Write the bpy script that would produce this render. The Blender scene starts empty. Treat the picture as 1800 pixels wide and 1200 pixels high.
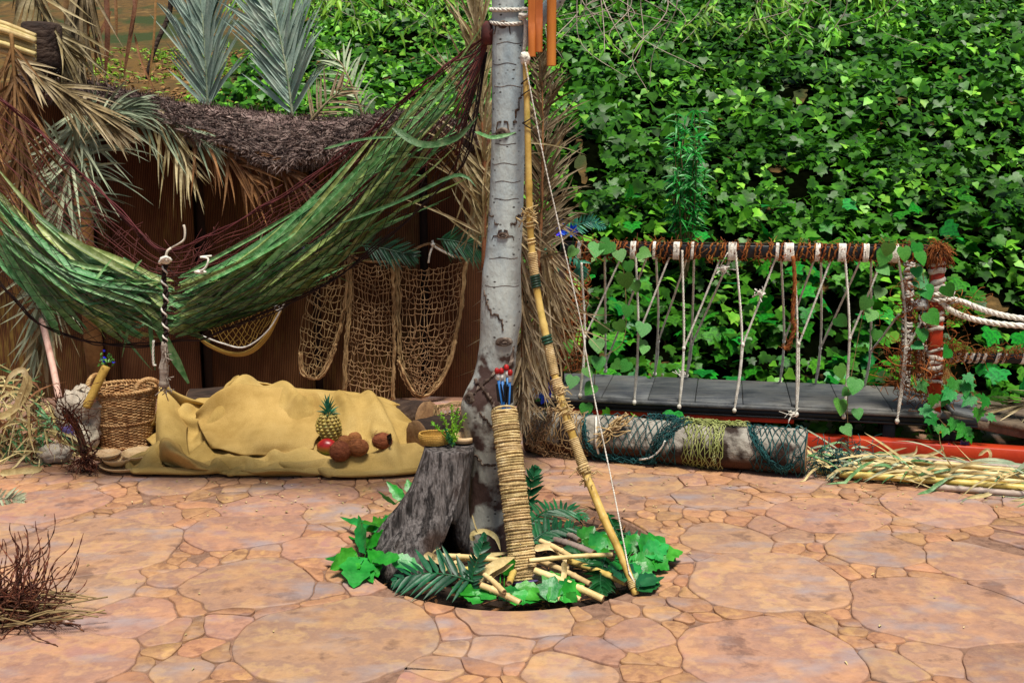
import bpy, math, random
import numpy as np
from mathutils import Vector, Matrix, noise

# ------------------------------------------------------------------ camera, world, sun, exposure
SC = bpy.context.scene
COL = SC.collection
EYE = 1.6
PITCH = math.atan(310 / 1800)
cam = bpy.data.cameras.new('camera')
cam.lens = 36; cam.sensor_width = 36; cam.clip_end = 400; cam.clip_start = 0.05
camo = bpy.data.objects.new('camera', cam)
camo.location = (0, 0, EYE); camo.rotation_euler = (math.pi / 2 - PITCH, 0, 0)
COL.objects.link(camo); SC.camera = camo

SUN_EL, SUN_AZ = math.radians(70), math.radians(160)      # azimuth clockwise from +Y (north)
w = bpy.data.worlds.new('World'); SC.world = w; w.use_nodes = True
nt = w.node_tree
sky = nt.nodes.new('ShaderNodeTexSky'); sky.sky_type = 'NISHITA'; sky.sun_disc = False
sky.sun_elevation = SUN_EL; sky.sun_rotation = SUN_AZ
sky.air_density = 1.0; sky.dust_density = 2.0
nt.links.new(sky.outputs[0], nt.nodes['Background'].inputs[0])
nt.nodes['Background'].inputs[1].default_value = 0.052
sl = bpy.data.lights.new('sun', 'SUN'); sl.energy = 3.8; sl.angle = math.radians(15); sl.color = (1, .95, .86)
so = bpy.data.objects.new('sun', sl); COL.objects.link(so)
sd = Vector((math.sin(SUN_AZ) * math.cos(SUN_EL), math.cos(SUN_AZ) * math.cos(SUN_EL), math.sin(SUN_EL)))
so.rotation_euler = sd.to_track_quat('Z', 'Y').to_euler(); so.location = (0, -5, 12)
SC.view_settings.view_transform = 'Standard'; SC.view_settings.look = 'None'
SC.view_settings.exposure = 0.6; SC.view_settings.gamma = 1.0
SC.render.engine = 'CYCLES'
SC.cycles.max_bounces = 6; SC.cycles.transparent_max_bounces = 8

# ------------------------------------------------------------------ helpers
R = random.Random(11)
NR = np.random.default_rng(11)
CP, SP = math.cos(PITCH), math.sin(PITCH)
A = lambda *v: np.array(v, float)

def ray(u, v):
    a = (u - 900) / 1800; b = (600 - v) / 1800
    return A(a, CP + b * SP, -SP + b * CP)
def P(u, v, d):                       # the point seen at photo pixel u,v that stands d metres ahead
    r = ray(u, v); return A(0, 0, EYE) + r * (d / r[1])
def G(u, v, z=0.0):                   # the point of the level plane z seen at u,v
    r = ray(u, v); return A(0, 0, EYE) + r * ((z - EYE) / r[2])
def px(d): return d / 1800.0          # metres per photo pixel at distance d
def nrm(v):
    v = np.asarray(v, float); n = np.linalg.norm(v, axis=-1, keepdims=True); return v / np.where(n < 1e-9, 1, n)
def spline(pts, n):                   # Catmull-Rom through pts
    p = np.asarray(pts, float)
    if len(p) == 2: 
        t = np.linspace(0, 1, n)[:, None]; return p[0] * (1 - t) + p[1] * t
    q = np.vstack([2 * p[0] - p[1], p, 2 * p[-1] - p[-2]])
    tt = np.linspace(0, len(p) - 1, n); i = np.minimum(tt.astype(int), len(p) - 2); t = (tt - i)[:, None]
    a, b, c, d = q[i], q[i + 1], q[i + 2], q[i + 3]
    return .5 * (2 * b + (c - a) * t + (2 * a - 5 * b + 4 * c - d) * t ** 2 + (3 * b - a - 3 * c + d) * t ** 3)
def lin(pts, x):                      # piecewise-linear table
    p = np.asarray(pts, float); return np.interp(x, p[:, 0], p[:, 1])

class MB:
    def __init__(s): s.v = []; s.f = []; s.t = []; s.n = 0
    def add(s, verts, faces, tint=1.0):
        verts = np.asarray(verts, float).reshape(-1, 3)
        s.v.append(verts); k = s.n
        s.f += [[i + k for i in f] for f in faces]
        if np.isscalar(tint): s.t += [tint] * len(faces)
        else: s.t += list(tint)
        s.n += len(verts); return s
    def tube(s, pts, rad, n=6, cap=True, tint=1.0, squash=None):
        p = np.asarray(pts, float); m = len(p)
        rad = np.full(m, float(rad)) if np.isscalar(rad) else np.asarray(rad, float)
        t = np.gradient(p, axis=0); t = nrm(t)
        ref = A(0, 0, 1) if abs(t[0][2]) < .9 else A(1, 0, 0)
        x = nrm(np.cross(t[0], ref)); X = [x]
        for i in range(1, m):
            x = x - t[i] * np.dot(x, t[i]); x = nrm(x); X.append(x)
        X = np.array(X); Y = np.cross(t, X)
        a = np.linspace(0, 2 * math.pi, n, endpoint=False)
        q = 1 if squash is None else squash
        V = p[:, None] + rad[:, None, None] * (np.cos(a)[None, :, None] * X[:, None] + q * np.sin(a)[None, :, None] * Y[:, None])
        F = [[i * n + j, i * n + (j + 1) % n, (i + 1) * n + (j + 1) % n, (i + 1) * n + j] for i in range(m - 1) for j in range(n)]
        if cap: F += [list(range(n))[::-1], list(range((m - 1) * n, m * n))]
        return s.add(V, F, tint)
    def rope(s, pts, rad, strands=3, turns=None, n=5, seg=None, tint=1.0):   # twisted strands round a path
        p = np.asarray(pts, float); L = np.linalg.norm(np.diff(p, axis=0), axis=1).sum()
        turns = turns or L / (rad * 7); seg = seg or int(min(400, max(6, turns * 6)))
        c = spline(p, seg) if len(p) > 2 else spline(p, seg)
        t = nrm(np.gradient(c, axis=0)); ref = A(.31, .2, .93) if abs(t[0] @ A(.31, .2, .93)) < .9 else A(1, 0, 0)
        x = nrm(np.cross(t, ref)); y = np.cross(t, x)
        for k in range(strands):
            a = np.linspace(0, turns * 2 * math.pi, seg) + k * 2 * math.pi / strands
            s.tube(c + rad * .52 * (np.cos(a)[:, None] * x + np.sin(a)[:, None] * y), rad * .56, n, tint=tint)
        return s
    def blade(s, pts, w, nor, fold=.25, tint=1.0, base=.12, tip=.55, prof=None):
        p = np.asarray(pts, float); m = len(p); t = nrm(np.gradient(p, axis=0))
        nor = np.broadcast_to(np.asarray(nor, float), p.shape)
        sd = nrm(np.cross(t, nor)); up = np.cross(sd, t)
        k = np.linspace(0, 1, m)
        pr = np.minimum(1, (k / base + .25)) * np.minimum(1, ((1 - k) / tip)) ** .75 if prof is None else prof(k)
        hw = (w * .5 * np.maximum(pr, .02))[:, None]
        V = np.stack([p - sd * hw + up * hw * fold * 2, p, p + sd * hw + up * hw * fold * 2], 1)
        F = []
        for i in range(m - 1):
            a = i * 3; F += [[a, a + 1, a + 4, a + 3], [a + 1, a + 2, a + 5, a + 4]]
        return s.add(V, F, tint)
    def box(s, c, ax, half, bev=0.0, tint=1.0):      # chamfered box, ax = 3 unit axes
        c = np.asarray(c, float); ax = np.asarray(ax, float); h = np.asarray(half, float)
        b = min(bev, h.min() * .9)
        if b <= 0:
            V = [c + sx * h[0] * ax[0] + sy * h[1] * ax[1] + sz * h[2] * ax[2] for sx in (-1, 1) for sy in (-1, 1) for sz in (-1, 1)]
            return s.add(V, [[0, 1, 3, 2], [4, 6, 7, 5], [0, 4, 5, 1], [2, 3, 7, 6], [0, 2, 6, 4], [1, 5, 7, 3]], tint)
        V = []; idx = {}
        for sx in (-1, 1):
            for sy in (-1, 1):
                for sz in (-1, 1):
                    for k in range(3):
                        q = [h[0] - b, h[1] - b, h[2] - b]; q[k] = h[k]
                        idx[(sx, sy, sz, k)] = len(V)
                        V.append(c + sx * q[0] * ax[0] + sy * q[1] * ax[1] + sz * q[2] * ax[2])
        F = []
        o4 = [(-1, -1), (1, -1), (1, 1), (-1, 1)]
        def key(k, sg, a, b2):
            r = [0, 0, 0]; r[k] = sg; r[(k + 1) % 3] = a; r[(k + 2) % 3] = b2; return tuple(r)
        for k in range(3):
            for sg in (-1, 1):
                f = [idx[key(k, sg, a, b2) + (k,)] for a, b2 in o4]; F.append(f if sg > 0 else f[::-1])
        for k in range(3):
            k1, k2 = (k + 1) % 3, (k + 2) % 3
            for a, b2 in o4:
                p0, p1 = key(k, -1, a, b2), key(k, 1, a, b2)
                f = [idx[p0 + (k1,)], idx[p1 + (k1,)], idx[p1 + (k2,)], idx[p0 + (k2,)]]
                F.append(f if a * b2 < 0 else f[::-1])
        for sx in (-1, 1):
            for sy in (-1, 1):
                for sz in (-1, 1):
                    f = [idx[(sx, sy, sz, k)] for k in range(3)]; F.append(f if sx * sy * sz > 0 else f[::-1])
        return s.add(V, F, tint)
    def loft(s, rings, close=True, cap0=False, cap1=False, tint=1.0):     # rings: list of n-point loops
        r = np.asarray(rings, float); m, n, _ = r.shape
        nn = n if close else n - 1
        F = [[i * n + j, i * n + (j + 1) % n, (i + 1) * n + (j + 1) % n, (i + 1) * n + j] for i in range(m - 1) for j in range(nn)]
        if cap0: F.append(list(range(n))[::-1])
        if cap1: F.append(list(range((m - 1) * n, m * n)))
        return s.add(r.reshape(-1, 3), F, tint)
    def lathe(s, prof, o=(0, 0, 0), n=20, ax=None, tint=1.0, wob=0.0):     # prof: (r, z)
        ax = np.eye(3) if ax is None else np.asarray(ax, float)
        a = np.linspace(0, 2 * math.pi, n, endpoint=False); o = np.asarray(o, float)
        k = 1 + wob * np.sin(3 * a + 1) + wob * .6 * np.sin(5 * a)
        rings = [o + (r * k * np.cos(a))[:, None] * ax[0] + (r * k * np.sin(a))[:, None] * ax[1] + z * ax[2] for r, z in prof]
        return s.loft(rings, True, True, True, tint)
    def build(s, name, mat, parent=None, loc=None, smooth=True, kind=None):
        V = np.vstack(s.v) if s.v else np.zeros((0, 3))
        if parent is not None: o0 = ORI[root_of(parent)]
        else: o0 = np.asarray(loc, float) if loc is not None else A(V[:, 0].mean(), V[:, 1].mean(), V[:, 2].min())
        V = V - o0
        me = bpy.data.meshes.new(name)
        me.from_pydata(V.tolist(), [], s.f)
        at = me.attributes.new('tint', 'FLOAT', 'FACE'); at.data.foreach_set('value', np.asarray(s.t, np.float32))
        if smooth: me.polygons.foreach_set('use_smooth', [True] * len(me.polygons))
        me.materials.append(M[mat]); me.update()
        return link(name, me, parent, o0, kind)
ORI = {}
def root_of(o):
    while o.parent is not None: o = o.parent
    return o.name
def link(name, data, parent, o0, kind=None):
    o = bpy.data.objects.new(name, data); COL.objects.link(o)
    if parent is not None: o.parent = parent
    else: o.location = tuple(o0); ORI[o.name] = np.asarray(o0, float)
    if kind: o['kind'] = kind
    return o
def tag(o, label, cat, group=None):
    o['label'] = label; o['category'] = cat
    if group: o['group'] = group
    return o
def thing(name, label, cat, loc, group=None):
    o = bpy.data.objects.new(name, None); o.empty_display_size = .05; COL.objects.link(o)
    o.location = tuple(loc); ORI[o.name] = np.asarray(loc, float)
    return tag(o, label, cat, group)

# ------------------------------------------------------------------ materials
M = {}
def C(h, k=1.0):
    h = h.lstrip('#'); r = []
    for i in (0, 2, 4):
        c = int(h[i:i + 2], 16) / 255; r.append(k * (c / 12.92 if c <= .04045 else ((c + .055) / 1.055) ** 2.4))
    return (r[0], r[1], r[2], 1)
def mat(name, cols, scale=6, detail=6, rough=.75, bump=.3, bscale=None, stretch=(1, 1, 1), var=.2, hue=.02,
        transl=0.0, spec=.35, dist=0.0, extra=None, lo=.3, hi=.7, bdist=.01):
    m = bpy.data.materials.new(name); m.use_nodes = True; M[name] = m
    t = m.node_tree; N = t.nodes; Lk = t.links.new
    b = N['Principled BSDF']; b.inputs['Roughness'].default_value = rough
    b.inputs['Specular IOR Level'].default_value = spec
    tc = N.new('ShaderNodeTexCoord'); mp = N.new('ShaderNodeMapping'); mp.inputs['Scale'].default_value = stretch
    Lk(tc.outputs['Object'], mp.inputs['Vector'])
    no = N.new('ShaderNodeTexNoise'); no.inputs['Scale'].default_value = scale; no.inputs['Detail'].default_value = detail
    no.inputs['Roughness'].default_value = .62; no.inputs['Distortion'].default_value = dist
    Lk(mp.outputs[0], no.inputs['Vector'])
    rp = N.new('ShaderNodeValToRGB'); e = rp.color_ramp.elements
    for i, c in enumerate(cols):
        pos = lo + (hi - lo) * i / max(1, len(cols) - 1)
        if i < 2: e[i].position = pos; e[i].color = c
        else: x = e.new(pos); x.color = c
    Lk(no.outputs['Fac'], rp.inputs['Fac'])
    col = rp.outputs['Color']
    if extra: col = extra(t, mp.outputs[0], tc.outputs['Object'], col, b)
    oi = N.new('ShaderNodeObjectInfo'); at = N.new('ShaderNodeAttribute'); at.attribute_name = 'tint'
    m1 = N.new('ShaderNodeMath'); m1.operation = 'MULTIPLY_ADD'; m1.inputs[1].default_value = 2 * var; m1.inputs[2].default_value = 1 - var
    Lk(oi.outputs['Random'], m1.inputs[0])
    m2 = N.new('ShaderNodeMath'); m2.operation = 'MULTIPLY'; Lk(m1.outputs[0], m2.inputs[0]); Lk(at.outputs['Fac'], m2.inputs[1])
    m3 = N.new('ShaderNodeMath'); m3.operation = 'MULTIPLY'; m3.inputs[1].default_value = 7.13; Lk(oi.outputs['Random'], m3.inputs[0])
    m4 = N.new('ShaderNodeMath'); m4.operation = 'FRACT'; Lk(m3.outputs[0], m4.inputs[0])
    m5 = N.new('ShaderNodeMath'); m5.operation = 'MULTIPLY_ADD'; m5.inputs[1].default_value = 2 * hue; m5.inputs[2].default_value = .5 - hue
    Lk(m4.outputs[0], m5.inputs[0])
    hs = N.new('ShaderNodeHueSaturation'); Lk(m5.outputs[0], hs.inputs['Hue']); Lk(m2.outputs[0], hs.inputs['Value']); Lk(col, hs.inputs['Color'])
    Lk(hs.outputs[0], b.inputs['Base Color'])
    if bump:
        nb = N.new('ShaderNodeTexNoise'); nb.inputs['Scale'].default_value = bscale or scale * 4; nb.inputs['Detail'].default_value = 5
        Lk(mp.outputs[0], nb.inputs['Vector'])
        bp = N.new('ShaderNodeBump'); bp.inputs['Strength'].default_value = bump; bp.inputs['Distance'].default_value = bdist
        Lk(nb.outputs['Fac'], bp.inputs['Height']); Lk(bp.outputs[0], b.inputs['Normal'])
    if transl:
        tr = N.new('ShaderNodeBsdfTranslucent'); Lk(hs.outputs[0], tr.inputs['Color'])
        mx = N.new('ShaderNodeMixShader'); mx.inputs[0].default_value = transl
        Lk(b.outputs[0], mx.inputs[1]); Lk(tr.outputs[0], mx.inputs[2]); Lk(mx.outputs[0], N['Material Output'].inputs['Surface'])
    return m

def mixc(t, fac, a, b, mode='MIX'):
    n = t.nodes.new('ShaderNodeMix'); n.data_type = 'RGBA'; n.blend_type = mode
    if isinstance(fac, float): n.inputs[0].default_value = fac
    else: t.links.new(fac, n.inputs[0])
    for s, i in ((a, 6), (b, 7)):
        if isinstance(s, tuple): n.inputs[i].default_value = s
        else: t.links.new(s, n.inputs[i])
    return n.outputs[2]
def rampf(t, sock, a, b):
    n = t.nodes.new('ShaderNodeMapRange'); n.inputs[1].default_value = a; n.inputs[2].default_value = b
    t.links.new(sock, n.inputs[0]); return n.outputs[0]
def noisef(t, vec, sc, det=4, stretch=None):
    if stretch:
        mp = t.nodes.new('ShaderNodeMapping'); mp.inputs['Scale'].default_value = stretch; t.links.new(vec, mp.inputs[0]); vec = mp.outputs[0]
    n = t.nodes.new('ShaderNodeTexNoise'); n.inputs['Scale'].default_value = sc; n.inputs['Detail'].default_value = det
    t.links.new(vec, n.inputs[0]); return n.outputs['Fac']
def mul(t, a, b):
    n = t.nodes.new('ShaderNodeMath'); n.operation = 'MULTIPLY'
    for s, i in ((a, 0), (b, 1)):
        if isinstance(s, float): n.inputs[i].default_value = s
        else: t.links.new(s, n.inputs[i])
    return n.outputs[0]

def stone_x(t, v, o, col, b):       # streaks of grey-lavender and rust rubbed into the stamped surface
    a = noisef(t, v, 3.0, 6, (1, 2.2, 1)); col = mixc(t, rampf(t, a, .52, .72), col, C('#9a8a88', .9))
    f = noisef(t, v, 17, 8, (1, 1.15, 1)); f2 = noisef(t, v, 7, 8); col = mixc(t, mul(t, rampf(t, f2, .5, .7), .55), col, C('#c9966a', .9)); return mixc(t, mul(t, rampf(t, f, .52, .78), .35), col, C('#85543e', .8))
mat('stone_large', [C('#7d5f50'), C('#a67f66'), C('#957362'), C('#b08a68'), C('#a0796a')], 4.5, 12, .6, .55, 22, var=.09, lo=.36, hi=.64, hue=.008, extra=stone_x, spec=.3)
mat('stone_small', [C('#855f48'), C('#a97e5a'), C('#966e54'), C('#b2885c')], 9, 12, .6, .55, 22, var=.13, lo=.36, hi=.64, hue=.008, extra=stone_x, spec=.3)
mat('grout', [C('#5e4638'), C('#7d5e4c'), C('#8d6e5a')], 30, 6, .9, .5, 90, var=0, hue=0)
mat('dirt', [C('#120c07'), C('#2a1c10'), C('#1c130b')], 9, 8, .95, .8, 40, var=0, hue=0)
def hill_x(t, v, o, col, b):
    g = noisef(t, o, 1.3, 6); return mixc(t, rampf(t, g, .5, .62), col, C('#2f3a14'))
mat('earth', [C('#33260f'), C('#63491f'), C('#4c3a1a'), C('#806234')], 3.5, 9, .95, .9, 12, var=0, hue=0, extra=hill_x, bdist=.05)
mat('ivy_gap_shade', [C('#020301'), C('#070a03')], 12, 4, 1.0, .5, 30, var=0, hue=0, spec=0)  # near-black without gloss: shade between ivy leaves put into the colour
def leaf_x(t, v, o, col, b): return col
mat('ivy_leaf', [C('#0e4010'), C('#1d6815'), C('#338e1d'), C('#226e22')], 5, 3, .40, .12, 30, var=.4, hue=.03, transl=.22, spec=.22)
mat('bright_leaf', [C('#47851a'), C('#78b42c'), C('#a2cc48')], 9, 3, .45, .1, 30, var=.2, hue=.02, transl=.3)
mat('plastic_leaf', [C('#0d5c14'), C('#1c8620'), C('#32a232')], 14, 4, .42, .3, 40, var=.22, hue=.02, transl=.2, spec=.5)
mat('fern', [C('#0b3a1f'), C('#12522b'), C('#1c6636')], 14, 4, .45, .2, 40, var=.2, hue=.02, transl=.15, spec=.45)
mat('cycad', [C('#082a18'), C('#0e3b22'), C('#155030')], 14, 4, .45, .2, 40, var=.2, hue=.01, transl=.1, spec=.45)
mat('vine_leaf', [C('#2c6a1e'), C('#478a32'), C('#66a848')], 16, 4, .4, .3, 40, var=.25, hue=.02, transl=.25, spec=.45)
mat('palm_green', [C('#376a34'), C('#53884a'), C('#73a068'), C('#90ae74')], 30, 5, .48, .3, 120, (1, 1, 1), var=.55, hue=.025, transl=.15, spec=.45)
mat('palm_olive', [C('#66763a'), C('#8a9a54'), C('#b0b880')], 30, 5, .45, .25, 60, var=.45, hue=.02, transl=.15, spec=.45)
mat('palm_blue', [C('#6c857a'), C('#98ad9e'), C('#b6c2b0')], 6, 5, .5, .2, 60, var=.2, hue=.02, transl=.15)
mat('palm_dry', [C('#4a3c24'), C('#82704c'), C('#a89878'), C('#5f4e30')], 5, 6, .75, .4, 60, var=.35, hue=.015, transl=.12)
mat('palm_brown', [C('#4a2f18'), C('#7d5430'), C('#a47a4c')], 5, 6, .75, .4, 60, var=.35, hue=.015, transl=.1)
mat('palm_greygreen', [C('#55634a'), C('#8a9a7c'), C('#b0b898'), C('#6c6a44')], 5, 6, .65, .3, 60, var=.3, hue=.02, transl=.12)
mat('straw', [C('#8f7a4c'), C('#c3ae78'), C('#ddcca0')], 10, 5, .7, .4, 50, var=.25, hue=.01, transl=.1)
def screen_x(t, v, o, col, b):      # thin vertical reeds woven together, worn through in patches
    wv = t.nodes.new('ShaderNodeTexWave'); wv.bands_direction = 'X'; wv.inputs['Scale'].default_value = 26; wv.inputs['Distortion'].default_value = .6; wv.inputs['Detail'].default_value = 3
    t.links.new(o, wv.inputs[0]); col = mixc(t, mul(t, wv.outputs['Fac'], .75), col, C('#0c0604'))
    g = noisef(t, o, 1.7, 5); g2 = noisef(t, o, 60, 2, (1, 1, .12))
    col = mixc(t, mul(t, rampf(t, g, .5, .68), rampf(t, g2, .45, .7)), col, C('#6f5a2c'))
    return col
mat('reed_screen', [C('#38200f'), C('#5c3820'), C('#7d5636')], 4, 8, .85, .5, 50, (1, 1, .25), var=.15, hue=.006, extra=screen_x, spec=.15)
mat('dark_timber', [C('#150c08'), C('#2c1a10'), C('#22140d')], 6, 8, .85, .6, 30, (1, 1, .2), var=.2, hue=.01)
mat('thatch', [C('#382b28'), C('#6a5750'), C('#9c8980')], 14, 4, .9, .3, 60, var=.1, hue=.01)
mat('net_tan', [C('#6f5436'), C('#977852'), C('#b4966c')], 12, 4, .85, .3, 90, var=.1, hue=.01)
mat('net_yellow', [C('#a07c34'), C('#c09a4c')], 12, 4, .85, .3, 90, var=.1, hue=.01)
mat('net_teal', [C('#0c3436'), C('#16494a'), C('#235a58')], 12, 4, .8, .2, 90, var=.1, hue=.01)
mat('net_lime', [C('#6a7636'), C('#8e9656'), C('#a3a474')], 12, 4, .8, .2, 90, var=.1, hue=.01)
mat('net_dark', [C('#170c0a'), C('#2a1512')], 12, 3, .8, 0, var=.1, hue=.01)
mat('net_red', [C('#3c1a18'), C('#5e2b28'), C('#4a2220')], 12, 3, .8, 0, var=.15, hue=.01)
mat('rope_white', [C('#b8b0a0'), C('#dcd6c8'), C('#ece8de')], 30, 4, .85, .5, 140, var=.06, hue=.006)
mat('rope_tan', [C('#917a50'), C('#bfa470'), C('#d8c294')], 26, 5, .85, .5, 140, var=.1, hue=.008)
mat('coir', [C('#5f3414'), C('#8a4f22'), C('#a5662f')], 20, 4, .9, .4, 90, var=.1, hue=.01)
mat('bandage', [C('#8d8478'), C('#c2b9aa'), C('#dad4c6')], 30, 5, .85, .4, 120, var=.1, hue=.006)
mat('red_paint', [C('#7a1d0c'), C('#a5290f'), C('#b23412')], 5, 8, .5, .15, 50, var=.08, hue=.006)
mat('black_paint', [C('#0a0b0d'), C('#17191c'), C('#101114')], 6, 6, .42, .2, 50, var=.05, hue=0)
def deck_x(t, v, o, col, b):
    a = noisef(t, o, 2.2, 8); f = noisef(t, o, 60, 4); col = mixc(t, mul(t, rampf(t, a, .5, .7), .6), col, C('#6f6a60')); return mixc(t, mul(t, rampf(t, f, .62, .72), .5), col, C('#8a8274'))
mat('deck', [C('#2c2e31'), C('#4a4d50'), C('#5e605f'), C('#383837')], 5, 9, .6, .35, 60, (1, 4, 1), var=.2, hue=.005, extra=deck_x)
mat('old_plank', [C('#3c3026'), C('#6a5a48'), C('#53493e')], 6, 8, .8, .5, 60, (1, 5, 1), var=.15, hue=.008)
def cloth_x(t, v, o, col, b):
    a = noisef(t, o, 240, 2); return mixc(t, mul(t, rampf(t, a, .4, .7), .35), col, C('#6f5520'))
mat('burlap', [C('#94783f'), C('#b09356'), C('#bca064')], 3.5, 6, .9, .45, 260, var=.04, hue=.004, extra=cloth_x, spec=.15, bdist=.004)
mat('wicker', [C('#5c3a1c'), C('#9a7042'), C('#bf9a68'), C('#80562c')], 22, 6, .65, .4, 80, var=.1, hue=.008)
mat('dish_wood', [C('#b08a5c'), C('#cfae80'), C('#dcc29a')], 7, 6, .55, .15, 40, (1, 5, 1), var=.1, hue=.006)
mat('bamboo', [C('#8a7430'), C('#bd9f4c'), C('#d2b868'), C('#a8963f')], 7, 5, .42, .15, 60, var=.15, hue=.012)
mat('bamboo_pale', [C('#9c8350'), C('#cbb27a'), C('#ddc896')], 8, 5, .45, .2, 60, var=.2, hue=.012)
mat('bamboo_grey', [C('#7a6a60'), C('#a89588'), C('#8d7c68')], 8, 5, .5, .2, 60, var=.2, hue=.012)
mat('bamboo_orange', [C('#8a4516'), C('#b5672a'), C('#c97c38')], 9, 5, .4, .1, 60, (1, 1, .15), var=.12, hue=.008)
mat('twig_red', [C('#29120b'), C('#542a1a'), C('#76482c')], 30, 4, .75, .4, 120, var=.2, hue=.01)
mat('twig_tan', [C('#6a5236'), C('#9a8058')], 20, 4, .8, .3, 80, var=.2, hue=.01)
mat('twig_pale', [C('#8a7c6c'), C('#b5a898')], 20, 4, .8, .3, 80, var=.2, hue=.01)
mat('wood_pole', [C('#b08474'), C('#cfa896'), C('#a47464')], 9, 5, .6, .2, 60, (1, 1, .2), var=.05, hue=0)
mat('driftwood', [C('#a89a86'), C('#d8cfbe')], 14, 5, .8, .4, 60, var=.05, hue=0)
mat('frayed', [C('#6c6258'), C('#9c9082'), C('#7d7064')], 30, 5, .95, .5, 90, var=.05, hue=0)
mat('coconut', [C('#3a1a0c'), C('#74401f'), C('#8f5530'), C('#56290f')], 16, 9, .85, .9, 70, (1, 1, 3), var=.12, hue=.01, dist=1.0)
mat('orange_peel', [C('#b0600c'), C('#d08a1c')], 8, 3, .5, .3, 150, var=.05, hue=0)
def mango_x(t, v, o, col, b):
    s = t.nodes.new('ShaderNodeSeparateXYZ'); t.links.new(o, s.inputs[0])
    return mixc(t, rampf(t, s.outputs['Z'], .015, .06), C('#5a6a1a'), col)
mat('mango', [C('#7a1410'), C('#a01818'), C('#9a3a18')], 18, 4, .35, .05, 60, var=0, hue=0, extra=mango_x, spec=.5)
mat('pine_eye', [C('#6a5a20'), C('#a08a3c'), C('#b09c58'), C('#5f7030')], 40, 5, .6, .5, 120, var=.1, hue=.01)
mat('pine_leaf', [C('#1c5a4a'), C('#2f7a64'), C('#3c8a66')], 20, 4, .5, .2, 60, var=.2, hue=.02, transl=.1)
mat('bag_cloth', [C('#7d7264'), C('#aca08e'), C('#bdb29e'), C('#8a7660')], 9, 6, .85, .5, 60, var=.1, hue=.01)
mat('purple_cloth', [C('#4a3a6a'), C('#6f5f94')], 14, 5, .85, .4, 60, var=.1, hue=.01)
mat('grey_cloth', [C('#5c5d74'), C('#7c7d94')], 9, 5, .85, .3, 60, var=.1, hue=.005)
mat('petal_blue', [C('#0a1f9a'), C('#1a3fd0'), C('#2d5ae0')], 20, 4, .5, .1, 60, var=.15, hue=.02, transl=.2)
mat('petal_pink', [C('#a8589a'), C('#c882b8')], 20, 4, .5, .1, 60, var=.15, hue=.02, transl=.2)
mat('petal_yellow', [C('#b08a10'), C('#d0a828')], 20, 4, .5, .1, 60, var=.1, hue=.01)
mat('arrow_blue', [C('#1f5a94'), C('#2f74b4')], 12, 3, .45, .05, 60, var=.1, hue=.01)
mat('arrow_red', [C('#8a0f10'), C('#b01a18')], 12, 3, .5, .05, 60, var=.1, hue=0)
mat('white_paint', [C('#c8c4bc'), C('#dedad2')], 12, 3, .5, .05, 60, var=.03, hue=0)
mat('feather_black', [C('#0a0a0c'), C('#1c1a1a')], 12, 3, .7, .1, 60, var=.1, hue=0)
mat('tape_green', [C('#0f2a1c'), C('#1d4632')], 12, 3, .45, .1, 60, var=.05, hue=0)
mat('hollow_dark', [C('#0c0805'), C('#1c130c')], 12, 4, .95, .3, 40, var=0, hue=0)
mat('terracotta', [C('#8a3a1c'), C('#a8502a')], 8, 5, .7, .2, 60, var=.05, hue=0)
mat('bark_knot', [C('#1c1410'), C('#4a3a30'), C('#8a7c6e')], 30, 6, .9, .7, 60, var=.1, hue=.005)
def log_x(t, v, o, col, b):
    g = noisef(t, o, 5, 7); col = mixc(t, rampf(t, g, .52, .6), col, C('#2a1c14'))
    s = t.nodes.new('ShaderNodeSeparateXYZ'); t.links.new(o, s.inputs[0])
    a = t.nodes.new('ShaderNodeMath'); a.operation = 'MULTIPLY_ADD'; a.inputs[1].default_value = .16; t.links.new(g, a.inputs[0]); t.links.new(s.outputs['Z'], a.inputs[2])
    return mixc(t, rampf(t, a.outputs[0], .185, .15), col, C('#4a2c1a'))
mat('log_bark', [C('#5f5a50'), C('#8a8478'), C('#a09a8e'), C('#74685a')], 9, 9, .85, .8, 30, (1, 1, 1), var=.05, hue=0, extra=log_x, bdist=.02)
mat('log_dark', [C('#1a120d'), C('#3a2a20'), C('#564638')], 9, 9, .85, .9, 24, (.4, 1.5, 1.5), var=.15, hue=.005, bdist=.02)
mat('log_cut', [C('#5c4028'), C('#8a6a48'), C('#74543a')], 20, 6, .8, .5, 60, var=.05, hue=0)
def stump_x(t, v, o, col, b):
    g = noisef(t, o, 4, 6); return mixc(t, rampf(t, g, .5, .62), col, C('#3a2a22'))
mat('stump_wood', [C('#120f0e'), C('#3c3634'), C('#6e6764'), C('#1c1817'), C('#4a4340')], 15, 12, .85, 1.0, 30, (1.7, 1.7, .2), var=0, hue=0, extra=stump_x, dist=.25, bdist=.03)
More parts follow.
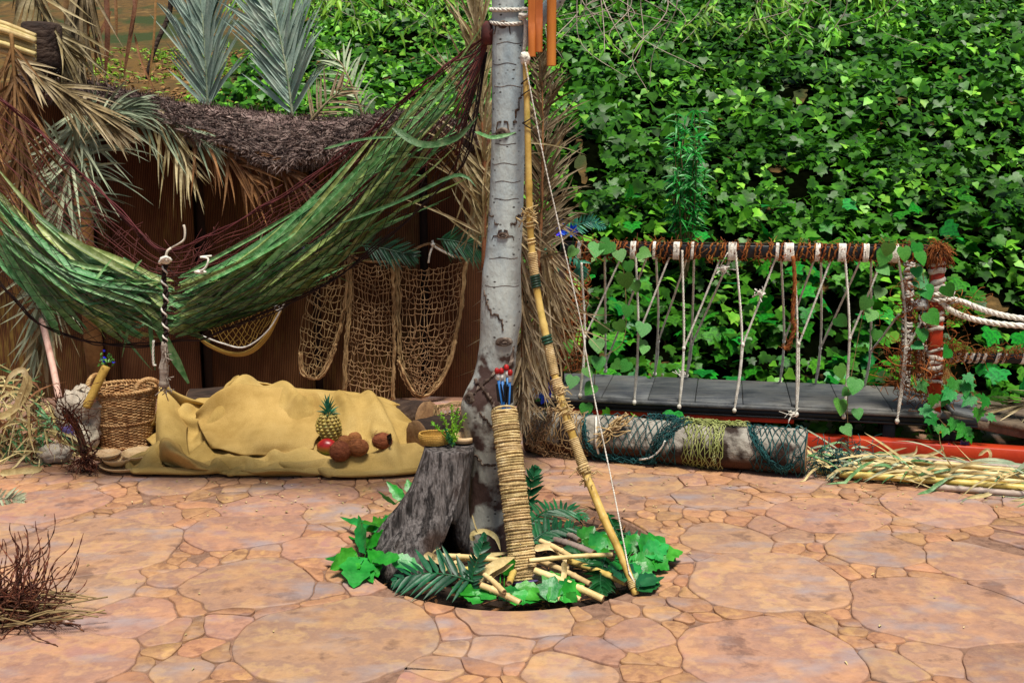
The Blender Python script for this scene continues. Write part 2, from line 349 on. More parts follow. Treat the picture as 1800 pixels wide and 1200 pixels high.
def poplar_x(t, v, o, col, b):
    s = t.nodes.new('ShaderNodeSeparateXYZ'); t.links.new(o, s.inputs[0])
    col = mixc(t, mul(t, rampf(t, s.outputs['Z'], 1.35, .6), .7), col, mixc(t, noisef(t, o, 9, 8), C('#7d7666'), C('#b3ab98')))
    # lenticels: small dark dashes; growth rings; brown rough bark low on the trunk
    mp = t.nodes.new('ShaderNodeMapping'); mp.inputs['Scale'].default_value = (38, 38, 62); t.links.new(o, mp.inputs[0])
    vo = t.nodes.new('ShaderNodeTexVoronoi'); vo.inputs['Scale'].default_value = 1; t.links.new(mp.outputs[0], vo.inputs['Vector'])
    sep = t.nodes.new('ShaderNodeSeparateColor'); t.links.new(vo.outputs['Color'], sep.inputs[0])
    d = mul(t, rampf(t, vo.outputs['Distance'], .3, .15), rampf(t, sep.outputs[0], .5, .9))
    col = mixc(t, d, col, C('#2a211c'))
    st = noisef(t, o, 2.2, 5, (1.2, 1.2, 9)); col = mixc(t, mul(t, rampf(t, st, .62, .7), .5), col, C('#6a6a66'))
    g = noisef(t, o, 6.5, 8); a = t.nodes.new('ShaderNodeMath'); a.operation = 'MULTIPLY_ADD'; a.inputs[1].default_value = 1.9
    t.links.new(g, a.inputs[0]); k = t.nodes.new('ShaderNodeMath'); k.operation = 'MULTIPLY'; k.inputs[1].default_value = -.36; t.links.new(s.outputs['Z'], k.inputs[0]); t.links.new(k.outputs[0], a.inputs[2])
    return mixc(t, rampf(t, a.outputs[0], .72, .84), col, C('#43302a'))
mat('poplar_bark', [C('#6c7c84'), C('#94a2a7'), C('#b2bab6'), C('#86908c')], 4, 8, .7, .45, 45, (1, 1, .5), var=0, hue=0, extra=poplar_x, bdist=.012)
# ------------------------------------------------------------------ ground, patio, bank
PIT = A(0.0, 4.14); PIT_R = 0.62
mb = MB(); mb.add([(-80, -20, -.30), (80, -20, -.30), (80, 90, -.30), (-80, 90, -.30)], [[0, 1, 2, 3]])
o = mb.build('ground', 'dirt', loc=(0, 0, -.30)); o['kind'] = 'structure'
# patio base with a round hole
mb = MB(); n = 96; a = np.linspace(0, 2 * math.pi, n, endpoint=False)
def ringpts(r, z): return np.stack([PIT[0] + r * np.cos(a), PIT[1] + r * np.sin(a), np.full(n, z)], 1)
mb.loft([ringpts(14, -.009), ringpts(5, -.009), ringpts(PIT_R + .05, -.009), ringpts(PIT_R + .01, -.009), ringpts(PIT_R, -.016), ringpts(PIT_R - .005, -.3)])
patio = mb.build('patio_floor', 'grout', loc=(0, 0, 0)); patio['kind'] = 'structure'
ORI[patio.name] = A(0, 0, 0)
mb = MB(); rr = [0, .15, .3, .45, .6, .66]
rings = []
for r in rr:
    p = ringpts(r, -.055); 
    for q in p: q[2] += .03 * noise.noise(Vector((q[0] * 6, q[1] * 6, 0))) - .02 * (r > .55)
    rings.append(p)
mb.loft(rings, True)
o = mb.build('soil', 'dirt', loc=(PIT[0], PIT[1], -.05)); o['kind'] = 'structure'

# stones of the stamped paving: power diagram of big flags seen in the photo, the rest filled with small cobbles
BIG = [(430, 1025, 122), (172, 958, 152), (262, 908, 66), (90, 885, 95), (428, 930, 105), (455, 893, 78), (225, 1085, 95),
       (90, 1160, 150), (598, 1120, 192), (1355, 1020, 150), (1642, 1070, 152), (1458, 905, 105), (1540, 964, 88),
       (1350, 1150, 165), (1645, 1152, 62), (1560, 1165, 60), (1650, 892, 98), (1270, 942, 82), (1710, 985, 85), (910, 1085, 100),
       (885, 1132, 66), (1035, 1150, 68), (1800, 1180, 100), (275, 1105, 60), (330, 1008, 50), (1250, 875, 70), (1130, 850, 70),
       (1390, 1090, 28), (1470, 1050, 34), (1560, 1095, 34), (1250, 1100, 28), (1120, 1110, 60), (720, 880, 60), (560, 870, 70),
       (640, 1025, 40), (500, 1080, 42), (330, 1060, 50), (1000, 1180, 90), (300, 850, 60), (1010, 850, 60), (790, 1100, 50), (1090, 880, 50), (550, 960, 60), (600, 900, 55), (160, 1040, 90)]
sites = []
for u, v, hw in BIG:
    g = G(u, v); r = hw * px(np.linalg.norm(g - A(0, 0, EYE)) * .985)
    sites.append((g[0], g[1], r * .88))
sites.append((PIT[0], PIT[1], PIT_R - .02)); pit_i = len(sites) - 1
X0, X1, Y0, Y1 = -4.2, 4.4, 1.6, 7.3
arr = np.array(sites)
for rmin, rmax, tries, gap in ((.2, .32, 420, .10), (.10, .16, 300, .06), (.05, .075, 1500, .012), (.022, .045, 12000, .0)):
    for k in range(tries):
        x, y = R.uniform(X0, X1), R.uniform(Y0, Y1)
        d = np.hypot(arr[:, 0] - x, arr[:, 1] - y) - arr[:, 2]
        inview = abs(x) < .52 * y
        if rmax <= .08 and (not inview or y > 5.4 or y < 2.5): continue
        m = d.min()
        if m > rmin + gap: arr = np.vstack([arr, [x, y, min(m - gap, R.uniform(rmin, rmax))]])
big_n = len(sites)
def clip(poly, nx, ny, c):
    out = []
    for i in range(len(poly)):
        p, q = poly[i], poly[(i + 1) % len(poly)]
        dp = p[0] * nx + p[1] * ny - c; dq = q[0] * nx + q[1] * ny - c
        if dp <= 0: out.append(p)
        if dp * dq < 0:
            t = dp / (dp - dq); out.append((p[0] + t * (q[0] - p[0]), p[1] + t * (q[1] - p[1])))
    return out
def ground_edge(x): return 20 
stones = []
for i, (x, y, r) in enumerate(arr):
    if i == pit_i: continue
    e = r + .38
    poly = [(x - e, y - e), (x + e, y - e), (x + e, y + e), (x - e, y + e)]
    dd = np.hypot(arr[:, 0] - x, arr[:, 1] - y) - arr[:, 2]
    for j in np.argsort(dd)[:46]:
        if j == i: continue
        X, Y, Rj = arr[j]; dx, dy = X - x, Y - y; D = math.hypot(dx, dy)
        if D < 1e-6: continue
        t = (D * D + r * r - Rj * Rj) / (2 * D); nx, ny = dx / D, dy / D
        poly = clip(poly, nx, ny, x * nx + y * ny + t)
        if len(poly) < 3: break
    if len(poly) < 3: continue
    q = np.array(poly); L = np.linalg.norm(np.roll(q, -1, 0) - q, axis=1)
    q = q[L > .004]
    if len(q) < 3: continue
    # densify, round the corners, inset for the joint
    d = []
    for k in range(len(q)):
        p0, p1 = q[k], q[(k + 1) % len(q)]; m = max(1, min(14, int(np.linalg.norm(p1 - p0) / .05)))
        d += [p0 + (p1 - p0) * s / m for s in range(m)]
    d = np.array(d)
    for _ in range(2):
        nx_ = np.roll(d, -1, 0); d = np.stack([d * .75 + nx_ * .25, d * .25 + nx_ * .75], 1).reshape(-1, 2)
        if len(d) > 60: 
            d = .25 * np.roll(d, 1, 0) + .5 * d + .25 * np.roll(d, -1, 0); break
    tn = nrm(np.roll(d, -1, 0) - np.roll(d, 1, 0)); nn = np.stack([tn[:, 1], -tn[:, 0]], 1)
    inset = .0012 + .0024 * R.random() ** 2
    d -= nn * inset
    for k in range(len(d)):
        q3 = Vector((d[k][0] * 3.4, d[k][1] * 3.4, 0)); q4 = Vector((d[k][0] * 13, d[k][1] * 13, 4))
        d[k] += A(noise.noise(q3), noise.noise(q3 + Vector((9, 5, 3)))) * .05 + A(noise.noise(q4), noise.noise(q4 + Vector((9, 5, 3)))) * .012
    # keep clear of the planting hole
    rv = d - PIT; rl = np.linalg.norm(rv, axis=1)
    near = rl < PIT_R + .012
    d[near] = PIT + rv[near] / rl[near][:, None] * (PIT_R + .012)
    cx = d.mean(0)
    if np.hypot(*(cx - PIT)) < PIT_R: continue
    area = .5 * abs(np.sum(d[:, 0] * np.roll(d[:, 1], -1) - d[:, 1] * np.roll(d[:, 0], -1)))
    if area < .0004: continue
    per = np.linalg.norm(np.roll(d, -1, 0) - d, axis=1).sum()
    if area / per ** 2 < .037: continue
    e_ = np.roll(d, -1, 0) - d; an = np.arctan2(e_[:, 1], e_[:, 0]); tu = (np.roll(an, -1) - an + math.pi) % (2 * math.pi) - math.pi
    if area < .012 and (np.abs(tu).sum() > 2 * math.pi * 1.9 or tu.sum() < 5): continue
    stones.append((area, cx, d, r))
def seen(c):
    v = A(c[0], c[1], -EYE); zc = v[1] * CP - v[2] * SP
    u = 900 + 1800 * v[0] / zc; vv = 600 - 1800 * (v[1] * SP + v[2] * CP) / zc
    return -40 < u < 1840 and vv < 1235, zc
rank = []
for s in stones:
    ok, zc = seen(s[1]); rank.append((s[0] / zc ** 3 if ok and s[1][1] < 6 else 0))
order = np.argsort(rank)[::-1]
def stone_mesh(mb, s, tint):
    area, c, d, r = s; n = len(d); w = min(.010, .12 * math.sqrt(area), .6 * area / np.linalg.norm(np.roll(d, -1, 0) - d, axis=1).sum())
    tn = nrm(np.roll(d, -1, 0) - np.roll(d, 1, 0)); nn = np.stack([tn[:, 1], -tn[:, 0]], 1)
    while w > .0006:
        q2 = d - nn * w
        if np.all(np.sum((np.roll(d, -1, 0) - d) * (np.roll(q2, -1, 0) - q2), axis=1) > 0): break
        w *= .6
    z = R.uniform(-.0015, .0025); tx, ty = R.uniform(-.012, .012), R.uniform(-.012, .012)
    if area > .05: tx *= .25; ty *= .25
    def zz(q, h): return np.column_stack([q, h + z + (q[:, 0] - c[0]) * tx + (q[:, 1] - c[1]) * ty])
    q1 = d - nn * w * .35; q2 = d - nn * w
    mb.loft([zz(d, -.014), zz(d, -.0035), zz(q1, -.001), zz(q2, 0.0)], True, False, True, tint)
for k, i in enumerate(order[:300]):
    if rank[i] <= 0: break
    mb = MB(); stone_mesh(mb, stones[i], 1.0)
    mb.build('stone', 'stone_large' if stones[i][0] > .022 else 'stone_small', patio)
mb = MB(); mb2 = MB()
for i in order[300:]:
    stone_mesh(mb if stones[i][0] > .022 else mb2, stones[i], R.uniform(.82, 1.15))
ob = mb.build('paving_stones', 'stone_large', patio, kind='stuff')
ob = mb2.build('small_paving_stones', 'stone_small', patio, kind='stuff')

# ------------------------------------------------------------------ bank behind
PROF = [(-3, -.05), (-1.1, -.05), (-.3, -.03), (0, .06), (.4, .4), (1.4, 1.02), (3.4, 1.9), (6.4, 3.0), (10.5, 4.4), (20, 7.4), (45, 13)]
def y_start(x):
    k = min(1, max(0, (x - .1) / .6)); k = k * k * (3 - 2 * k)
    return 7.25 * (1 - k) + (6.75 - .12 * (x - 1.2)) * k
def hill_z(x, y):
    d = y - y_start(x)
    z = lin(PROF, d)
    if d > 0: z += min(1, d) * (.16 * noise.noise(Vector((x * .8, y * .8, 3))) + .07 * noise.noise(Vector((x * 2.3, y * 2.3, 7))))
    return float(z)
xs = np.concatenate([np.linspace(-30, -5, 14), np.linspace(-4.6, 8, 90), np.linspace(9, 30, 14)])
ys = np.concatenate([np.linspace(5.9, 14, 80), np.linspace(14.5, 50, 30)])
V = []; F = []
for j, y in enumerate(ys):
    for i, x in enumerate(xs): V.append((x, y, hill_z(x, y) if y - y_start(x) > -1.2 else -.1))
nx = len(xs)
F = [[j * nx + i, j * nx + i + 1, (j + 1) * nx + i + 1, (j + 1) * nx + i] for j in range(len(ys) - 1) for i in range(nx - 1)]
mb = MB(); mb.add(V, F); o = mb.build('bank', 'earth', loc=(0, 6, 0)); o['kind'] = 'structure'

# ------------------------------------------------------------------ ivy covering the bank
OUT = [(0, 0), (.20, -.13), (.42, -.06), (.58, .16), (.40, .30), (.50, .58), (.24, .62), (0, 1.0)]
def leaf_template(out, cup=.22, fold=.25):
    pts = [(x, y) for x, y in out] + [(-x, y) for x, y in out[-2:0:-1]]
    c = (0, .42); P_ = [c] + pts
    v = np.array([(x, y - .1, -cup * x * x + fold * abs(x) * .6 - .18 * (y - .35) ** 2) for x, y in P_])
    n = len(pts); f = [[0, 1 + i, 1 + (i + 1) % n] for i in range(n)]
    return v, f
IVY = leaf_template(OUT)
IVY2 = leaf_template([(0, 0), (.36, -.08), (.55, .2), (.36, .5), (0, 1.0)])
IVY_YOUNG = leaf_template([(0, 0), (.3, -.05), (.42, .25), (.2, .6), (0, .95)])
def frames(nv, tip):
    nv = nrm(nv); t = nrm(tip - nv * np.sum(tip * nv, -1, keepdims=True)); s = np.cross(t, nv); return s, t, nv
def scatter(mb, tmpl, pos, nv, tip, size, tint):
    v, f = tmpl; s, t, n_ = frames(nv, tip)
    W = pos[:, None] + size[:, None, None] * (v[None, :, 0, None] * s[:, None] + v[None, :, 1, None] * t[:, None] + v[None, :, 2, None] * n_[:, None])
    k = len(v); off = (np.arange(len(pos)) * k)[:, None, None]
    F = (np.array(f)[None] + off).reshape(-1, len(f[0])).tolist()
    mb.add(W.reshape(-1, 3), F, np.repeat(tint, len(f)))
def ivy_limit(y):                      # left edge of the ivy, roughly a line in plan behind the fence
    return -2.75 - .12 * (y - 8) if y > 7.4 else -.1
pos = []; 
def project(p):
    v = p - A(0, 0, EYE); zc = v[1] * CP - v[2] * SP
    return 900 + 1800 * v[0] / zc, 600 - 1800 * (v[1] * SP + v[2] * CP) / zc
TRY = 38000
rx = NR.uniform(-3.4, 9.5, TRY * 2); ry = 5.85 + 12.5 * NR.random(TRY * 2) ** 1.25
for x, y in zip(rx, ry):
    if x > .54 * y + 1.3 or x < -.36 * y - .6: continue
    d = y - y_start(x)
    if d < -.95 or y > 17: continue
    if x < .35 and d < .25: continue
    lim = ivy_limit(y) + .5 * noise.noise(Vector((x * .5, y * .9, 1.5)))
    if x < lim and R.random() > (.28 if noise.noise(Vector((x * 2, y * 2, 31))) > 0 else .05): continue
    cl = .45 * noise.noise(Vector((x * 1.1, y * 1.5, 5))) + .8 * noise.noise(Vector((x * 3.6, y * 4.6, 9)))
    if cl < -.13 and R.random() < .96: continue
    if d < 0 and R.random() < .55: continue
    pos.append((x, y, hill_z(x, y), cl))
    if len(pos) >= TRY: break
pos = np.array(pos); n = len(pos)
cl = pos[:, 3]; Pp = pos[:, :3].copy()
lift = .03 + NR.random(n) ** 1.5 * (.2 + .2 * np.clip(cl, 0, 1))
base_n = np.tile(A(0, -.62, .78), (n, 1))
Pp += base_n * lift[:, None]
nv = base_n * .4 + A(0, -.2, .62) + NR.normal(0, .48, (n, 3))
tip = A(0, -.7, -.75) + NR.normal(0, .48, (n, 3)) * A(1.4, .6, .6)
far = Pp[:, 1]
size = (.05 + .075 * NR.random(n)) * np.where(far > 10, 1.0, 1.0)
depth_t = np.clip((lift - .03) / .2, 0, 1)
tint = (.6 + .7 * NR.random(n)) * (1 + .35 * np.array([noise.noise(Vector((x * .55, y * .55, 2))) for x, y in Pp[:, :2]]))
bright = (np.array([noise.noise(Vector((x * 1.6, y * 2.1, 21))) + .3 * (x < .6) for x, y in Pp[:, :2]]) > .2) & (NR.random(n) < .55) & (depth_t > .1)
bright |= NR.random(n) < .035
ivy = thing('ivy', 'dense green ivy covering the steep bank behind the rope bridge and fence', 'ivy', (2.2, 7.0, .2))
# nearest, largest leaves as single parts
uv = np.array([project(p) for p in Pp])
cand = np.where((uv[:, 0] > 1030) & (uv[:, 0] < 1800) & (uv[:, 1] > 30) & (uv[:, 1] < 745) & (lift > .09) & ~bright)[0]
cand = cand[np.argsort((size / far)[cand])[::-1]][:300]
me_t = MB(); 
tm = None
for i in cand:
    if tm is None:
        mb = MB(); mb.add(IVY[0], IVY[1]); ob = mb.build('leaf', 'ivy_leaf', ivy)
        ob.data.vertices.foreach_set('co', IVY[0].astype(np.float32).ravel()); ob.data.update(); tm = ob.data
    else:
        ob = bpy.data.objects.new('leaf', tm); COL.objects.link(ob); ob.parent = ivy
    s, t, n_ = frames(nv[i][None], tip[i][None]); k = size[i] * 1.12
    q = Pp[i] - ORI[ivy.name]
    ob.matrix_basis = Matrix([[s[0][r] * k, t[0][r] * k, n_[0][r] * k, q[r]] for r in range(3)] + [[0, 0, 0, 1]])
mask = np.ones(n, bool); mask[cand] = False
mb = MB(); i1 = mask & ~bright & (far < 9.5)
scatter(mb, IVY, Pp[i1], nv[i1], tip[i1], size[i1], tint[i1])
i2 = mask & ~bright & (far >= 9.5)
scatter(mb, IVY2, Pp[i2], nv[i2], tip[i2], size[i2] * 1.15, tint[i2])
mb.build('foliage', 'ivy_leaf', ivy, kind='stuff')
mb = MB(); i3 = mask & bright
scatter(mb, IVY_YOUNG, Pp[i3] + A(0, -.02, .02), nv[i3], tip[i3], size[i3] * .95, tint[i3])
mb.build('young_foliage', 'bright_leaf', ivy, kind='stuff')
# black sheet under the leaves, standing in for shade in the gaps
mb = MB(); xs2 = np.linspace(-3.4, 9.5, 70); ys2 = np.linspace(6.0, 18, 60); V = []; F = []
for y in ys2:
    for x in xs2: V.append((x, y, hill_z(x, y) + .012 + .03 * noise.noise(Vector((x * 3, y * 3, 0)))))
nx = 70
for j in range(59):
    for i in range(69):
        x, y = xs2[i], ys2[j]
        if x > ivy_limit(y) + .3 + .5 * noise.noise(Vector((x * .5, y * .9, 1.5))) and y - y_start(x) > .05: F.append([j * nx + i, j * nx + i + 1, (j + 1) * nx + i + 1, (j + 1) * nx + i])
mb.add(V, F); mb.build('gap_shade_sheet', 'ivy_gap_shade', ivy, kind='stuff')

# scrubby ground cover and fallen leaves over the bare earth at the left of the bank
for nm, m_, n_, lab in (('ground_cover', 'bright_leaf', 2600, 0), ('dead_leaves', 'palm_brown', 2600, 1)):
    mb = MB(); k = 0
    while k < n_:
        x, y = R.uniform(-5.2, -1.6), R.uniform(7.4, 14); 
        if x < -.56 * y or (noise.noise(Vector((x * 1.7, y * 1.7, 40 + lab))) < .02 and R.random() < .85): k += .2; continue
        k += 1; z = hill_z(x, y)
        for q in range(3):
            d = nrm(A(R.gauss(0, .8), R.gauss(-.3, .6), R.uniform(.1, 1) if not lab else R.gauss(.1, .2))); t = np.linspace(0, 1, 4)[:, None]; L = R.uniform(.04, .12)
            mb.blade(A(x, y, z + .01) + d * L * t - A(0, 0, .35) * L * t ** 2, R.uniform(.012, .035), nrm(A(R.gauss(0, .4), -.5, .8)), .2, R.uniform(.5, 1.3), base=.3, tip=.6)
    mb.build(nm, m_, loc=(-3, 9, 1), kind='stuff')
# ------------------------------------------------------------------ reed screen fence
FY = 7.0
fence = thing('screen_fence', 'dark brown reed screen fence standing behind the burlap cloth and the fishing nets', 'fence', (-1.9, FY, 0))
def seam(u): return P(u, 450, FY)[0]
for u0, u1, dy in ((-330, -60, 0), (-52, 150, .03), (158, 196, .1), (203, 345, -.03), (362, 546, .02), (562, 738, -.02), (752, 900, .02)):
    x0, x1 = seam(u0), seam(u1); mb = MB(); nx, nz = 14, 12; V = []; F = []
    TOPV = [(-330, 150), (60, 145), (150, 160), (250, 183), (330, 203), (420, 225), (500, 248), (600, 240), (705, 212), (850, 236), (1010, 236)]
    for side in (0, .018):
        for j in range(nz + 1):
            for i in range(nx + 1):
                x = x0 + (x1 - x0) * i / nx; zt_ = P(u0 + (u1 - u0) * i / nx, lin(TOPV, u0 + (u1 - u0) * i / nx), FY)[2]; z = -.05 + (zt_ + .05) * j / nz
                bow = .035 * math.sin(math.pi * i / nx) + .012 * noise.noise(Vector((x * 3, z * 2, u0)))
                V.append((x, FY + dy - bow + side, z))
    m = nx + 1; K = m * (nz + 1)
    for j in range(nz):
        for i in range(nx):
            q = [j * m + i, j * m + i + 1, (j + 1) * m + i + 1, (j + 1) * m + i]; F += [q, [k + K for k in q[::-1]]]
    for i in range(nx): F.append([nz * m + i, nz * m + i + 1, nz * m + i + 1 + K, nz * m + i + K])
    for j in range(nz): F += [[j * m, (j + 1) * m, (j + 1) * m + K, j * m + K], [j * m + nx, j * m + nx + K, (j + 1) * m + nx + K, (j + 1) * m + nx]]
    mb.add(V, F); mb.build('screen_panel', 'reed_screen', fence)
mb = MB(); q = [(u, lin(TOPV, u) + 6) for u in range(-330, 900, 60)]; mb.loft([[P(u, v, FY + .1) for u, v in q], [A(P(u, v, FY + .1)[0], FY + .1, -.03) for u, v in q], [A(P(u, v, FY + .1)[0], FY + .112, -.03) for u, v in q], [P(u, v, FY + .112) for u, v in q]], False); mb.build('shade_backing', 'dark_timber', fence)  # dark sheet added behind the panels to stand for shade in the gaps
for u in (-56, 154, 354, 554, 745, 889):
    x = seam(u); mb = MB(); mb.box((x, FY + .07, .85), np.eye(3), (.035, .035, .88), .006); mb.build('post', 'dark_timber', fence)
for z in (.25, 1.45):
    mb = MB(); mb.box((-2.35, FY + .12, z), np.eye(3), (2.3, .02, .04), .005); mb.build('rail', 'dark_timber', fence)
# round brown pole in front of the screen beside the basket
mb = MB(); x = P(163, 600, 6.6)[0]; pts = [(x + .004 * math.sin(k), 6.6, k * .2 - .02) for k in range(11)]
mb.tube(spline(pts, 22), [.052 + .004 * (k % 3) for k in range(22)], 12)
tag(mb.build('timber_pole', 'palm_brown', loc=(x, 6.6, 0)), 'round brown pole standing behind the wicker basket', 'pole')

# ------------------------------------------------------------------ thatched awning
UP = [(60, 128), (150, 140), (250, 165), (330, 182), (420, 190), (520, 205), (620, 206), (705, 196), (760, 205), (850, 225)]
LO = [(60, 150), (150, 172), (230, 192), (300, 212), (370, 243), (430, 268), (490, 288), (545, 280), (600, 256), (660, 232), (705, 216), (760, 224), (850, 240)]
thatch = thing('thatched_awning', 'purplish brown heather thatch sagging along the top of the reed fence', 'thatch', P(500, 250, 6.7))
def th_pt(u, k):                       # k 0 upper back edge, 1 lower front edge
    vu, vl = lin(UP, u), lin(LO, u)
    d = 7.25 - k * .75
    v = vu + (vl - vu) * (k ** .8) ; p = P(u, v, d)
    return p + A(0, 0, .02 * math.sin(u * .05) * k)
us = np.linspace(40, 850, 70); mb = MB()
rings = []
for u in us:
    top = [th_pt(u, k) for k in np.linspace(0, 1, 9)]
    bot = [p + A(0, .03, -.045 - .012 * math.sin(u * .03)) for p in top[::-1]]
    rings.append(top + bot)
mb.loft(rings, True, True, True); mb.build('thatch_mat', 'thatch', thatch)
mb = MB()
for _ in range(17000):
    u = R.uniform(45, 848); k = R.random() ** .65
    p = th_pt(u, k); q = th_pt(u + R.gauss(0, 14), min(1.35, k + .12))
    d = nrm(q - p) * R.uniform(.05, .15) + A(R.gauss(0, .025), R.gauss(-.02, .02), R.gauss(.006, .024))
    s = nrm(np.cross(d, A(R.gauss(0, 1), R.gauss(0, 1), R.gauss(0, 1)))) * R.uniform(.002, .005)
    mb.add([p - s, p + s, p + d * .6 + s * .9 + A(0, 0, .006), p + d], [[0, 1, 2], [0, 2, 3]], R.uniform(.4, 1.7))
for _ in range(1500):
    u = R.uniform(45, 848); p = th_pt(u, R.uniform(0, .08)); d = A(R.gauss(0, .03), R.gauss(-.01, .02), R.uniform(.01, .06)); s = A(.003, 0, .001); mb.add([p - s, p + s, p + d], [[0, 1, 2]], R.uniform(.4, 1.5))
for _ in range(1800):
    u = R.uniform(45, 848); p = th_pt(u, R.uniform(.93, 1)); d = A(R.gauss(0, .03), R.gauss(-.02, .02), -R.uniform(.03, .11)); s = A(.003, 0, .001); mb.add([p - s, p + s, p + d], [[0, 1, 2]], R.uniform(.4, 1.9))
mb.build('heather_twigs', 'thatch', thatch, smooth=False, kind='stuff')
for u in (120, 360, 700):
    mb = MB(); p = th_pt(u, .18); mb.tube([(p[0], p[1] + .02, -.02), (p[0], p[1] + .02, p[2] - .04)], .03, 8); mb.build('post', 'dark_timber', thatch)
mb = MB(); mb.tube(spline([th_pt(u, .8) - A(0, 0, .09) for u in (60, 200, 330, 500, 620, 700, 840)], 40), .022, 8); mb.build('beam', 'dark_timber', thatch)

# ------------------------------------------------------------------ palm fronds
def leaflet_path(p, d, L, droop, n=7, curl=None):
    t = np.linspace(0, 1, n)[:, None]; q = p + d * L * t + A(0, 0, -1) * droop * L * t ** 2
    if curl is not None: q = q + curl * L * (t ** 2.2)
    return q
def frond(name, label, rachis, n, Lmax, ang, wdt, m_leaf, m_stem, nor, droop=.15, group=None, separate=False, rad=.012,
          start=.05, jit=.12, lf=None, curl=0.0, fold=.3, cat='palm frond', seed=1, pin='leaflet', sides=(1, -1)):
    rg = random.Random(seed); nr = np.random.default_rng(seed)
    c = spline(rachis, 60); t = nrm(np.gradient(c, axis=0))
    root = thing(name, label, cat, c[0], group)
    mb = MB(); mb.tube(c, np.linspace(rad, rad * .25, 60), 6); mb.build('stem', m_stem, root)
    nor = nrm(A(*nor)); allm = MB()
    for i in range(n):
        s = start + (1 - start) * (i + rg.random() * .5) / n
        k = min(59, int(s * 59)); p = c[k]; tt = t[k]; sd = nrm(np.cross(tt, nor))
        env = (lf(s) if lf else math.sin(math.pi * min(1, .18 + .8 * s)) ** .6)
        for sg in sides:
            a = ang * (1 - .45 * s) + rg.gauss(0, jit)
            d = nrm(math.cos(a) * tt + math.sin(a) * sg * sd + nor * rg.gauss(.1, jit))
            L = Lmax * env * rg.uniform(.8, 1.1)
            cu = nr.normal(0, 1, 3) * curl
            q = leaflet_path(p, d, L, droop * rg.uniform(.5, 1.5), 7, cu)
            nn = nrm(np.cross(d, np.cross(nor, d)) + nr.normal(0, .25, 3))
            mb = MB() if separate else allm
            mb.blade(q, wdt * rg.uniform(.75, 1.2), nn, fold, rg.uniform(.75, 1.25) if not separate else 1.0)
            if separate: mb.build(pin, m_leaf, root)
    if not separate: allm.build('leaflets', m_leaf, root, kind='stuff' if n * len(sides) > 300 else None)
    return root
# two big blue-grey fronds stood upright behind the thatch
frond('palm_frond', 'upright blue grey palm frond behind the thatch, the one nearer the bare earth', [P(366, 205, 7.35), P(362, 110, 7.35), P(355, 20, 7.4), P(345, -70, 7.5)], 58, .56, .55, .024, 'palm_blue', 'palm_greygreen', (0, -1, .1), .05, 'upright blue grey palm fronds', True, seed=3)
frond('palm_frond', 'upright blue grey palm frond behind the thatch, the one nearer the ivy', [P(516, 215, 7.3), P(503, 120, 7.3), P(484, 30, 7.35), P(455, -70, 7.5)], 62, .58, .6, .024, 'palm_blue', 'palm_greygreen', (0, -1, .1), .05, 'upright blue grey palm fronds', True, seed=4)
frond('palm_frond', 'dark drooping frond rising between the upright blue frond and the ivy', [P(640, 210, 7.4), P(622, 160, 7.4), P(598, 110, 7.5), P(570, 105, 7.6)], 20, .3, .8, .016, 'palm_greygreen', 'palm_dry', (0, -1, .1), .3, seed=5)
frond('palm_frond', 'short pale dead frond leaning at the foot of the upright blue fronds', [P(545, 214, 7.2), P(575, 180, 7.2), P(612, 150, 7.25)], 12, .28, .9, .014, 'palm_dry', 'palm_dry', (0, -1, .1), .1, seed=6)
# grey-green fronds drooping at the left end of the fence
frond('palm_frond', 'grey green palm frond arching out over the reed screen below the thatch end', [P(70, 470, 6.3), P(110, 330, 6.2), P(170, 215, 6.2), P(245, 185, 6.25)], 64, .46, .7, .016, 'palm_greygreen', 'palm_dry', (.25, -1, .2), .35, jit=.2, curl=.06, seed=7)
frond('palm_frond', 'greyish palm frond hanging down the fence behind the hammock', [P(150, 170, 6.3), P(120, 300, 6.15), P(85, 450, 6.15), P(60, 640, 6.2)], 60, .46, .65, .016, 'palm_greygreen', 'palm_dry', (.2, -1, .2), .15, jit=.22, curl=.08, seed=8)
frond('palm_frond', 'dry brown palm frond hanging at the far left above the hammock cords', [P(20, 60, 5.9), P(30, 190, 5.85), P(45, 320, 5.85), P(50, 430, 5.9)], 48, .36, .45, .016, 'palm_brown', 'palm_brown', (.1, -1, .1), .25, jit=.25, curl=.1, seed=9)
frond('palm_frond', 'straw coloured dead frond laid along the sloping end of the thatch', [P(20, 100, 6.15), P(90, 150, 6.1), P(160, 190, 6.1), P(215, 235, 6.15)], 34, .38, .32, .018, 'palm_dry', 'palm_dry', (0, -1, .5), .1, jit=.15, seed=10)
frond('palm_frond', 'dry hanging frond below the left end of the hammock near the pink pole', [P(95, 480, 6.3), P(90, 560, 6.25), P(70, 640, 6.25), P(60, 720, 6.3)], 24, .36, .35, .02, 'palm_dry', 'palm_dry', (0, -1, .1), .05, jit=.2, curl=.08, seed=11)
frond('palm_frond', 'brown dead frond hanging over the edge of the screen at the far left', [P(-30, 120, 5.6), P(-20, 260, 5.6), P(0, 420, 5.65)], 36, .3, .5, .016, 'palm_brown', 'palm_brown', (.1, -1, .1), .3, jit=.3, curl=.12, seed=31)
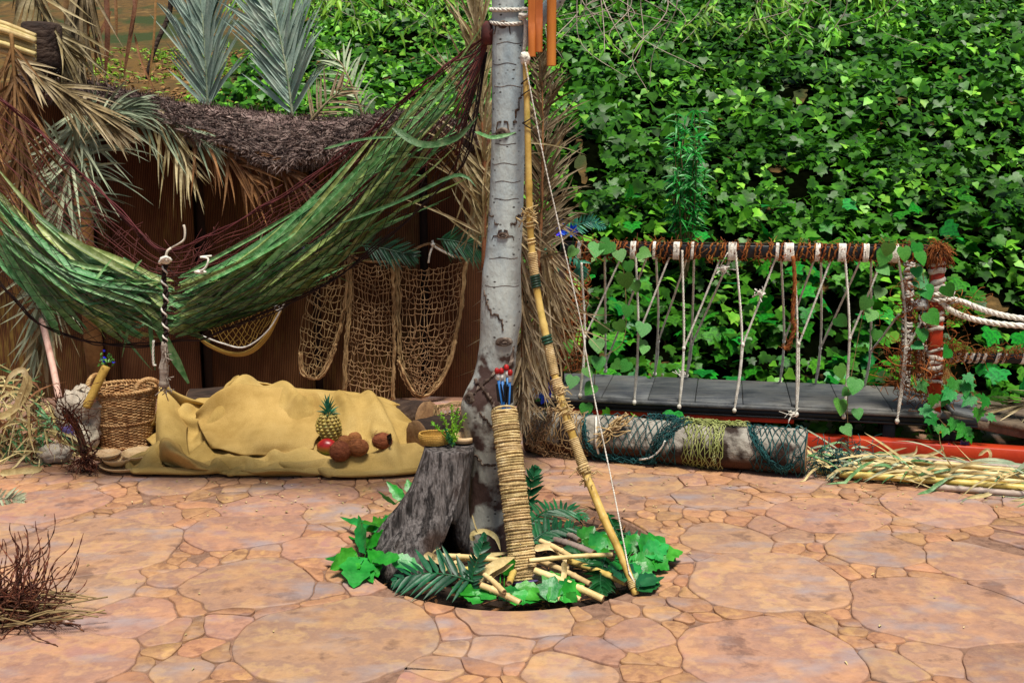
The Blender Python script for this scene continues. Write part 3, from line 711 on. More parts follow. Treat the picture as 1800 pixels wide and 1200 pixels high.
# pale hanging dead fronds at the top left, tips down
frond('palm_frond', 'pale dead palm frond hanging tip down beside the dark post stump', [P(150, -120, 6.9), P(146, -30, 6.85), P(140, 60, 6.85), P(140, 125, 6.9)], 30, .55, .22, .026, 'palm_dry', 'palm_dry', (0, -1, .1), .12, jit=.1, curl=.05, seed=12)
frond('palm_frond', 'loose straw coloured frond hanging high in the left corner', [P(40, -90, 6.6), P(60, -10, 6.6), P(90, 50, 6.6), P(120, 90, 6.6)], 26, .45, .5, .026, 'palm_dry', 'palm_dry', (0, -1, .1), .3, jit=.3, curl=.12, seed=13)
for k, (u0, v0, u1, v1, w_, lab) in enumerate(((187, -20, 184, 148, .034, 'wide brown strip of dead palm hanging left of the bare bank'), (243, -20, 216, 146, .03, 'bent brown strip of dead palm hanging in front of the bare bank'),
        (202, -30, 206, 70, .022, 'short brown palm strip hanging between two longer ones'), (172, -30, 178, 120, .026, 'dull brown palm strip hanging beside the pale frond'),
        (275, -20, 258, 170, .016, 'thin straight dry cane hanging before the bare bank'), (236, 60, 276, 168, .016, 'thin slanting dry cane leaning on the thatch before the bare bank'),
        (120, -40, 128, 105, .04, 'broad pale strip of dead palm hanging beside the sawn post'), (160, -40, 150, 90, .036, 'broad bent strip of dead palm between the sawn post and the brown strips'),
        (105, -30, 60, 40, .03, 'dead palm strip slanting down towards the yellow canes'), (228, -30, 226, 60, .024, 'narrow dead strip hanging from the very top beside the bent brown one'), (196, 20, 168, 135, .024, 'curved dead strip sweeping down left onto the thatch'))):
    mb = MB(); a, b = P(u0, v0, 6.95), P(u1, v1, 6.85); m_ = (a + b) / 2 + A(R.gauss(0, .04), -.03, 0)
    mb.blade(spline([a, m_, b], 9), w_, nrm(A(R.gauss(0, .3), -1, 0)), .3, base=.05, tip=.4)
    tag(mb.build('palm_strip', 'palm_brown', loc=b), lab, 'palm strip', 'dead palm strips hanging before the bank')
mb = MB(); mb.tube(spline([P(302, -10, 7.6), P(296, 30, 7.6), P(276, 75, 7.55), P(262, 118, 7.5), P(258, 140, 7.5)], 16), [.02 - .0005 * k for k in range(16)], 8)
tag(mb.build('branch', 'log_dark', loc=P(258, 140, 7.5)), 'dark bare branch leaning up behind the thatch before the earth bank', 'branch')
# brown fringe fronds hanging under the thatch
for k, (r_, lab, m_, L_) in enumerate((([(180, 175), (250, 195), (330, 232), (380, 262)], 'dry grey frond hanging under the left slope of the thatch', 'palm_greygreen', .3),
        ([(250, 185), (290, 220), (320, 270), (335, 310)], 'brown dry frond hanging down under the middle of the thatch', 'palm_dry', .28),
        ([(330, 225), (370, 255), (420, 290), (455, 330)], 'curly brown dry frond hanging over the dark gap in the fence', 'palm_brown', .3),
        ([(400, 262), (460, 285), (520, 315), (560, 345)], 'brown dry frond under the lowest point of the thatch', 'palm_brown', .26))):
    frond('palm_frond', lab, [P(u, v, 6.55 - .02 * i) for i, (u, v) in enumerate(r_)], 20, L_, .55, .017, m_, 'palm_brown', (0, -1, .1), .5, 'dry fronds fringing the thatch', jit=.25, curl=.14, seed=40 + k)
# dead fronds tied behind the tree
for k, (r_, lab, n_, L_, dd, ang) in enumerate((
        ([(850, 470), (852, 330), (846, 180), (838, 40), (830, -60)], 'dead palm frond standing behind the left side of the tree trunk', 46, .4, 4.75, .45),
        ([(800, 240), (830, 300), (860, 370), (880, 420)], 'dead frond slanting down behind the trunk above the nets', 22, .34, 4.8, .45),
        ([(945, 470), (952, 370), (954, 230), (952, 90)], 'tall dead palm frond standing behind the right side of the tree trunk', 60, .27, 4.9, .75),
        ([(925, 330), (950, 430), (945, 540), (925, 660), (915, 740)], 'dead frond hanging down between the trunk and the coir mat', 44, .36, 5.1, .42),
        ([(965, 430), (975, 520), (968, 600), (950, 680)], 'pale dead frond hanging in front of the coir mat', 34, .3, 5.3, .5),
        ([(905, 330), (915, 480), (918, 600), (910, 700)], 'drab dead frond hanging close behind the trunk', 34, .28, 4.85, .4))):
    frond('palm_frond', lab, [P(u, v, dd + .03 * i) for i, (u, v) in enumerate(r_)], int(n_ * 1.7), L_ * 1.05, ang, .0115, 'palm_dry', 'palm_brown', (.1, -1, .1), .1 if k < 3 else .05, 'dead fronds tied around the trunk', jit=.27, curl=.16, seed=60 + k)
# bundle of cut canes and a sawn dark post high at the left
for k in range(8):
    mb = MB(); a = P(-60, 25 + k * 8, 6.35 - .03 * (k % 3)); b = P(62, 62 + k * 6.5 + R.uniform(-3, 3), 6.3 - .03 * (k % 3)); mb.tube(spline([a, (a + b) / 2 + A(0, 0, .015), b], 8), .016, 8)
    tag(mb.build('cane', 'bamboo_pale', loc=b), ['lowest', 'second lowest', 'third lowest', 'fourth from the bottom', 'fourth from the top', 'third from the top', 'second from the top', 'topmost'][7 - k] + ' yellow cane of the bundle beside the dark sawn post', 'cane', 'yellow canes bundled at the top left')
mb = MB(); p = P(76, 105, 6.5); mb.lathe([(.1, -.1), (.105, 0), (.11, .12), (.115, .2), (.1, .215)], p, 16, wob=.04); ob = mb.build('sawn_post', 'log_dark', loc=p)
tag(ob, 'dark sawn post end standing above the sloping thatch', 'post')

# ------------------------------------------------------------------ fishing nets
def net_grid(mb, S, ni, nj, rad, jit, rows=True, sub=3, n=4):
    Pg = np.array([[S(i / ni, j / nj) for i in range(ni + 1)] for j in range(nj + 1)]) + NR.normal(0, jit, (nj + 1, ni + 1, 3)) * A(1, .6, 1)
    for i in range(ni + 1):
        q = Pg[:, i].copy(); mb.tube(spline(q, nj * 2 + 1), rad, n, False)
    for j in range(nj + 1):
        q = spline(Pg[j], ni * sub + 1); s = (np.arange(len(q)) % sub) / sub
        q[:, 2] -= .3 * np.abs(np.gradient(q[:, 0])).mean() * sub * np.sin(math.pi * s); mb.tube(q, rad, n, False)
    return Pg
def diamond(mb, S, ni, nj, rad, jit, n=4):
    Pg = np.array([[S(min(1, (i + (.5 if j % 2 else 0)) / ni), j / nj) for i in range(ni + 1)] for j in range(nj + 1)]) + NR.normal(0, jit, (nj + 1, ni + 1, 3))
    for i in range(ni + 1):
        mb.tube([Pg[j, min(ni, i)] for j in range(nj + 1)], rad, n, False)
        mb.tube([Pg[j, max(0, i - (1 if j % 2 else 0))] for j in range(nj + 1)], rad, n, False)
    return Pg
def quad(c, d, bulge=.06):             # S(s,t) from four photo outline tables: left, right columns of (u,v)
    Lc, Rc = c
    def S(s, t):
        a = spline(np.array(Lc, float), 30)[int(t * 29)]; b = spline(np.array(Rc, float), 30)[int(t * 29)]
        q = a * (1 - s) + b * s
        sag = 4 * s * (1 - s)
        return P(q[0], q[1] + sag * (14 if t < .5 else 6) * (1 - t), d - bulge * sag)
    return S
def fishing_net(label, left, right, ni, nj, edge_l, edge_r, bottom=None, m='net_tan', d=6.86, rad=.0027, edge=.015, top=None):
    root = thing('fishing_net', label, 'fishing net', P(left[-1][0], left[-1][1], d), 'fishing nets hung on the reed fence')
    mb = MB(); S = quad((left, right), d); net_grid(mb, S, ni, nj, rad, .007); mb.build('mesh', m, root)
    for k in range(2):
        if not (edge_l, edge_r)[k]: continue
        pth = spline([P(u, v, d - .02) for u, v in (left, right)[k]], 30) + NR.normal(0, .003, (30, 3)); mb = MB()
        for q in range(7):
            off = NR.normal(0, edge * .55, 3); mb.tube(pth + off + NR.normal(0, .003, pth.shape), edge * .36, 5, tint=R.uniform(.8, 1.15))
        mb.build('edge_rope', m, root)
    if bottom:
        mb = MB(); pth = spline([P(u, v, d - .04) for u, v in bottom], 36)
        for q in range(6): mb.tube(pth + NR.normal(0, edge * .5, 3) + NR.normal(0, .003, pth.shape), edge * .36, 5, tint=R.uniform(.8, 1.15))
        mb.build('hem_rope', m, root)
    if top:
        mb = MB(); mb.rope([P(u, v, d - .03) for u, v in top], .009, 3); mb.build('head_rope', m, root)
    return root
fishing_net('brown fishing net hanging as a narrow bag between the hammock and the middle net', [(560, 470), (540, 520), (528, 590), (530, 655)], [(615, 455), (606, 540), (588, 610), (562, 662)], 10, 20, False, True, [(528, 620), (533, 655), (550, 664), (568, 658), (585, 625), (590, 605)])
fishing_net('tan fishing net hanging flat with thick straight side ropes, middle one of the wall', [(617, 450), (616, 530), (610, 610), (604, 690)], [(690, 460), (692, 540), (692, 620), (690, 705)], 12, 25, True, True, None, top=[(617, 448), (640, 458), (668, 460), (692, 458)])
fishing_net('large tan fishing net hung in a U shape next to the tree trunk', [(697, 462), (700, 540), (702, 610), (706, 645), (725, 685)], [(820, 455), (812, 530), (800, 600), (780, 660), (752, 694)], 17, 26, True, True, [(700, 635), (712, 665), (728, 690), (746, 696), (768, 680), (790, 640), (800, 600)], top=[(695, 462), (725, 440), (760, 428), (790, 446), (822, 456)])
ob = MB()
root = thing('fishing_net', 'small yellowish net with a curved rim sagging below the hammock', 'fishing net', P(430, 620, 6.85), 'fishing nets hung on the reed fence')
def S(s, t):
    u = 348 + (500 - 348) * s; lo = 535 + 88 * math.sin(math.pi * min(1, s * 1.02)) ** .7 - 25 * s; hi = 540 - 10 * s
    return P(u, hi + (lo - hi) * t, 6.85)
mb = MB(); diamond(mb, S, 15, 10, .003, .004); mb.build('mesh', 'net_yellow', root)
mb = MB(); rim = spline([P(348, 590, 6.83), P(365, 606, 6.83), P(405, 622, 6.83), P(440, 618, 6.83), P(470, 590, 6.83), P(492, 545, 6.83)], 40)
for q in range(5): mb.tube(rim + NR.normal(0, .008, 3), .008, 6)
mb.build('rim_rope', 'net_yellow', root)
mb = MB(); mb.tube(spline([P(355, 590, 6.8), P(390, 603, 6.8), P(430, 610, 6.8), P(470, 582, 6.8), P(497, 538, 6.8), P(502, 524, 6.8)], 30), .006, 6); mb.build('cord', 'rope_white', root)
mb = MB(); a = np.linspace(0, 6.3, 16); c = P(487, 541, 6.8); mb.tube([c + .016 * A(math.cos(q), 0, math.sin(q)) for q in a], .004, 6); mb.build('ring', 'rope_white', root)
# hanging cord and white tie over the nets
mb = MB(); mb.rope([P(760, 423, 6.78), P(763, 432, 6.76), P(775, 440, 6.76), P(800, 452, 6.77)], .008); mb.rope([P(762, 430, 6.76), P(756, 445, 6.75), P(753, 462, 6.76)], .007)
mb.lathe([(.002, -.012), (.014, -.006), (.015, .006), (.003, .014)], P(761, 430, 6.75), 10)
tag(mb.build('cord', 'rope_white', loc=P(753, 462, 6.76)), 'white cord tying the top of the large net to the fence', 'cord')
# cycad leaves tucked over the nets
def fern(label, rach, n, L, w_, m='fern', ang=1.15, nor=(0, -1, .2), droop=.1, group=None, seed=1, name='fern_frond', lf=None, fold=.2, cat='fern frond', rad=.005, jit=.06):
    return frond(name, label, rach, n, L, ang, w_, m, m, nor, droop, group, False, rad, .06, jit, lf, .02, fold, cat, seed)
cy = lambda s: math.sin(math.pi * min(1, .25 + .72 * s)) ** .7
fern('dark green cycad leaf laid over the top of the middle fishing net', [P(635, 432, 6.7), P(670, 436, 6.68), P(705, 444, 6.68), P(732, 452, 6.7)], 30, .15, .011, 'cycad', .95, (0, -1, .15), .12, 'cycad leaves over the nets', 21, 'cycad_leaf', cy, cat='cycad leaf')
fern('dark green cycad leaf over the large net beside the trunk', [P(768, 420, 6.66), P(800, 424, 6.64), P(830, 432, 6.64), P(862, 448, 6.66)], 32, .17, .011, 'cycad', .95, (0, -1, .15), .12, 'cycad leaves over the nets', 22, 'cycad_leaf', cy, cat='cycad leaf')
# ------------------------------------------------------------------ burlap cloth draped over a low heap (small cloth simulation)
def heap(x, y):
    u = 900 + 1800 * x / 5.95
    ridge = lin([(250, .0), (300, .1), (340, .16), (400, .27), (430, .29), (480, .26), (600, .235), (650, .21), (690, .14), (720, .07), (740, .02), (770, 0)], u)
    yc = 5.92; dy = np.abs(y - yc) / .3
    h = ridge * np.clip(1 - dy ** 2.2, 0, 1) ** .6
    front = .03 * np.clip(1 - ((y - 5.45) / .25) ** 2, 0, 1) * (1 + np.sin(u * .06))
    for (ua, ya, ub, yb, hh, ww) in ((478, 6.0, 560, 5.5, .11, .035), (430, 6.0, 385, 5.35, .12, .04), (560, 5.8, 515, 5.55, .10, .028), (640, 5.98, 712, 5.25, .10, .04), (455, 5.75, 520, 5.3, .09, .03), (340, 5.95, 318, 5.2, .10, .035), (600, 5.22, 700, 5.3, .05, .03), (400, 5.24, 530, 5.22, .06, .028), (590, 5.9, 640, 5.5, .09, .03), (690, 5.3, 740, 5.5, .07, .03)):
        xa, xb = (ua - 900) / 1800 * 5.95, (ub - 900) / 1800 * 5.95; dx, dy2 = xb - xa, yb - ya; tt = np.clip(((x - xa) * dx + (y - ya) * dy2) / (dx * dx + dy2 * dy2), 0, 1)
        h = h + hh * np.exp(-((x - xa - tt * dx) ** 2 + (y - ya - tt * dy2) ** 2) / ww ** 2) * np.sin(math.pi * np.clip(tt * .9 + .05, 0, 1)) ** .5
    return np.maximum(h, 0) + front + .008
def simulate_cloth():
    nx, ny = 84, 50; W, H = 2.15, 1.5
    gx, gy = np.meshgrid(np.linspace(0, 1, nx), np.linspace(0, 1, ny))      # gy 0 front, 1 back
    x0 = -2.32 + gx * W; y0 = 4.86 + gy * H
    p = np.stack([x0, y0, heap(x0, y0) + .03 + .03 * np.sin(gx * 23 + 5 * gy) + .03 * np.sin(gx * 11 + gy * 17)], -1)
    rest = np.stack([gx * W, gy * H], -1)
    v = np.zeros_like(p); dt = 1 / 60
    def links(di, dj):
        out = []
        i = np.arange(ny)[:, None] * np.ones((1, nx), int); j = np.arange(nx)[None] * np.ones((ny, 1), int)
        ok = (i + di >= 0) & (i + di < ny) & (j + dj >= 0) & (j + dj < nx)
        for par in (0, 1):
            key = (i // max(1, abs(di)) if di and not dj else j // max(1, abs(dj))) % 2 == par
            s = ok & key; a = (i[s], j[s]); b = (i[s] + di, j[s] + dj)
            L = np.linalg.norm(rest[a] - rest[b], axis=-1); out.append((a, b, L))
        return out
    cons = [(c, 1.0) for d in ((0, 1), (1, 0)) for c in links(*d)] + [(c, .55) for d in ((1, 1), (1, -1)) for c in links(*d)] + [(c, .05) for d in ((0, 3), (3, 0)) for c in links(*d)]
    # kinematic grips: (grid i, j) -> target point
    grips = {(0, 0): G(288, 816), (0, nx - 1): G(735, 812), (ny - 1, 2): A(-1.98, 5.74, .36), (ny - 1, 20): A(-1.62, 5.98, .36),
             (0, 16): G(300, 826), (0, 32): G(385, 834), (0, 44): G(470, 828), (0, 56): G(560, 833), (0, 68): G(640, 831), (0, 76): G(700, 822),
             (ny - 1, nx - 1): A(-.56, 5.8, .03), (25, nx - 1): A(-.56, 5.5, .03), (25, 0): A(-1.92, 5.5, .06), (12, 0): A(-1.92, 5.36, .03)}
    start = {k: p[k].copy() for k in grips}
    T = 150
    for s in range(T + 60):
        k = min(1, s / T); k = k * k * (3 - 2 * k)
        v *= .96; v[..., 2] -= 9.8 * dt * .6
        q = p + v * dt
        for it in range(5):
            for (a, b, L), st in cons:
                d = q[a] - q[b]; l = np.linalg.norm(d, axis=-1); 
                c = (.5 * st * (l - L) / np.maximum(l, 1e-6))[:, None] * d
                q[a] -= c; q[b] += c
            for g, t in grips.items(): q[g] = start[g] * (1 - k) + t * k
        h = heap(q[..., 0], q[..., 1]) + .004
        hit = q[..., 2] < h
        q[..., 2] = np.where(hit, h, q[..., 2])
        nv = (q - p) / dt; nv[hit] *= A(.25, .25, 0)
        v = nv; p = q
    return p
cp = simulate_cloth()
for i_ in range(cp.shape[0]):
    for j_ in range(cp.shape[1]):
        x_, y_, z_ = cp[i_, j_]; w1 = noise.noise(Vector((x_ * 5 + z_ * 4 + y_ * 2, y_ * 4 - x_ * 1.5, 2.0))); w2 = noise.noise(Vector((x_ * 9 - y_ * 4, y_ * 7 + x_ * 3 + z_ * 5, 6.0))); k_ = min(1, max(0, (y_ - 5.1) / .15))
        up_ = (.02 * (1 - min(1, abs(w1) * 3.5)) ** 2 + .010 * (1 - min(1, abs(w2) * 3.5)) ** 2) * k_; cp[i_, j_] += A(0, -.7 * up_, .7 * up_)
for _ in range(1):
    s = cp.copy(); s[1:-1, 1:-1] = .8 * cp[1:-1, 1:-1] + .05 * (cp[:-2, 1:-1] + cp[2:, 1:-1] + cp[1:-1, :-2] + cp[1:-1, 2:]); cp = s
ny, nx = cp.shape[:2]
cloth = thing('burlap_cloth', 'mustard burlap cloth draped in folds over a low heap with fruit on it', 'cloth', (-1.4, 5.5, 0))
mb = MB(); F = [[j * nx + i, j * nx + i + 1, (j + 1) * nx + i + 1, (j + 1) * nx + i] for j in range(ny - 1) for i in range(nx - 1)]
mb.add(cp.reshape(-1, 3), F); ob = mb.build('cloth', 'burlap', cloth)
md = ob.modifiers.new('sub', 'SUBSURF'); md.levels = 1; md.render_levels = 1
md = ob.modifiers.new('thick', 'SOLIDIFY'); md.thickness = .007; md.offset = 1
# loose folded tongue of cloth lying at the front and a rolled hem
def sheet(name, rows, w_n=24, parent=cloth, th=.007, rip=.0, seed=1, m='burlap'):
    r = [spline(q, w_n) for q in rows]; r = np.array(r); r2 = np.array([spline(r[:, j], max(8, len(rows) * 5)) for j in range(w_n)])
    for a in range(r2.shape[0]):
        for b in range(r2.shape[1]): r2[a, b, 2] = max(.006, r2[a, b, 2] + rip * noise.noise(Vector((r2[a, b, 0] * 9, r2[a, b, 1] * 9, seed))))
    mb = MB(); n1, n2 = r2.shape[:2]
    mb.add(r2.reshape(-1, 3), [[i * n2 + j, i * n2 + j + 1, (i + 1) * n2 + j + 1, (i + 1) * n2 + j] for i in range(n1 - 1) for j in range(n2 - 1)])
    ob = mb.build(name, m, parent); md = ob.modifiers.new('sub', 'SUBSURF'); md.levels = 1; md.render_levels = 1
    md = ob.modifiers.new('thick', 'SOLIDIFY'); md.thickness = th; md.offset = 0; return ob
from mathutils.bvhtree import BVHTree
bv = BVHTree.FromPolygons([tuple(q) for q in cp.reshape(-1, 3)], F)
def cloth_z(x, y):
    h = bv.ray_cast(Vector((x, y, 2)), Vector((0, 0, -1))); return h[0].z + .007 if h[0] is not None else 0.0
def on(u, v, up=0.0):                  # follow the photo ray until it meets the cloth
    h = bv.ray_cast(Vector((0, 0, EYE)), Vector(nrm(ray(u, v)))); 
    return A(*h[0]) + A(0, -.012, .006 + up) if h[0] is not None else G(u, v, .01) + A(0, 0, up)
# big folded flap over the left: its lower edge hangs in a doubled hem
sheet('folded_flap', [[on(345, 735, .03), on(400, 690, .035), on(470, 690, .035), on(560, 700, .03)],
                      [on(350, 755, .035), on(410, 740, .05), on(480, 745, .05), on(575, 752, .04)],
                      [on(362, 778, .03), on(400, 778, .045), on(470, 786, .05), on(556, 786, .035)],
                      [on(372, 790, .008), on(408, 800, .02), on(450, 806, .012), on(552, 792, .008)]], 30, rip=.012, seed=4)
sheet('front_hem', [[G(420, 824, .02), G(480, 818, .03), G(530, 816, .02), G(585, 818, .03)],
                    [G(425, 830, .03), G(480, 828, .05), G(540, 826, .04), G(590, 828, .03)],
                    [G(430, 834, .01), G(480, 835, .012), G(540, 835, .01), G(596, 835, .01)]], 26, rip=.02, seed=9)
sheet('left_fold', [[A(-2.02, 5.74, .36), A(-1.99, 5.6, .28), A(-1.95, 5.45, .15), A(-1.9, 5.3, .03)],
                    [A(-1.93, 5.72, .27), A(-1.9, 5.54, .24), A(-1.88, 5.36, .15), A(-1.8, 5.2, .03)],
                    [A(-1.86, 5.74, .16), A(-1.82, 5.56, .14), A(-1.76, 5.38, .1), A(-1.68, 5.22, .02)]], 22, rip=.03, seed=14)
sheet('low_fold', [[G(278, 800, .05), G(280, 812, .03), G(305, 825, .012)],
                   [G(285, 770, .16), G(300, 790, .16), G(345, 822, .06)],
                   [G(310, 775, .12), G(330, 800, .09), G(390, 830, .02)]], 18, rip=.02, seed=19)

# ------------------------------------------------------------------ fruit on the cloth
def place(u, v, r):                    # centre of a round thing whose foot is seen at u,v on the cloth
    p = on(u, v); return A(p[0], p[1] + r * .35, max(cloth_z(p[0], p[1] + r * .35), p[2]) )
def globe(mb, c, r, sc=(1, 1, 1), n=18, m=12, wob=.03, seed=0, ax=None, tip=0.0):
    ax = np.eye(3) if ax is None else np.asarray(ax)
    rings = []
    for k in range(m + 1):
        th = math.pi * k / m; ring = []
        for j in range(n):
            ph = 2 * math.pi * j / n
            d = A(math.sin(th) * math.cos(ph), math.sin(th) * math.sin(ph), -math.cos(th))
            q = r * (1 + wob * noise.noise(Vector(d * 2.4 + seed)) + wob * .5 * noise.noise(Vector(d * 6 + seed)))
            if tip: q *= 1 + tip * max(0, d[2]) ** 6
            d = d * q * A(*sc); ring.append(c + d[0] * ax[0] + d[1] * ax[1] + d[2] * ax[2])
        rings.append(ring)
    mb.loft(rings)
# pineapple
b0 = place(578, 782, .07)
root = thing('pineapple', 'whole ripe pineapple with green crown standing on the burlap cloth', 'pineapple', b0)
H, Rr = .155, .068
def pine_r(k): return Rr * (math.sin(math.pi * (.14 + .76 * k)) ** .55)
mb = MB(); mb.lathe([(pine_r(k) * .93, k * H) for k in np.linspace(0, 1, 12)], b0, 20); mb.build('core', 'pine_eye', root)
for row in range(9):
    k = (row + .5) / 9
    for j in range(13):
        a = 2 * math.pi * (j + .5 * (row % 2)) / 13 + .1 * row; r = pine_r(k); o = A(math.cos(a), math.sin(a), 0)
        c = b0 + o * r * .94 + A(0, 0, k * H); t = A(-math.sin(a), math.cos(a), 0); up = A(0, 0, 1); w2, h2 = r * .235, H / 9 * .56
        mb = MB(); mb.add([c - t * w2, c - up * h2, c + t * w2, c + up * h2, c + o * .008 - t * w2 * .5, c + o * .008 - up * h2 * .5, c + o * .008 + t * w2 * .5, c + o * .008 + up * h2 * .5, c + o * .014 + up * h2 * .6],
            [[0, 1, 5, 4], [1, 2, 6, 5], [2, 3, 7, 6], [3, 0, 4, 7], [4, 5, 8], [5, 6, 8], [6, 7, 8], [7, 4, 8]], R.uniform(.7, 1.25)); mb.build('eye', 'pine_eye', root)
for k in range(26):
    a = k * 2.4; s = k / 26; ot = A(math.cos(a), math.sin(a), 0); p = b0 + A(0, 0, H * .96 + s * .035) + ot * .02 * (1 - s)
    L = .055 + .045 * s; mb = MB(); mb.blade(leaflet_path(p, nrm(ot * (1.0 - .8 * s) + A(0, 0, .45 + s)), L, .3 * (1 - s), 6), .017, nrm(A(0, 0, 1) - ot * .6), .5, R.uniform(.8, 1.2), base=.05, tip=.7); mb.build('crown_leaf', 'pine_leaf', root)
# mango
b1 = place(575, 801, .05); mb = MB(); globe(mb, b1 + A(0, 0, .044), .046, (1.22, .95, 1.0), wob=.03, seed=3)
root = thing('mango', 'red and green mango lying against the foot of the pineapple', 'mango', b1); mb.build('skin', 'mango', root)
mb = MB(); mb.tube([b1 + A(.05, 0, .06), b1 + A(.06, 0, .066)], .004, 6); mb.build('stem', 'twig_tan', root)
def coconut(label, u, v, r, sc=(1, 1, 1), seed=0, broken=False, ax=None, cat='coconut', tip=.0):
    b = place(u, v, r); root = thing('coconut', label, cat, b, 'coconuts on the burlap cloth')
    mb = MB(); globe(mb, b + A(0, 0, r * .95 * sc[2]), r, sc, 22, 16, .05, seed, ax, tip); mb.build('shell', 'coconut', root)
    mb = MB()
    for k in range(60):
        d = nrm(NR.normal(0, 1, 3)); p = b + A(0, 0, r * .95) + d * A(*sc) * r * 1.0; t = nrm(np.cross(d, NR.normal(0, 1, 3)))
        mb.tube([p, p + t * .014 + d * .002, p + t * .028 + d * R.uniform(.0, .006)], .0007, 3, tint=R.uniform(.8, 1.6))
    mb.build('fibres', 'coconut', root, kind='stuff')
    return root, b
coconut('round brown coconut in front of the mango, foremost fruit on the cloth', 598, 820, .056, seed=1)
coconut('brown coconut beside the orange slice, between the foremost coconut and the split one', 629, 806, .052, (1.15, .95, .92), seed=2)
rt, b = coconut('brown coconut with a torn open shell, rightmost fruit on the cloth', 672, 791, .05, (1.1, .95, .9), seed=5)
mb = MB()
for k in range(7):
    a = k * .5 - .9; p = b + A(.035 + .006 * math.cos(a), -.03, .05 + .02 * math.sin(a)); mb.blade(spline([p, p + A(.012, -.012, .012), p + A(.016, -.02, .03)], 5), .02, (-.3, -1, .3), .4, base=.05)
mb.build('torn_husk', 'log_dark', rt)
b2 = place(614, 787, .035); root = thing('taro_root', 'knobbly brown root lying behind the coconuts beside the pineapple', 'root', b2)
mb = MB(); globe(mb, b2 + A(-.025, 0, .034), .034, (1.1, .9, .9), wob=.1, seed=8); mb.build('thick_end', 'coconut', root)
mb = MB(); globe(mb, b2 + A(.03, .01, .047), .034, (1.2, .9, 1), wob=.14, seed=9); mb.build('knob', 'coconut', root)
b3 = place(618, 802, .02); mb = MB(); mb.lathe([(.001, -.004), (.026, -.004), (.03, 0), (.026, .004), (.001, .004)], b3 + A(0, .01, .03), 18, ax=[A(1, 0, 0), A(0, .5, .85), A(0, -.85, .5)])
tag(mb.build('orange_slice', 'orange_peel', loc=b3), 'thin yellow orange slice tucked between two coconuts', 'orange slice')

# ------------------------------------------------------------------ wicker basket
bp = G(208, 790); bp = A(bp[0], bp[1] + .12, 0)
root = thing('wicker_basket', 'round brown wicker basket with two looped handles standing left of the burlap cloth', 'basket', bp)
HB = .335
def br(z): return .140 + .042 * min(1, z / HB) ** .8
mb = MB(); nst = 40
for k in range(38):
    z = .012 + k * (HB - .03) / 37; a = np.linspace(0, 2 * math.pi, 161); r = br(z) + .0048 * np.sin(a * nst / 2 + math.pi * (k % 2))
    tn = .75 + .5 * R.random()
    mb.tube(np.stack([bp[0] + r * np.cos(a), bp[1] + r * np.sin(a), np.full(161, z) + .002 * np.sin(a * 5 + k)], 1), .0046, 5, False, tint=tn)
mb.build('weave', 'wicker', root)
for k in range(nst):
    a = (k + .5) * 2 * math.pi / nst; mb = MB(); zz = np.linspace(.0, HB, 8)
    mb.tube([(bp[0] + br(z) * math.cos(a), bp[1] + br(z) * math.sin(a), z) for z in zz], .005, 5); mb.build('stake', 'wicker', root)
for z, rd, nm in ((HB, .012, 'rim'), (.15, .008, 'waist_band'), (.012, .009, 'foot_band')):
    mb = MB(); a = np.linspace(0, 2 * math.pi, 70); mb.rope(np.stack([bp[0] + (br(z) + .004) * np.cos(a), bp[1] + (br(z) + .004) * np.sin(a), np.full(70, z)], 1), rd, 2, turns=34, seg=240); mb.build(nm, 'wicker', root)
mb = MB(); mb.lathe([(.15, .012), (.15, .02)], bp, 24); mb.build('base', 'wicker', root)
for a0 in (-.35, math.pi - .3):
    mb = MB(); c = bp + A(.182 * math.cos(a0), .182 * math.sin(a0), HB); t = A(-math.sin(a0), math.cos(a0), 0) if a0 > 1 else nrm(A(.75, .5, 0))
    mb.rope([c + t * (.068 * math.cos(q)) + A(0, 0, .062 * math.sin(q)) for q in np.linspace(-.2, math.pi + .2, 16)], .014, 3, turns=7, seg=60); mb.build('handle', 'wicker', root)
# wooden dishes
def dish(label, u, v, r, z, h=.03, tilt=0.0, sq=1.0):
    g = G(u, v, z); ax = [A(1, 0, 0), A(0, math.cos(tilt), math.sin(tilt)), A(0, -math.sin(tilt), math.cos(tilt))]
    mb = MB(); mb.lathe([(r * .55, 0), (r * .62, .001), (r * .9, h * .6), (r, h), (r * .985, h + .003), (r * .93, h), (r * .8, h * .55), (r * .3, h * .3), (.002, h * .28)], g, 32, ax=ax)
    return tag(mb.build('wooden_dish', 'dish_wood', loc=g), label, 'dish', 'wooden dishes by the basket')
dish('large flat wooden plate on the paving under the other wooden dishes', 226, 823, .148, .002, .034)
dish('small wooden bowl sitting on the near side of the large plate', 208, 815, .082, .03, .034)
dish('wooden bowl leaning on the right side of the large plate nearest the cloth', 243, 805, .084, .045, .034, .12)
dish('wooden dish at the back left of the large plate in front of the bag', 184, 806, .086, .045, .03)
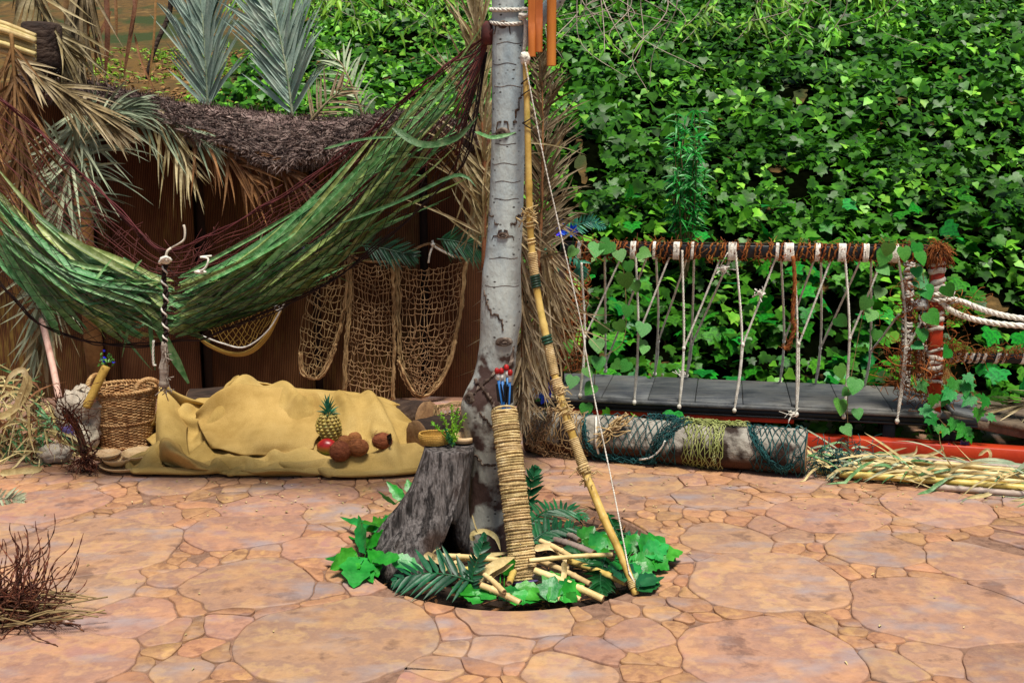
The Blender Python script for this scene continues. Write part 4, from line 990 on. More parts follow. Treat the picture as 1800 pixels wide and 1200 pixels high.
# cane tube with sprig standing in the basket
root = thing('cane_vase', 'short yellow cane tube leaning in the basket with a blue flowered sprig', 'vase', P(163, 690, 5.55))
mb = MB(); a, b = P(163, 692, 5.55), P(187, 643, 5.6); mb.tube(spline([a - (b - a) * .5, a, b], 12), .024, 12); mb.build('tube', 'net_yellow', root)
mb = MB()
for k in range(36): q = b + NR.normal(0, .022, 3) + A(0, 0, .025); mb.blade(leaflet_path(q, nrm(NR.normal(0, 1, 3) + A(0, 0, .6)), .022, .2, 4), .012, (0, -1, .3), .2, R.uniform(.7, 1.3))
mb.build('sprig', 'vine_leaf', root, kind='stuff')
mb = MB()
for k in range(20): q = b + NR.normal(0, .016, 3) + A(-.006, 0, .035); mb.blade(leaflet_path(q, nrm(NR.normal(0, 1, 3) + A(0, 0, .6)), .018, .2, 4), .014, (0, -1, .3), .2, R.uniform(.7, 1.3))
mb.build('blossom', 'petal_blue', root, kind='stuff')
# pinkish pole
mb = MB(); pts = spline([P(104, 700, 5.75), P(92, 640, 5.95), P(72, 555, 6.2)], 14); mb.tube(pts, .019, 10)
tag(mb.build('wooden_pole', 'wood_pole', loc=pts[0]), 'smooth pinkish wooden pole leaning up behind the crumpled bag', 'pole')
# crumpled printed bag
bb = G(128, 800); bb = A(bb[0], bb[1] + .12, 0)
root = thing('cloth_bag', 'crumpled whitish cloth bag slumped between the straw heap and the basket', 'bag', bb)
def lump(mb, c, rx, ry, rz, seed, amp=.28, n=26, m=18, fr=2.2):
    rings = []
    for k in range(m + 1):
        th = math.pi * k / m; ring = []
        for j in range(n):
            ph = 2 * math.pi * j / n; d = A(math.sin(th) * math.cos(ph), math.sin(th) * math.sin(ph), -math.cos(th))
            f = 1 - abs(noise.noise(Vector(d * fr + seed))) * amp * 2 + .5 * amp - amp * .6 * abs(noise.noise(Vector(d * fr * 2.6 + seed)))
            q = c + d * f * A(rx, ry, rz); q[2] = max(q[2], .004); ring.append(q)
        rings.append(ring)
    mb.loft(rings)
mb = MB(); lump(mb, bb + A(0, 0, .17), .135, .11, .2, 3); mb.build('sack', 'bag_cloth', root)
mb = MB(); lump(mb, bb + A(.05, -.03, .26), .1, .08, .1, 9, .35); mb.build('top_folds', 'bag_cloth', root)
mb = MB(); lump(mb, bb + A(.06, -.08, .09), .07, .06, .09, 14, .3); mb.build('bottom_folds', 'bag_cloth', root)
mb = MB(); lump(mb, bb + A(-.01, -.09, .13), .06, .04, .045, 24, .3); mb.build('purple_print', 'purple_cloth', root)
mb = MB(); mb.tube(spline([bb + A(.03, -.06, .36), bb + A(.08, -.07, .38), bb + A(.13, -.07, .33), bb + A(.11, -.08, .27)], 20), .009, 8, squash=.5); mb.build('strap', 'bag_cloth', root)
mb = MB(); lump(mb, G(90, 818) + A(0, .06, .05), .09, .07, .055, 33, .3); g = G(90, 818)
tag(mb.build('cloth_scrap', 'bag_cloth', loc=g), 'small crumpled whitish cloth scrap on the paving under the bag', 'cloth')
# reddish date-palm brooms: dried fruit stalks
def stalks(name, label, base, dirs, n, L, m='twig_red', rad=.0032, curl=.35, beads=True, group=None, seed=1, spread=.5, flop=.25, handle=None, lift=0.0):
    rg = random.Random(seed); nr = np.random.default_rng(seed)
    root = thing(name, label, 'palm broom', base, group); mb = MB()
    for k in range(n):
        d = nrm(A(*dirs) + nr.normal(0, spread, 3)); l = L * rg.uniform(.5, 1.15); cu = nr.normal(0, curl, 3)
        p_ = base + nr.normal(0, .02, 3); q = [p_]; w1, w2 = nrm(nr.normal(0, 1, 3)), rg.uniform(0, 6.28); fr = rg.uniform(5, 11)
        for e in range(1, 26):
            d = nrm(d + cu * .06 + A(0, 0, lift * .16 * (e / 25) - flop * .06) + np.cross(d, w1) * .34 * math.sin(w2 + fr * e / 25)); p_ = p_ + d * l / 25; q.append(p_)
        q = np.array(q); q[:, 2] = np.maximum(q[:, 2], .004)
        q = spline(q, 30 if beads else 12)
        r = np.full(len(q), rad); 
        if beads: r = rad * (.7 + .75 * (np.arange(30) % 3 == 0)) * np.linspace(1.1, .6, 30)
        mb.tube(q, r, 5, tint=rg.uniform(.6, 1.5))
    mb.build('twigs', m, root)
    if handle is not None:
        mb = MB(); c = spline(handle, 12); mb.tube(c, np.linspace(.018, .01, 12), 8); mb.build('stalk', 'twig_tan', root)
        mb = MB()
        for k in range(14): o_ = nr.normal(0, .012, 3); mb.tube(c + o_, .004, 4, tint=rg.uniform(.6, 1.3))
        mb.build('stalk_fibres', 'twig_red', root)
    return root
c1 = G(150, 832); c2 = P(112, 715, 5.1)
stalks('palm_broom', 'reddish dried palm broom standing tips down before the crumpled bag', c1 + A(0, .02, .09), (.1, -.2, -.5), 70, .15, curl=.5, spread=.55, seed=2, flop=.2, handle=[c1 + A(-.01, .04, .1), c1 + A(-.05, .06, .22), P(115, 725, 5.15)])
stalks('palm_twigs', 'thin reddish twigs spreading out above the palm broom beside the basket', P(118, 735, 5.15), (.1, -.1, .5), 46, .26, curl=.5, spread=.7, seed=3, flop=.1, rad=.0024)
cb = G(-40, 1108); 
stalks('palm_broom', 'large bushy dried palm fruit stalk lying on the paving at the near left', cb + A(.05, .1, .06), (1, .12, .1), 78, .36, curl=.6, spread=.34, seed=5, flop=.2, lift=1.6, rad=.003, handle=[cb + A(-.5, .02, .05), cb + A(-.2, .06, .05), cb + A(.1, .1, .06)])
stalks('palm_broom', 'low spread of dried reddish stalks under the near left bushy one', cb + A(.05, .06, .05), (1, .0, -.05), 55, .30, curl=.6, spread=.3, seed=6, flop=.3, rad=.0036)
mb = MB()
for k in range(60):
    p = cb + A(R.uniform(-.6, .15), R.uniform(-.05, .16), .03); mb.tube(spline([p, p + A(.14, R.gauss(0, .02), R.uniform(.0, .05)), p + A(.3, R.gauss(0, .05), R.uniform(.0, .06))], 8), .003, 4, tint=R.uniform(.6, 1.3))
tag(mb.build('stalk_sheath', 'twig_tan', loc=cb), 'bundle of pale stiff stalks at the butt of the near left bushy broom', 'stalk')
# straw heap
sb = G(20, 815); root = thing('straw_heap', 'untidy heap of dried and green palm strips at the left edge beside the bag', 'straw heap', sb)
for nm, m_, n_ in (('dry_strips', 'straw', 260), ('green_strips', 'palm_green', 110), ('brown_strips', 'palm_brown', 70)):
    mb = MB()
    for k in range(n_):
        x = R.uniform(-.32, .24); h = max(.03, .46 * (1 - (max(0, x + .05) / .33) ** 2) if x > -.05 else .46)
        p = sb + A(x, R.uniform(-.02, .28), R.uniform(.0, h)); d = nrm(A(R.gauss(0, 1), R.gauss(-.2, .5), R.gauss(-.2, .7))); L = R.uniform(.08, .26)
        q = leaflet_path(p, d, L, R.uniform(.2, .8), 7, NR.normal(0, .25, 3)); q[:, 2] = np.maximum(q[:, 2], .004)
        mb.blade(q, R.uniform(.006, .016), nrm(A(R.gauss(0, .5), -1, R.gauss(.3, .5))), .2, R.uniform(.6, 1.3))
    mb.build(nm, m_, root, kind='stuff')
for k, (pts_, w_, lab) in enumerate(((((20, 740), (38, 690), (46, 665), (40, 650), (20, 660), (2, 690)), .03, 'broad curled dry strip looping over the top of the straw heap'),
        (((0, 735), (30, 715), (50, 685), (50, 665), (38, 655)), .034, 'wide dry strip bent in a hook before the straw heap'),
        (((0, 832), (30, 828), (60, 826), (75, 822)), .034, 'flat dry strip lying on the paving before the straw heap'),
        (((0, 700), (25, 688), (48, 700), (52, 760), (62, 800)), .014, 'narrow dry strip hanging down the front of the straw heap'))):
    mb = MB(); c = spline([P(u, v, 5.25) if v < 815 else G(u, v, .015) for u, v in pts_], 24); mb.blade(c, w_, (.1, -1, .3), .2, base=.03, tip=.25)
    tag(mb.build('dry_strip', 'straw', loc=c.min(0)), lab, 'palm strip', 'dry strips on the straw heap')
fern('dark grey green sprig lying on the paving at the left edge', [G(-40, 872, .02), G(0, 876, .03), G(25, 876, .02), G(42, 880, .01)], 14, .08, .012, 'palm_greygreen', seed=77)

# ------------------------------------------------------------------ hammock with palm leaves
HU = [(-190, 60), (0, 315), (60, 390), (150, 470), (230, 470), (290, 470), (340, 482), (450, 448), (560, 370), (640, 262), (720, 158), (800, 108), (858, 65)]
HL = [(-190, 75), (-60, 420), (0, 500), (60, 560), (120, 590), (190, 604), (250, 606), (290, 600), (350, 592), (440, 562), (560, 505), (640, 452), (700, 400), (760, 345), (810, 285), (838, 220), (850, 130), (858, 75)]
HB_ = [(-190, 55), (0, 170), (100, 260), (200, 362), (292, 448), (400, 400), (520, 330), (620, 260), (740, 150), (810, 98), (858, 60)]
def hdepth(u): return lin([(-190, 4.95), (0, 4.9), (290, 4.85), (600, 4.6), (800, 4.32), (858, 4.26)], u)
def H_front(u, k):                     # k 0 upper front edge, 1 bottom
    v = lin(HU, u) * (1 - k) + lin(HL, u) * k
    thick = min(1, (lin(HL, u) - lin(HU, u)) / 110)
    return P(u, v, hdepth(u) - .13 * thick * math.sin(math.pi * (.15 + .85 * k)) + .03)
def H_back(u, k):                      # k 0 bottom, 1 raised far edge
    v = lin(HL, u) * (1 - k) + lin(HB_, u) * k
    return P(u, v, hdepth(u) + .04 + .26 * math.sin(math.pi * .5 * k) * min(1, (lin(HL, u) - lin(HB_, u)) / 120))
ham = thing('hammock', 'dark net hammock slung from the tree trunk across the left of the yard', 'hammock', P(290, 600, 4.85))
mb = MB()
ks = 8; us = np.linspace(-190, 856, 74)
grid = np.array([[H_front(u + R.gauss(0, 2), k) for k in np.linspace(0, 1, ks + 1)] for u in us]) + NR.normal(0, .004, (74, ks + 1, 3)) + A(0, -.012, 0)
for j in range(ks + 1):
    i0 = j % 2
    c = [grid[i, j if (i // 2 + 0) % 2 == 0 else min(ks, j + 1)] for i in range(0, 74, 2)]; mb.tube(c, .0016, 4, False)
    c = [grid[i, j if (i // 2) % 2 == 1 else min(ks, j + 1)] for i in range(0, 74, 2)]; mb.tube(c, .0016, 4, False)
mb.build('near_net', 'net_dark', ham)
mb = MB()
for k in np.linspace(.25, 1, 20):
    c = spline([H_back(u, k) + A(0, R.gauss(0, .012), R.gauss(0, .010)) for u in np.linspace(-190, 856, 26)], 110); mb.tube(c, .0021, 4, False, tint=R.uniform(.7, 1.3))
for k in range(50):
    u = R.uniform(0, 760); k0 = R.uniform(.2, .75); c = [H_back(u + 14 * q + R.gauss(0, 3), k0 + .12 * q) for q in range(4)]; mb.tube(c, .0017, 4, False)
for k in range(26):                    # loose curling ends
    u = R.uniform(60, 560); p = H_back(u, R.uniform(.6, 1)); mb.tube(spline([p, p + NR.normal(0, .03, 3), p + NR.normal(0, .05, 3), p + NR.normal(0, .06, 3)], 10), .0016, 4)
mb.build('far_net', 'net_red', ham)
for f, nm in ((lambda u: H_back(u, 1.0), 'far_edge_cord'), (lambda u: H_front(u, 1.0) + A(0, 0, -.006), 'bottom_cord')):
    mb = MB()
    for q in range(3): mb.tube(spline([f(u) + NR.normal(0, .006, 3) for u in np.linspace(-190, 856, 30)], 90), .0034, 5)
    mb.build(nm, 'net_red' if 'far' in nm else 'net_dark', ham)
mb = MB(); p = P(866, 52, 4.2)
for k in range(9): a_ = H_front(800, k / 8.0); mb.tube(spline([a_, P(838 + k * .8, 92 + k * 3, 4.28), p], 14), .004, 5, tint=R.uniform(.7, 1.3))
mb.lathe([(.02, -.05), (.03, -.02), (.026, .02), (.012, .04)], P(858, 56, 4.24), 10); mb.build('gathered_end', 'net_red', ham)
# twisted binding round the middle, white knot on top, frayed tail below
root = thing('rope_binding', 'twisted black and white rope binding gathering the middle of the hammock', 'rope', P(290, 600, 4.68))
c = [P(290 + 2 * math.sin(v * .1), v, 4.70) for v in (462, 490, 520, 550, 580, 602)]
mb = MB(); mb.rope(c, .0125, 2, turns=6, seg=60); mb.build('dark_strand', 'net_dark', root)
cc = spline(c, 60); a = np.linspace(0, 12 * math.pi, 60) + 1.5; mb = MB(); mb.tube(cc + .0115 * (np.cos(a)[:, None] * A(1, 0, 0) + np.sin(a)[:, None] * A(0, 1, 0)), .0045, 6); mb.build('light_strand', 'rope_white', root)
mb = MB(); globe(mb, P(291, 457, 4.68), .022, (1.2, .9, .8), wob=.3, seed=4); mb.tube(spline([P(280, 462, 4.67), P(291, 452, 4.65), P(301, 458, 4.67)], 10), .008, 6); mb.build('knot', 'rope_white', root)
mb = MB(); mb.tube(spline([P(300, 436, 4.68), P(315, 428, 4.66), P(324, 420, 4.66), P(325, 405, 4.66), P(323, 396, 4.67)], 14), np.linspace(.0035, .006, 14), 7); mb.tube(spline([P(291, 456, 4.67), P(294, 442, 4.67), P(301, 436, 4.68)], 8), .006, 6); mb.build('stiff_end', 'driftwood', root)
mb = MB(); t0 = P(289, 600, 4.7); t1 = P(288, 678, 4.72)
mb.tube(spline([t0, (t0 + t1) / 2, t1], 14), [.012 + .003 * math.sin(k) + .001 * k for k in range(14)], 8)
for k in range(40):
    s = R.random(); q = t0 * (1 - s) + t1 * s; mb.tube(spline([q, q + NR.normal(0, .012, 3) + A(0, 0, -.03), q + NR.normal(0, .02, 3) + A(0, 0, -.06)], 6), .0025, 4, tint=R.uniform(.7, 1.3))
mb.build('frayed_tail', 'frayed', root)
mb = MB(); mb.rope([P(270, 598, 4.8), P(269, 620, 4.8), P(270, 640, 4.8), P(274, 642, 4.8)], .006); tag(mb.build('cord', 'rope_white', loc=P(270, 642, 4.8)), 'thin white cord end hanging under the hammock beside the frayed tail', 'cord')
# pale loops of cord and a grey cloth lying in the hammock
mb = MB(); mb.tube(spline([P(345, 478, 4.7), P(360, 472, 4.68), P(366, 455, 4.68), P(352, 452, 4.7), P(372, 450, 4.7)], 18), .005, 6); globe(mb, P(352, 478, 4.7), .016, (1.8, 1, .6), wob=.3)
tag(mb.build('knotted_cord', 'rope_white', loc=P(350, 480, 4.7)), 'knotted white cord lying on the leaves right of the binding', 'cord')
mb = MB(); lump(mb, P(470, 458, 4.74), .09, .06, .035, 41, .2); lump(mb, P(515, 437, 4.7), .05, .04, .03, 45, .3); tag(mb.build('cloth', 'grey_cloth', loc=P(470, 470, 4.74)), 'folded grey cloth lying on the leaves in the right half of the hammock', 'cloth')
# green palm leaves: left bundle and right bundle
def leaf_bundle(label, u0, u1, n, seed, side):
    rg = random.Random(seed); nr = np.random.default_rng(seed)
    root = thing('palm_frond', label, 'palm frond', P((u0 + u1) / 2, 560, 4.85), 'cut palm fronds laid in the hammock')
    for i in range(n):
        k0 = rg.random() ** .75; 
        if side < 0:
            ua = rg.uniform(-40, 130); ub = min(292, ua + rg.uniform(110, 240)); ka = k0 * rg.uniform(.5, 1.0); kb = min(1.0, k0 * .8 + rg.uniform(.05, .3))
            if rg.random() < .3: ua = rg.uniform(90, 220); ub = 290; ka = rg.uniform(-.35, .4); kb = .2 + .75 * rg.random()
            if ub > 255: kb = .18 + .8 * rg.random()
        else:
            ua = rg.choice([rg.uniform(292, 330), rg.uniform(300, 640)]); ub = min(845, ua + rg.uniform(140, 320)); ka = .1 + .88 * k0; kb = max(0.0, min(1, k0 + rg.gauss(-.02, .18)))
            if ub > 700: kb = kb * .9
        lay = rg.uniform(0, .15); t = np.linspace(0, 1, 10)
        ku = ka + (kb - ka) * t
        pts = np.array([H_front(ua + (ub - ua) * s, max(-.12, k)) for s, k in zip(t, ku)])
        # let the curve run straighter than the net it lies on
        st = pts[0] * (1 - t)[:, None] + pts[-1] * t[:, None]; f_ = rg.uniform(.4, 1.0)
        pts = pts * (1 - f_) + st * f_ + A(0, 1, 0) * lay + A(0, 0, .015) * np.sin(math.pi * t)[:, None] * rg.uniform(-1, 1)
        if rg.random() < .3: pts[-3:] += (t[-3:] - t[-4])[:, None] * nr.normal(0, .35, 3) * A(1, .3, 1)
        if side < 0: pts = pts[::-1] if rg.random() < .5 else pts
        mb = MB(); mb.blade(pts, rg.uniform(.020, .042) if side < 0 else rg.uniform(.015, .032), nrm(A(rg.gauss(0, .35), -1, rg.gauss(.6, .5))), rg.uniform(.15, .5), base=.08, tip=.5)
        mb.build('leaflet', 'palm_olive' if rg.random() < .34 else 'palm_green', root)
    return root
leaf_bundle('green palm leaves laid in the left half of the hammock', -40, 290, 120, 3, -1)
leaf_bundle('green palm leaves laid in the right half of the hammock up to the trunk', 292, 850, 150, 4, 1)
for k, (pts_, w_, lab) in enumerate(((((600, 392), (700, 355), (790, 312), (820, 312), (838, 330)), .016, 'single light green palm leaf arching out of the hammock towards the trunk'),
        (((690, 225), (740, 255), (800, 245), (840, 205)), .03, 'broad green leaf tip sticking out near the top of the hammock'),
        (((835, 232), (862, 242), (890, 238), (908, 232)), .016, 'narrow green leaf tip crossing the front of the trunk'),
        (((570, 262), (640, 245), (720, 240)), .012, 'narrow green leaf sticking out of the hammock before the thatch'))):
    mb = MB(); c = spline([P(u, v, hdepth(min(u, 850)) - (.22 if u > 850 else .12)) for u, v in pts_], 14); mb.blade(c, w_, (.1, -1, .4), .25, base=.1, tip=.4); tag(mb.build('palm_leaf', 'palm_green', loc=c[0]), lab, 'palm leaf', 'loose palm leaves on the hammock')
# ------------------------------------------------------------------ poplar trunk
TC = [(962, 861, 44), (930, 861, 40), (880, 862, 38), (840, 862, 37), (800, 864, 38), (765, 863, 39), (735, 861, 40), (705, 861, 42), (680, 864, 39), (650, 869, 34), (600, 876, 33),
      (560, 880, 36), (520, 881, 35), (480, 883, 32), (440, 885, 31), (400, 888, 30), (330, 891, 29), (250, 893, 28.5), (150, 894, 28), (60, 894, 27.5), (0, 893, 27), (-120, 893, 26), (-300, 896, 24)]
TY = 4.24
def trunk_c(v):
    t = TC[::-1]; u = np.interp(v, [q[0] for q in t], [q[1] for q in t]); r = np.interp(v, [q[0] for q in t], [q[2] for q in t]); return u, r
tb = P(861, 952, TY)
tree = thing('poplar_tree', 'pale grey poplar trunk with dark scars rising from the round planting hole', 'tree', (tb[0], TY, -.08))
rows = []
cs = spline(np.array([list(P(u, v, TY)) + [r * px(4.3)] for v, u, r in TC])[:, :4], 110)
def trunk_surf(i, a):                  # i float index into cs
    k = int(min(108, max(0, i))); f = i - k; c = cs[k] * (1 - f) + cs[k + 1] * f; z = c[2]; r = c[3]
    low = max(0, min(1, (1.15 - z) / .8))
    nse = .10 * low * noise.noise(Vector((math.cos(a) * 1.6, math.sin(a) * 1.6, z * 5))) + .06 * low * noise.noise(Vector((math.cos(a) * 4, math.sin(a) * 4, z * 14))) + .012 * noise.noise(Vector((math.cos(a) * 2, math.sin(a) * 2, z * 6)))
    fl = .25 * max(0, (.14 - z) / .2) * (1 + .5 * math.sin(a * 4))
    bump = 0
    for (bv_, ba, br_, bh) in ((705, math.radians(215), .10, .32), (745, math.radians(200), .07, .12), (600, math.radians(285), .07, .16), (790, math.radians(190), .08, .14), (480, math.radians(195), .05, .1), (640, math.radians(330), .06, .1)):
        zb = P(880, bv_, TY)[2]; da = (a - ba + math.pi) % (2 * math.pi) - math.pi
        bump += bh * math.exp(-((z - zb) / br_) ** 2 - (da / .6) ** 2)
    rr = r * (1 + nse + fl + bump)
    return A(c[0] + rr * math.cos(a), c[1] + rr * math.sin(a), z)
na = 40
mb = MB(); mb.loft([[trunk_surf(i, 2 * math.pi * j / na) for j in range(na)] for i in np.linspace(0, 108.9, 200)], True, False, True); mb.build('trunk', 'poplar_bark', tree)
def idx_v(v): return int(np.argmin(np.abs(cs[:, 2] - P(885, v, TY - .07)[2])))
def knot(v, u, w, h, brow=True):
    i = idx_v(v); uc, r = trunk_c(v); a = -math.pi / 2 + math.asin(max(-.95, min(.95, (u - uc) / r))); p = trunk_surf(i, a); o = A(math.cos(a), math.sin(a), 0); t = A(-o[1], o[0], 0); s = px(4.2)
    mb = MB(); ax = [t, A(0, 0, 1), o]
    rings = []
    for rr, d in ((1.25, -.006), (1.0, .006), (.72, .009), (.5, .002), (.3, .006), (.05, .007)):
        rings.append([p + t * (w * s * rr * math.cos(q)) + A(0, 0, 1) * (h * s * rr * math.sin(q) * (1.25 if math.sin(q) > 0 else .8)) + o * (d + .003 * noise.noise(Vector((q * 2, rr * 5, v)))) for q in np.linspace(0, 2 * math.pi, 20, endpoint=False)])
    mb.loft(rings, True, False, True); mb.build('bark_knot', 'bark_knot', tree)
    if brow:
        mb = MB()
        for sg in (-1, 1):
            L = []
            for k in range(8):
                uu = u + sg * (w * .2 + k * (w * 1.9) / 7); vv = v - h * 1.15 + (k / 7) ** 1.3 * h * 2.6
                uc2, r2 = trunk_c(vv)
                if abs(uu - uc2) > r2 * .93: break
                L.append(trunk_surf(idx_v(vv), -math.pi / 2 + math.asin((uu - uc2) / r2)) + o * .001)
            if len(L) > 2: mb.tube(L, np.linspace(.0045, .0015, len(L)), 5)
        mb.build('scar_line', 'bark_knot', tree)
knot(47, 884, 7, 6); knot(228, 884, 11, 7); knot(413, 884, 9, 5); knot(601, 885, 13, 7, False); knot(700, 833, 8, 9, False)
def scar(pts, r0):                     # a raised dark crack following the bark
    L = []
    for u, v in spline(np.array(pts, float), 26):
        uc, r = trunk_c(v); L.append(trunk_surf(idx_v(v), -math.pi / 2 + math.asin(max(-.97, min(.97, (u - uc) / r)))))
    L = np.array(L) + NR.normal(0, .0022, (26, 3)); mb = MB(); mb.tube(L, r0 * (.6 + .6 * NR.random(26)), 5); mb.build('bark_scar', 'bark_knot', tree)
scar([(916, 160), (910, 190), (902, 222)], .005); scar([(918, 372), (908, 386), (898, 396)], .005); scar([(852, 515), (862, 545), (880, 560), (884, 575)], .005)
scar([(900, 610), (892, 640), (870, 655), (850, 672), (838, 690)], .008); scar([(838, 668), (856, 690), (868, 712), (875, 740)], .009); scar([(846, 720), (862, 742), (880, 752)], .006)
scar([(862, 372), (868, 385), (876, 392)], .004); scar([(838, 800), (850, 812), (872, 818)], .006)
for v in (73, 104, 147, 246, 287, 325, 352, 456, 505):      # ring scars across the trunk
    mb = MB(); a0, a1 = R.uniform(-2.9, -2.2), R.uniform(-1.1, -.3); i = idx_v(v)
    mb.tube([trunk_surf(i, a) + A(0, 0, .003 * math.sin(a * 5 + v)) for a in np.linspace(a0, a1, 14)], .0013, 4); mb.build('ring_scar', 'bark_knot', tree)
# limbs above the picture
top = cs[-1][:3]
mb = MB(); mb.tube(spline([cs[92][:3], cs[92][:3] + A(.35, -.05, .35), cs[92][:3] + A(.8, -.1, .5), cs[92][:3] + A(1.5, 0, .8)], 20), np.linspace(.035, .012, 20), 8); mb.build('limb', 'poplar_bark', tree)
mb = MB(); mb.tube(spline([cs[100][:3], cs[100][:3] + A(-.3, .1, .4), cs[100][:3] + A(-.7, .3, 1.0)], 20), np.linspace(.04, .015, 20), 8); mb.build('limb', 'poplar_bark', tree)
# rope round the trunk
mb = MB()
for v0, tl in ((15, .012), (30, .02)):
    i = idx_v(v0); a = np.linspace(0, 2 * math.pi, 40); mb.rope([trunk_surf(i, q) + .005 * A(math.cos(q), math.sin(q), 0) + A(0, 0, tl * math.sin(q)) for q in a], .0075, 3, seg=160)
kp = P(917, 24, TY - .05); globe_ = kp
mb.tube(spline([kp, kp + A(.015, -.02, -.01), kp + A(-.01, -.03, -.02), kp + A(.012, -.02, -.03), kp + A(.014, -.01, -.09), kp + A(.008, -.01, -.15)], 24), .008, 6)
mb.tube(spline([kp + A(0, -.02, .015), kp + A(.03, -.02, .01), kp + A(.02, -.03, -.012), kp + A(-.012, -.03, -.01)], 14), .008, 6)
tag(mb.build('rope', 'rope_white', loc=kp), 'white rope wound twice round the trunk near the top of the picture', 'rope')
# hanging bamboo chimes
limb_z = (cs[92][:3] + A(.45, -.06, .4))[2]
for u, v1, r, cut, lab in ((935, 100, .0155, .5, 'dark orange bamboo chime tube nearest the tree trunk, with a long cut away mouth'), (947, 92, .015, .45, 'middle orange bamboo chime tube with a tongue shaped cut'), (969, 116, .0185, 0, 'longest orange bamboo chime tube, furthest from the trunk')):
    p = P(u, v1, 4.12); zt = p[2] + (.5 if cut else .62); root = thing('wind_chime', lab, 'wind chime', p, 'bamboo chimes hanging by the trunk')
    mb = MB(); n = 20; cutz = p[2] + .30
    for rr, flip in ((r, False), (r * .8, True)):
        rings = []
        for z in np.linspace(p[2], zt, 18):
            ring = []
            for j in range(n):
                a = 2 * math.pi * j / n; x, y = rr * math.cos(a), rr * math.sin(a)
                if cut and z > p[2] + .07: y = max(y, -rr * (1 - 1.25 * min(1, (z - p[2] - .07) / .07)))
                ring.append((p[0] + x, p[1] + y, z))
            rings.append(ring if not flip else ring[::-1])
        mb.loft(rings)
    for z in (p[2] + .001, zt - .001): mb.lathe([(r * .8, -.0008), (r, 0), (r, .0006), (r * .8, .0012)], (p[0], p[1], z), n)
    mb.build('tube', 'bamboo_orange', root)
    mb = MB(); mb.tube([(p[0], p[1], zt), (p[0] - .02, p[1] + .03, limb_z)], .0015, 5); mb.build('string', 'net_dark', root)

# ------------------------------------------------------------------ weathered stump
sc_ = A(-.36, 4.10, 0)
root = thing('tree_stump', 'dark grey weathered stump with a flared foot beside the poplar trunk', 'stump', sc_)
ST = .435
def stump(k, a, r_in=1.0):             # k 0 foot .. 1 top
    cx = -.375 + .112 * k ** .7; cyy = 4.10 + .05 * k
    fl = (1 - k) ** 1.7
    ca, sa = math.cos(a), math.sin(a)
    rx = .104 + fl * (.255 if ca < 0 else .055); ry = .118 + fl * (.10 if sa < 0 else .06)
    rid = 1 + (.10 * fl + .025) * math.sin(3 * a + 1.2 + 2.2 * k) + .05 * fl * math.sin(7 * a + k * 3) + .07 * noise.noise(Vector((ca * 2.2, sa * 2.2, k * 3))) + .05 * noise.noise(Vector((ca * 7, sa * 7, k * 5)))
    rid += .045 * (abs(noise.noise(Vector((ca * 5, sa * 5, k * 1.1)))) - .2) + .03 * (abs(noise.noise(Vector((ca * 11, sa * 11, k * 2.5)))) - .2)
    # deep fold on the left face
    da = (a - math.radians(222) - .35 * (k - .4) + math.pi) % (2 * math.pi) - math.pi
    rid -= .22 * math.exp(-(da / .13) ** 2) * math.exp(-((k - .42) / .22) ** 2)
    da2 = (a - math.radians(205) + math.pi) % (2 * math.pi) - math.pi
    rid -= .12 * math.exp(-(da2 / .1) ** 2) * math.exp(-((k - .15) / .15) ** 2)
    z0 = -.07
    da3 = (a - math.radians(328) + math.pi) % (2 * math.pi) - math.pi      # arched hollow at the right foot
    z0 += .25 * math.exp(-(da3 / .5) ** 2) + .02 * math.sin(a * 17) * math.exp(-(da3 / .6) ** 2)
    z = z0 + (ST - z0) * k + .006 * noise.noise(Vector((ca * 3, sa * 3, 9))) * (k > .95)
    return A(cx + rx * rid * ca * r_in, cyy + ry * rid * sa * r_in, z)
na = 110; mb = MB(); ks_ = np.linspace(0, 1, 34)
rings = [[stump(k, 2 * math.pi * j / na, .82) for j in range(na)] for k in ks_[::-1][6:]] + [[stump(k, 2 * math.pi * j / na) for j in range(na)] for k in ks_]
for f in (.97, .7, .4, .05): rings.append([stump(1, 2 * math.pi * j / na, f) + A(0, 0, .006 + .003 * noise.noise(Vector((j * .3, f * 8, 2)))) for j in range(na)])
mb.loft(rings, True, False, True); mb.build('stump_wood', 'stump_wood', root)
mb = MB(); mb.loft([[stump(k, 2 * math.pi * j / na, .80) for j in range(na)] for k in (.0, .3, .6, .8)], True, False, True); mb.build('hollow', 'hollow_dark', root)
# small things standing on the stump
zt = ST + .012
c = A(-.325, 4.17, zt); root = thing('straw_tray', 'small yellow woven straw tray standing on the left of the stump top', 'tray', c)
mb = MB()
for k in range(7):
    a = np.linspace(0, 2 * math.pi, 50); r = .045 + .007 * math.sin(k / 6 * 2.2); mb.rope(np.stack([c[0] + r * 1.25 * np.cos(a), c[1] + r * np.sin(a), np.full(50, c[2] + .004 + k * .0065)], 1), .0042, 2, turns=18, seg=110)
mb.build('woven_side', 'net_yellow', root); mb = MB(); mb.lathe([(.04, .001), (.046, .003), (.04, .006), (.002, .006)], c, 24); mb.build('base', 'net_yellow', root)
c2 = A(-.205, 4.2, zt); mb = MB(); mb.lathe([(.03, 0), (.05, .003), (.056, .026), (.052, .028), (.045, .008), (.002, .006)], c2, 24); tag(mb.build('wooden_dish', 'dish_wood', loc=c2), 'small pale dish on the stump top against the trunk', 'dish')
c3 = A(-.245, 4.12, zt); root = thing('heather_sprig', 'bright green feathery sprig standing on the stump top before the dishes', 'plant', c3)
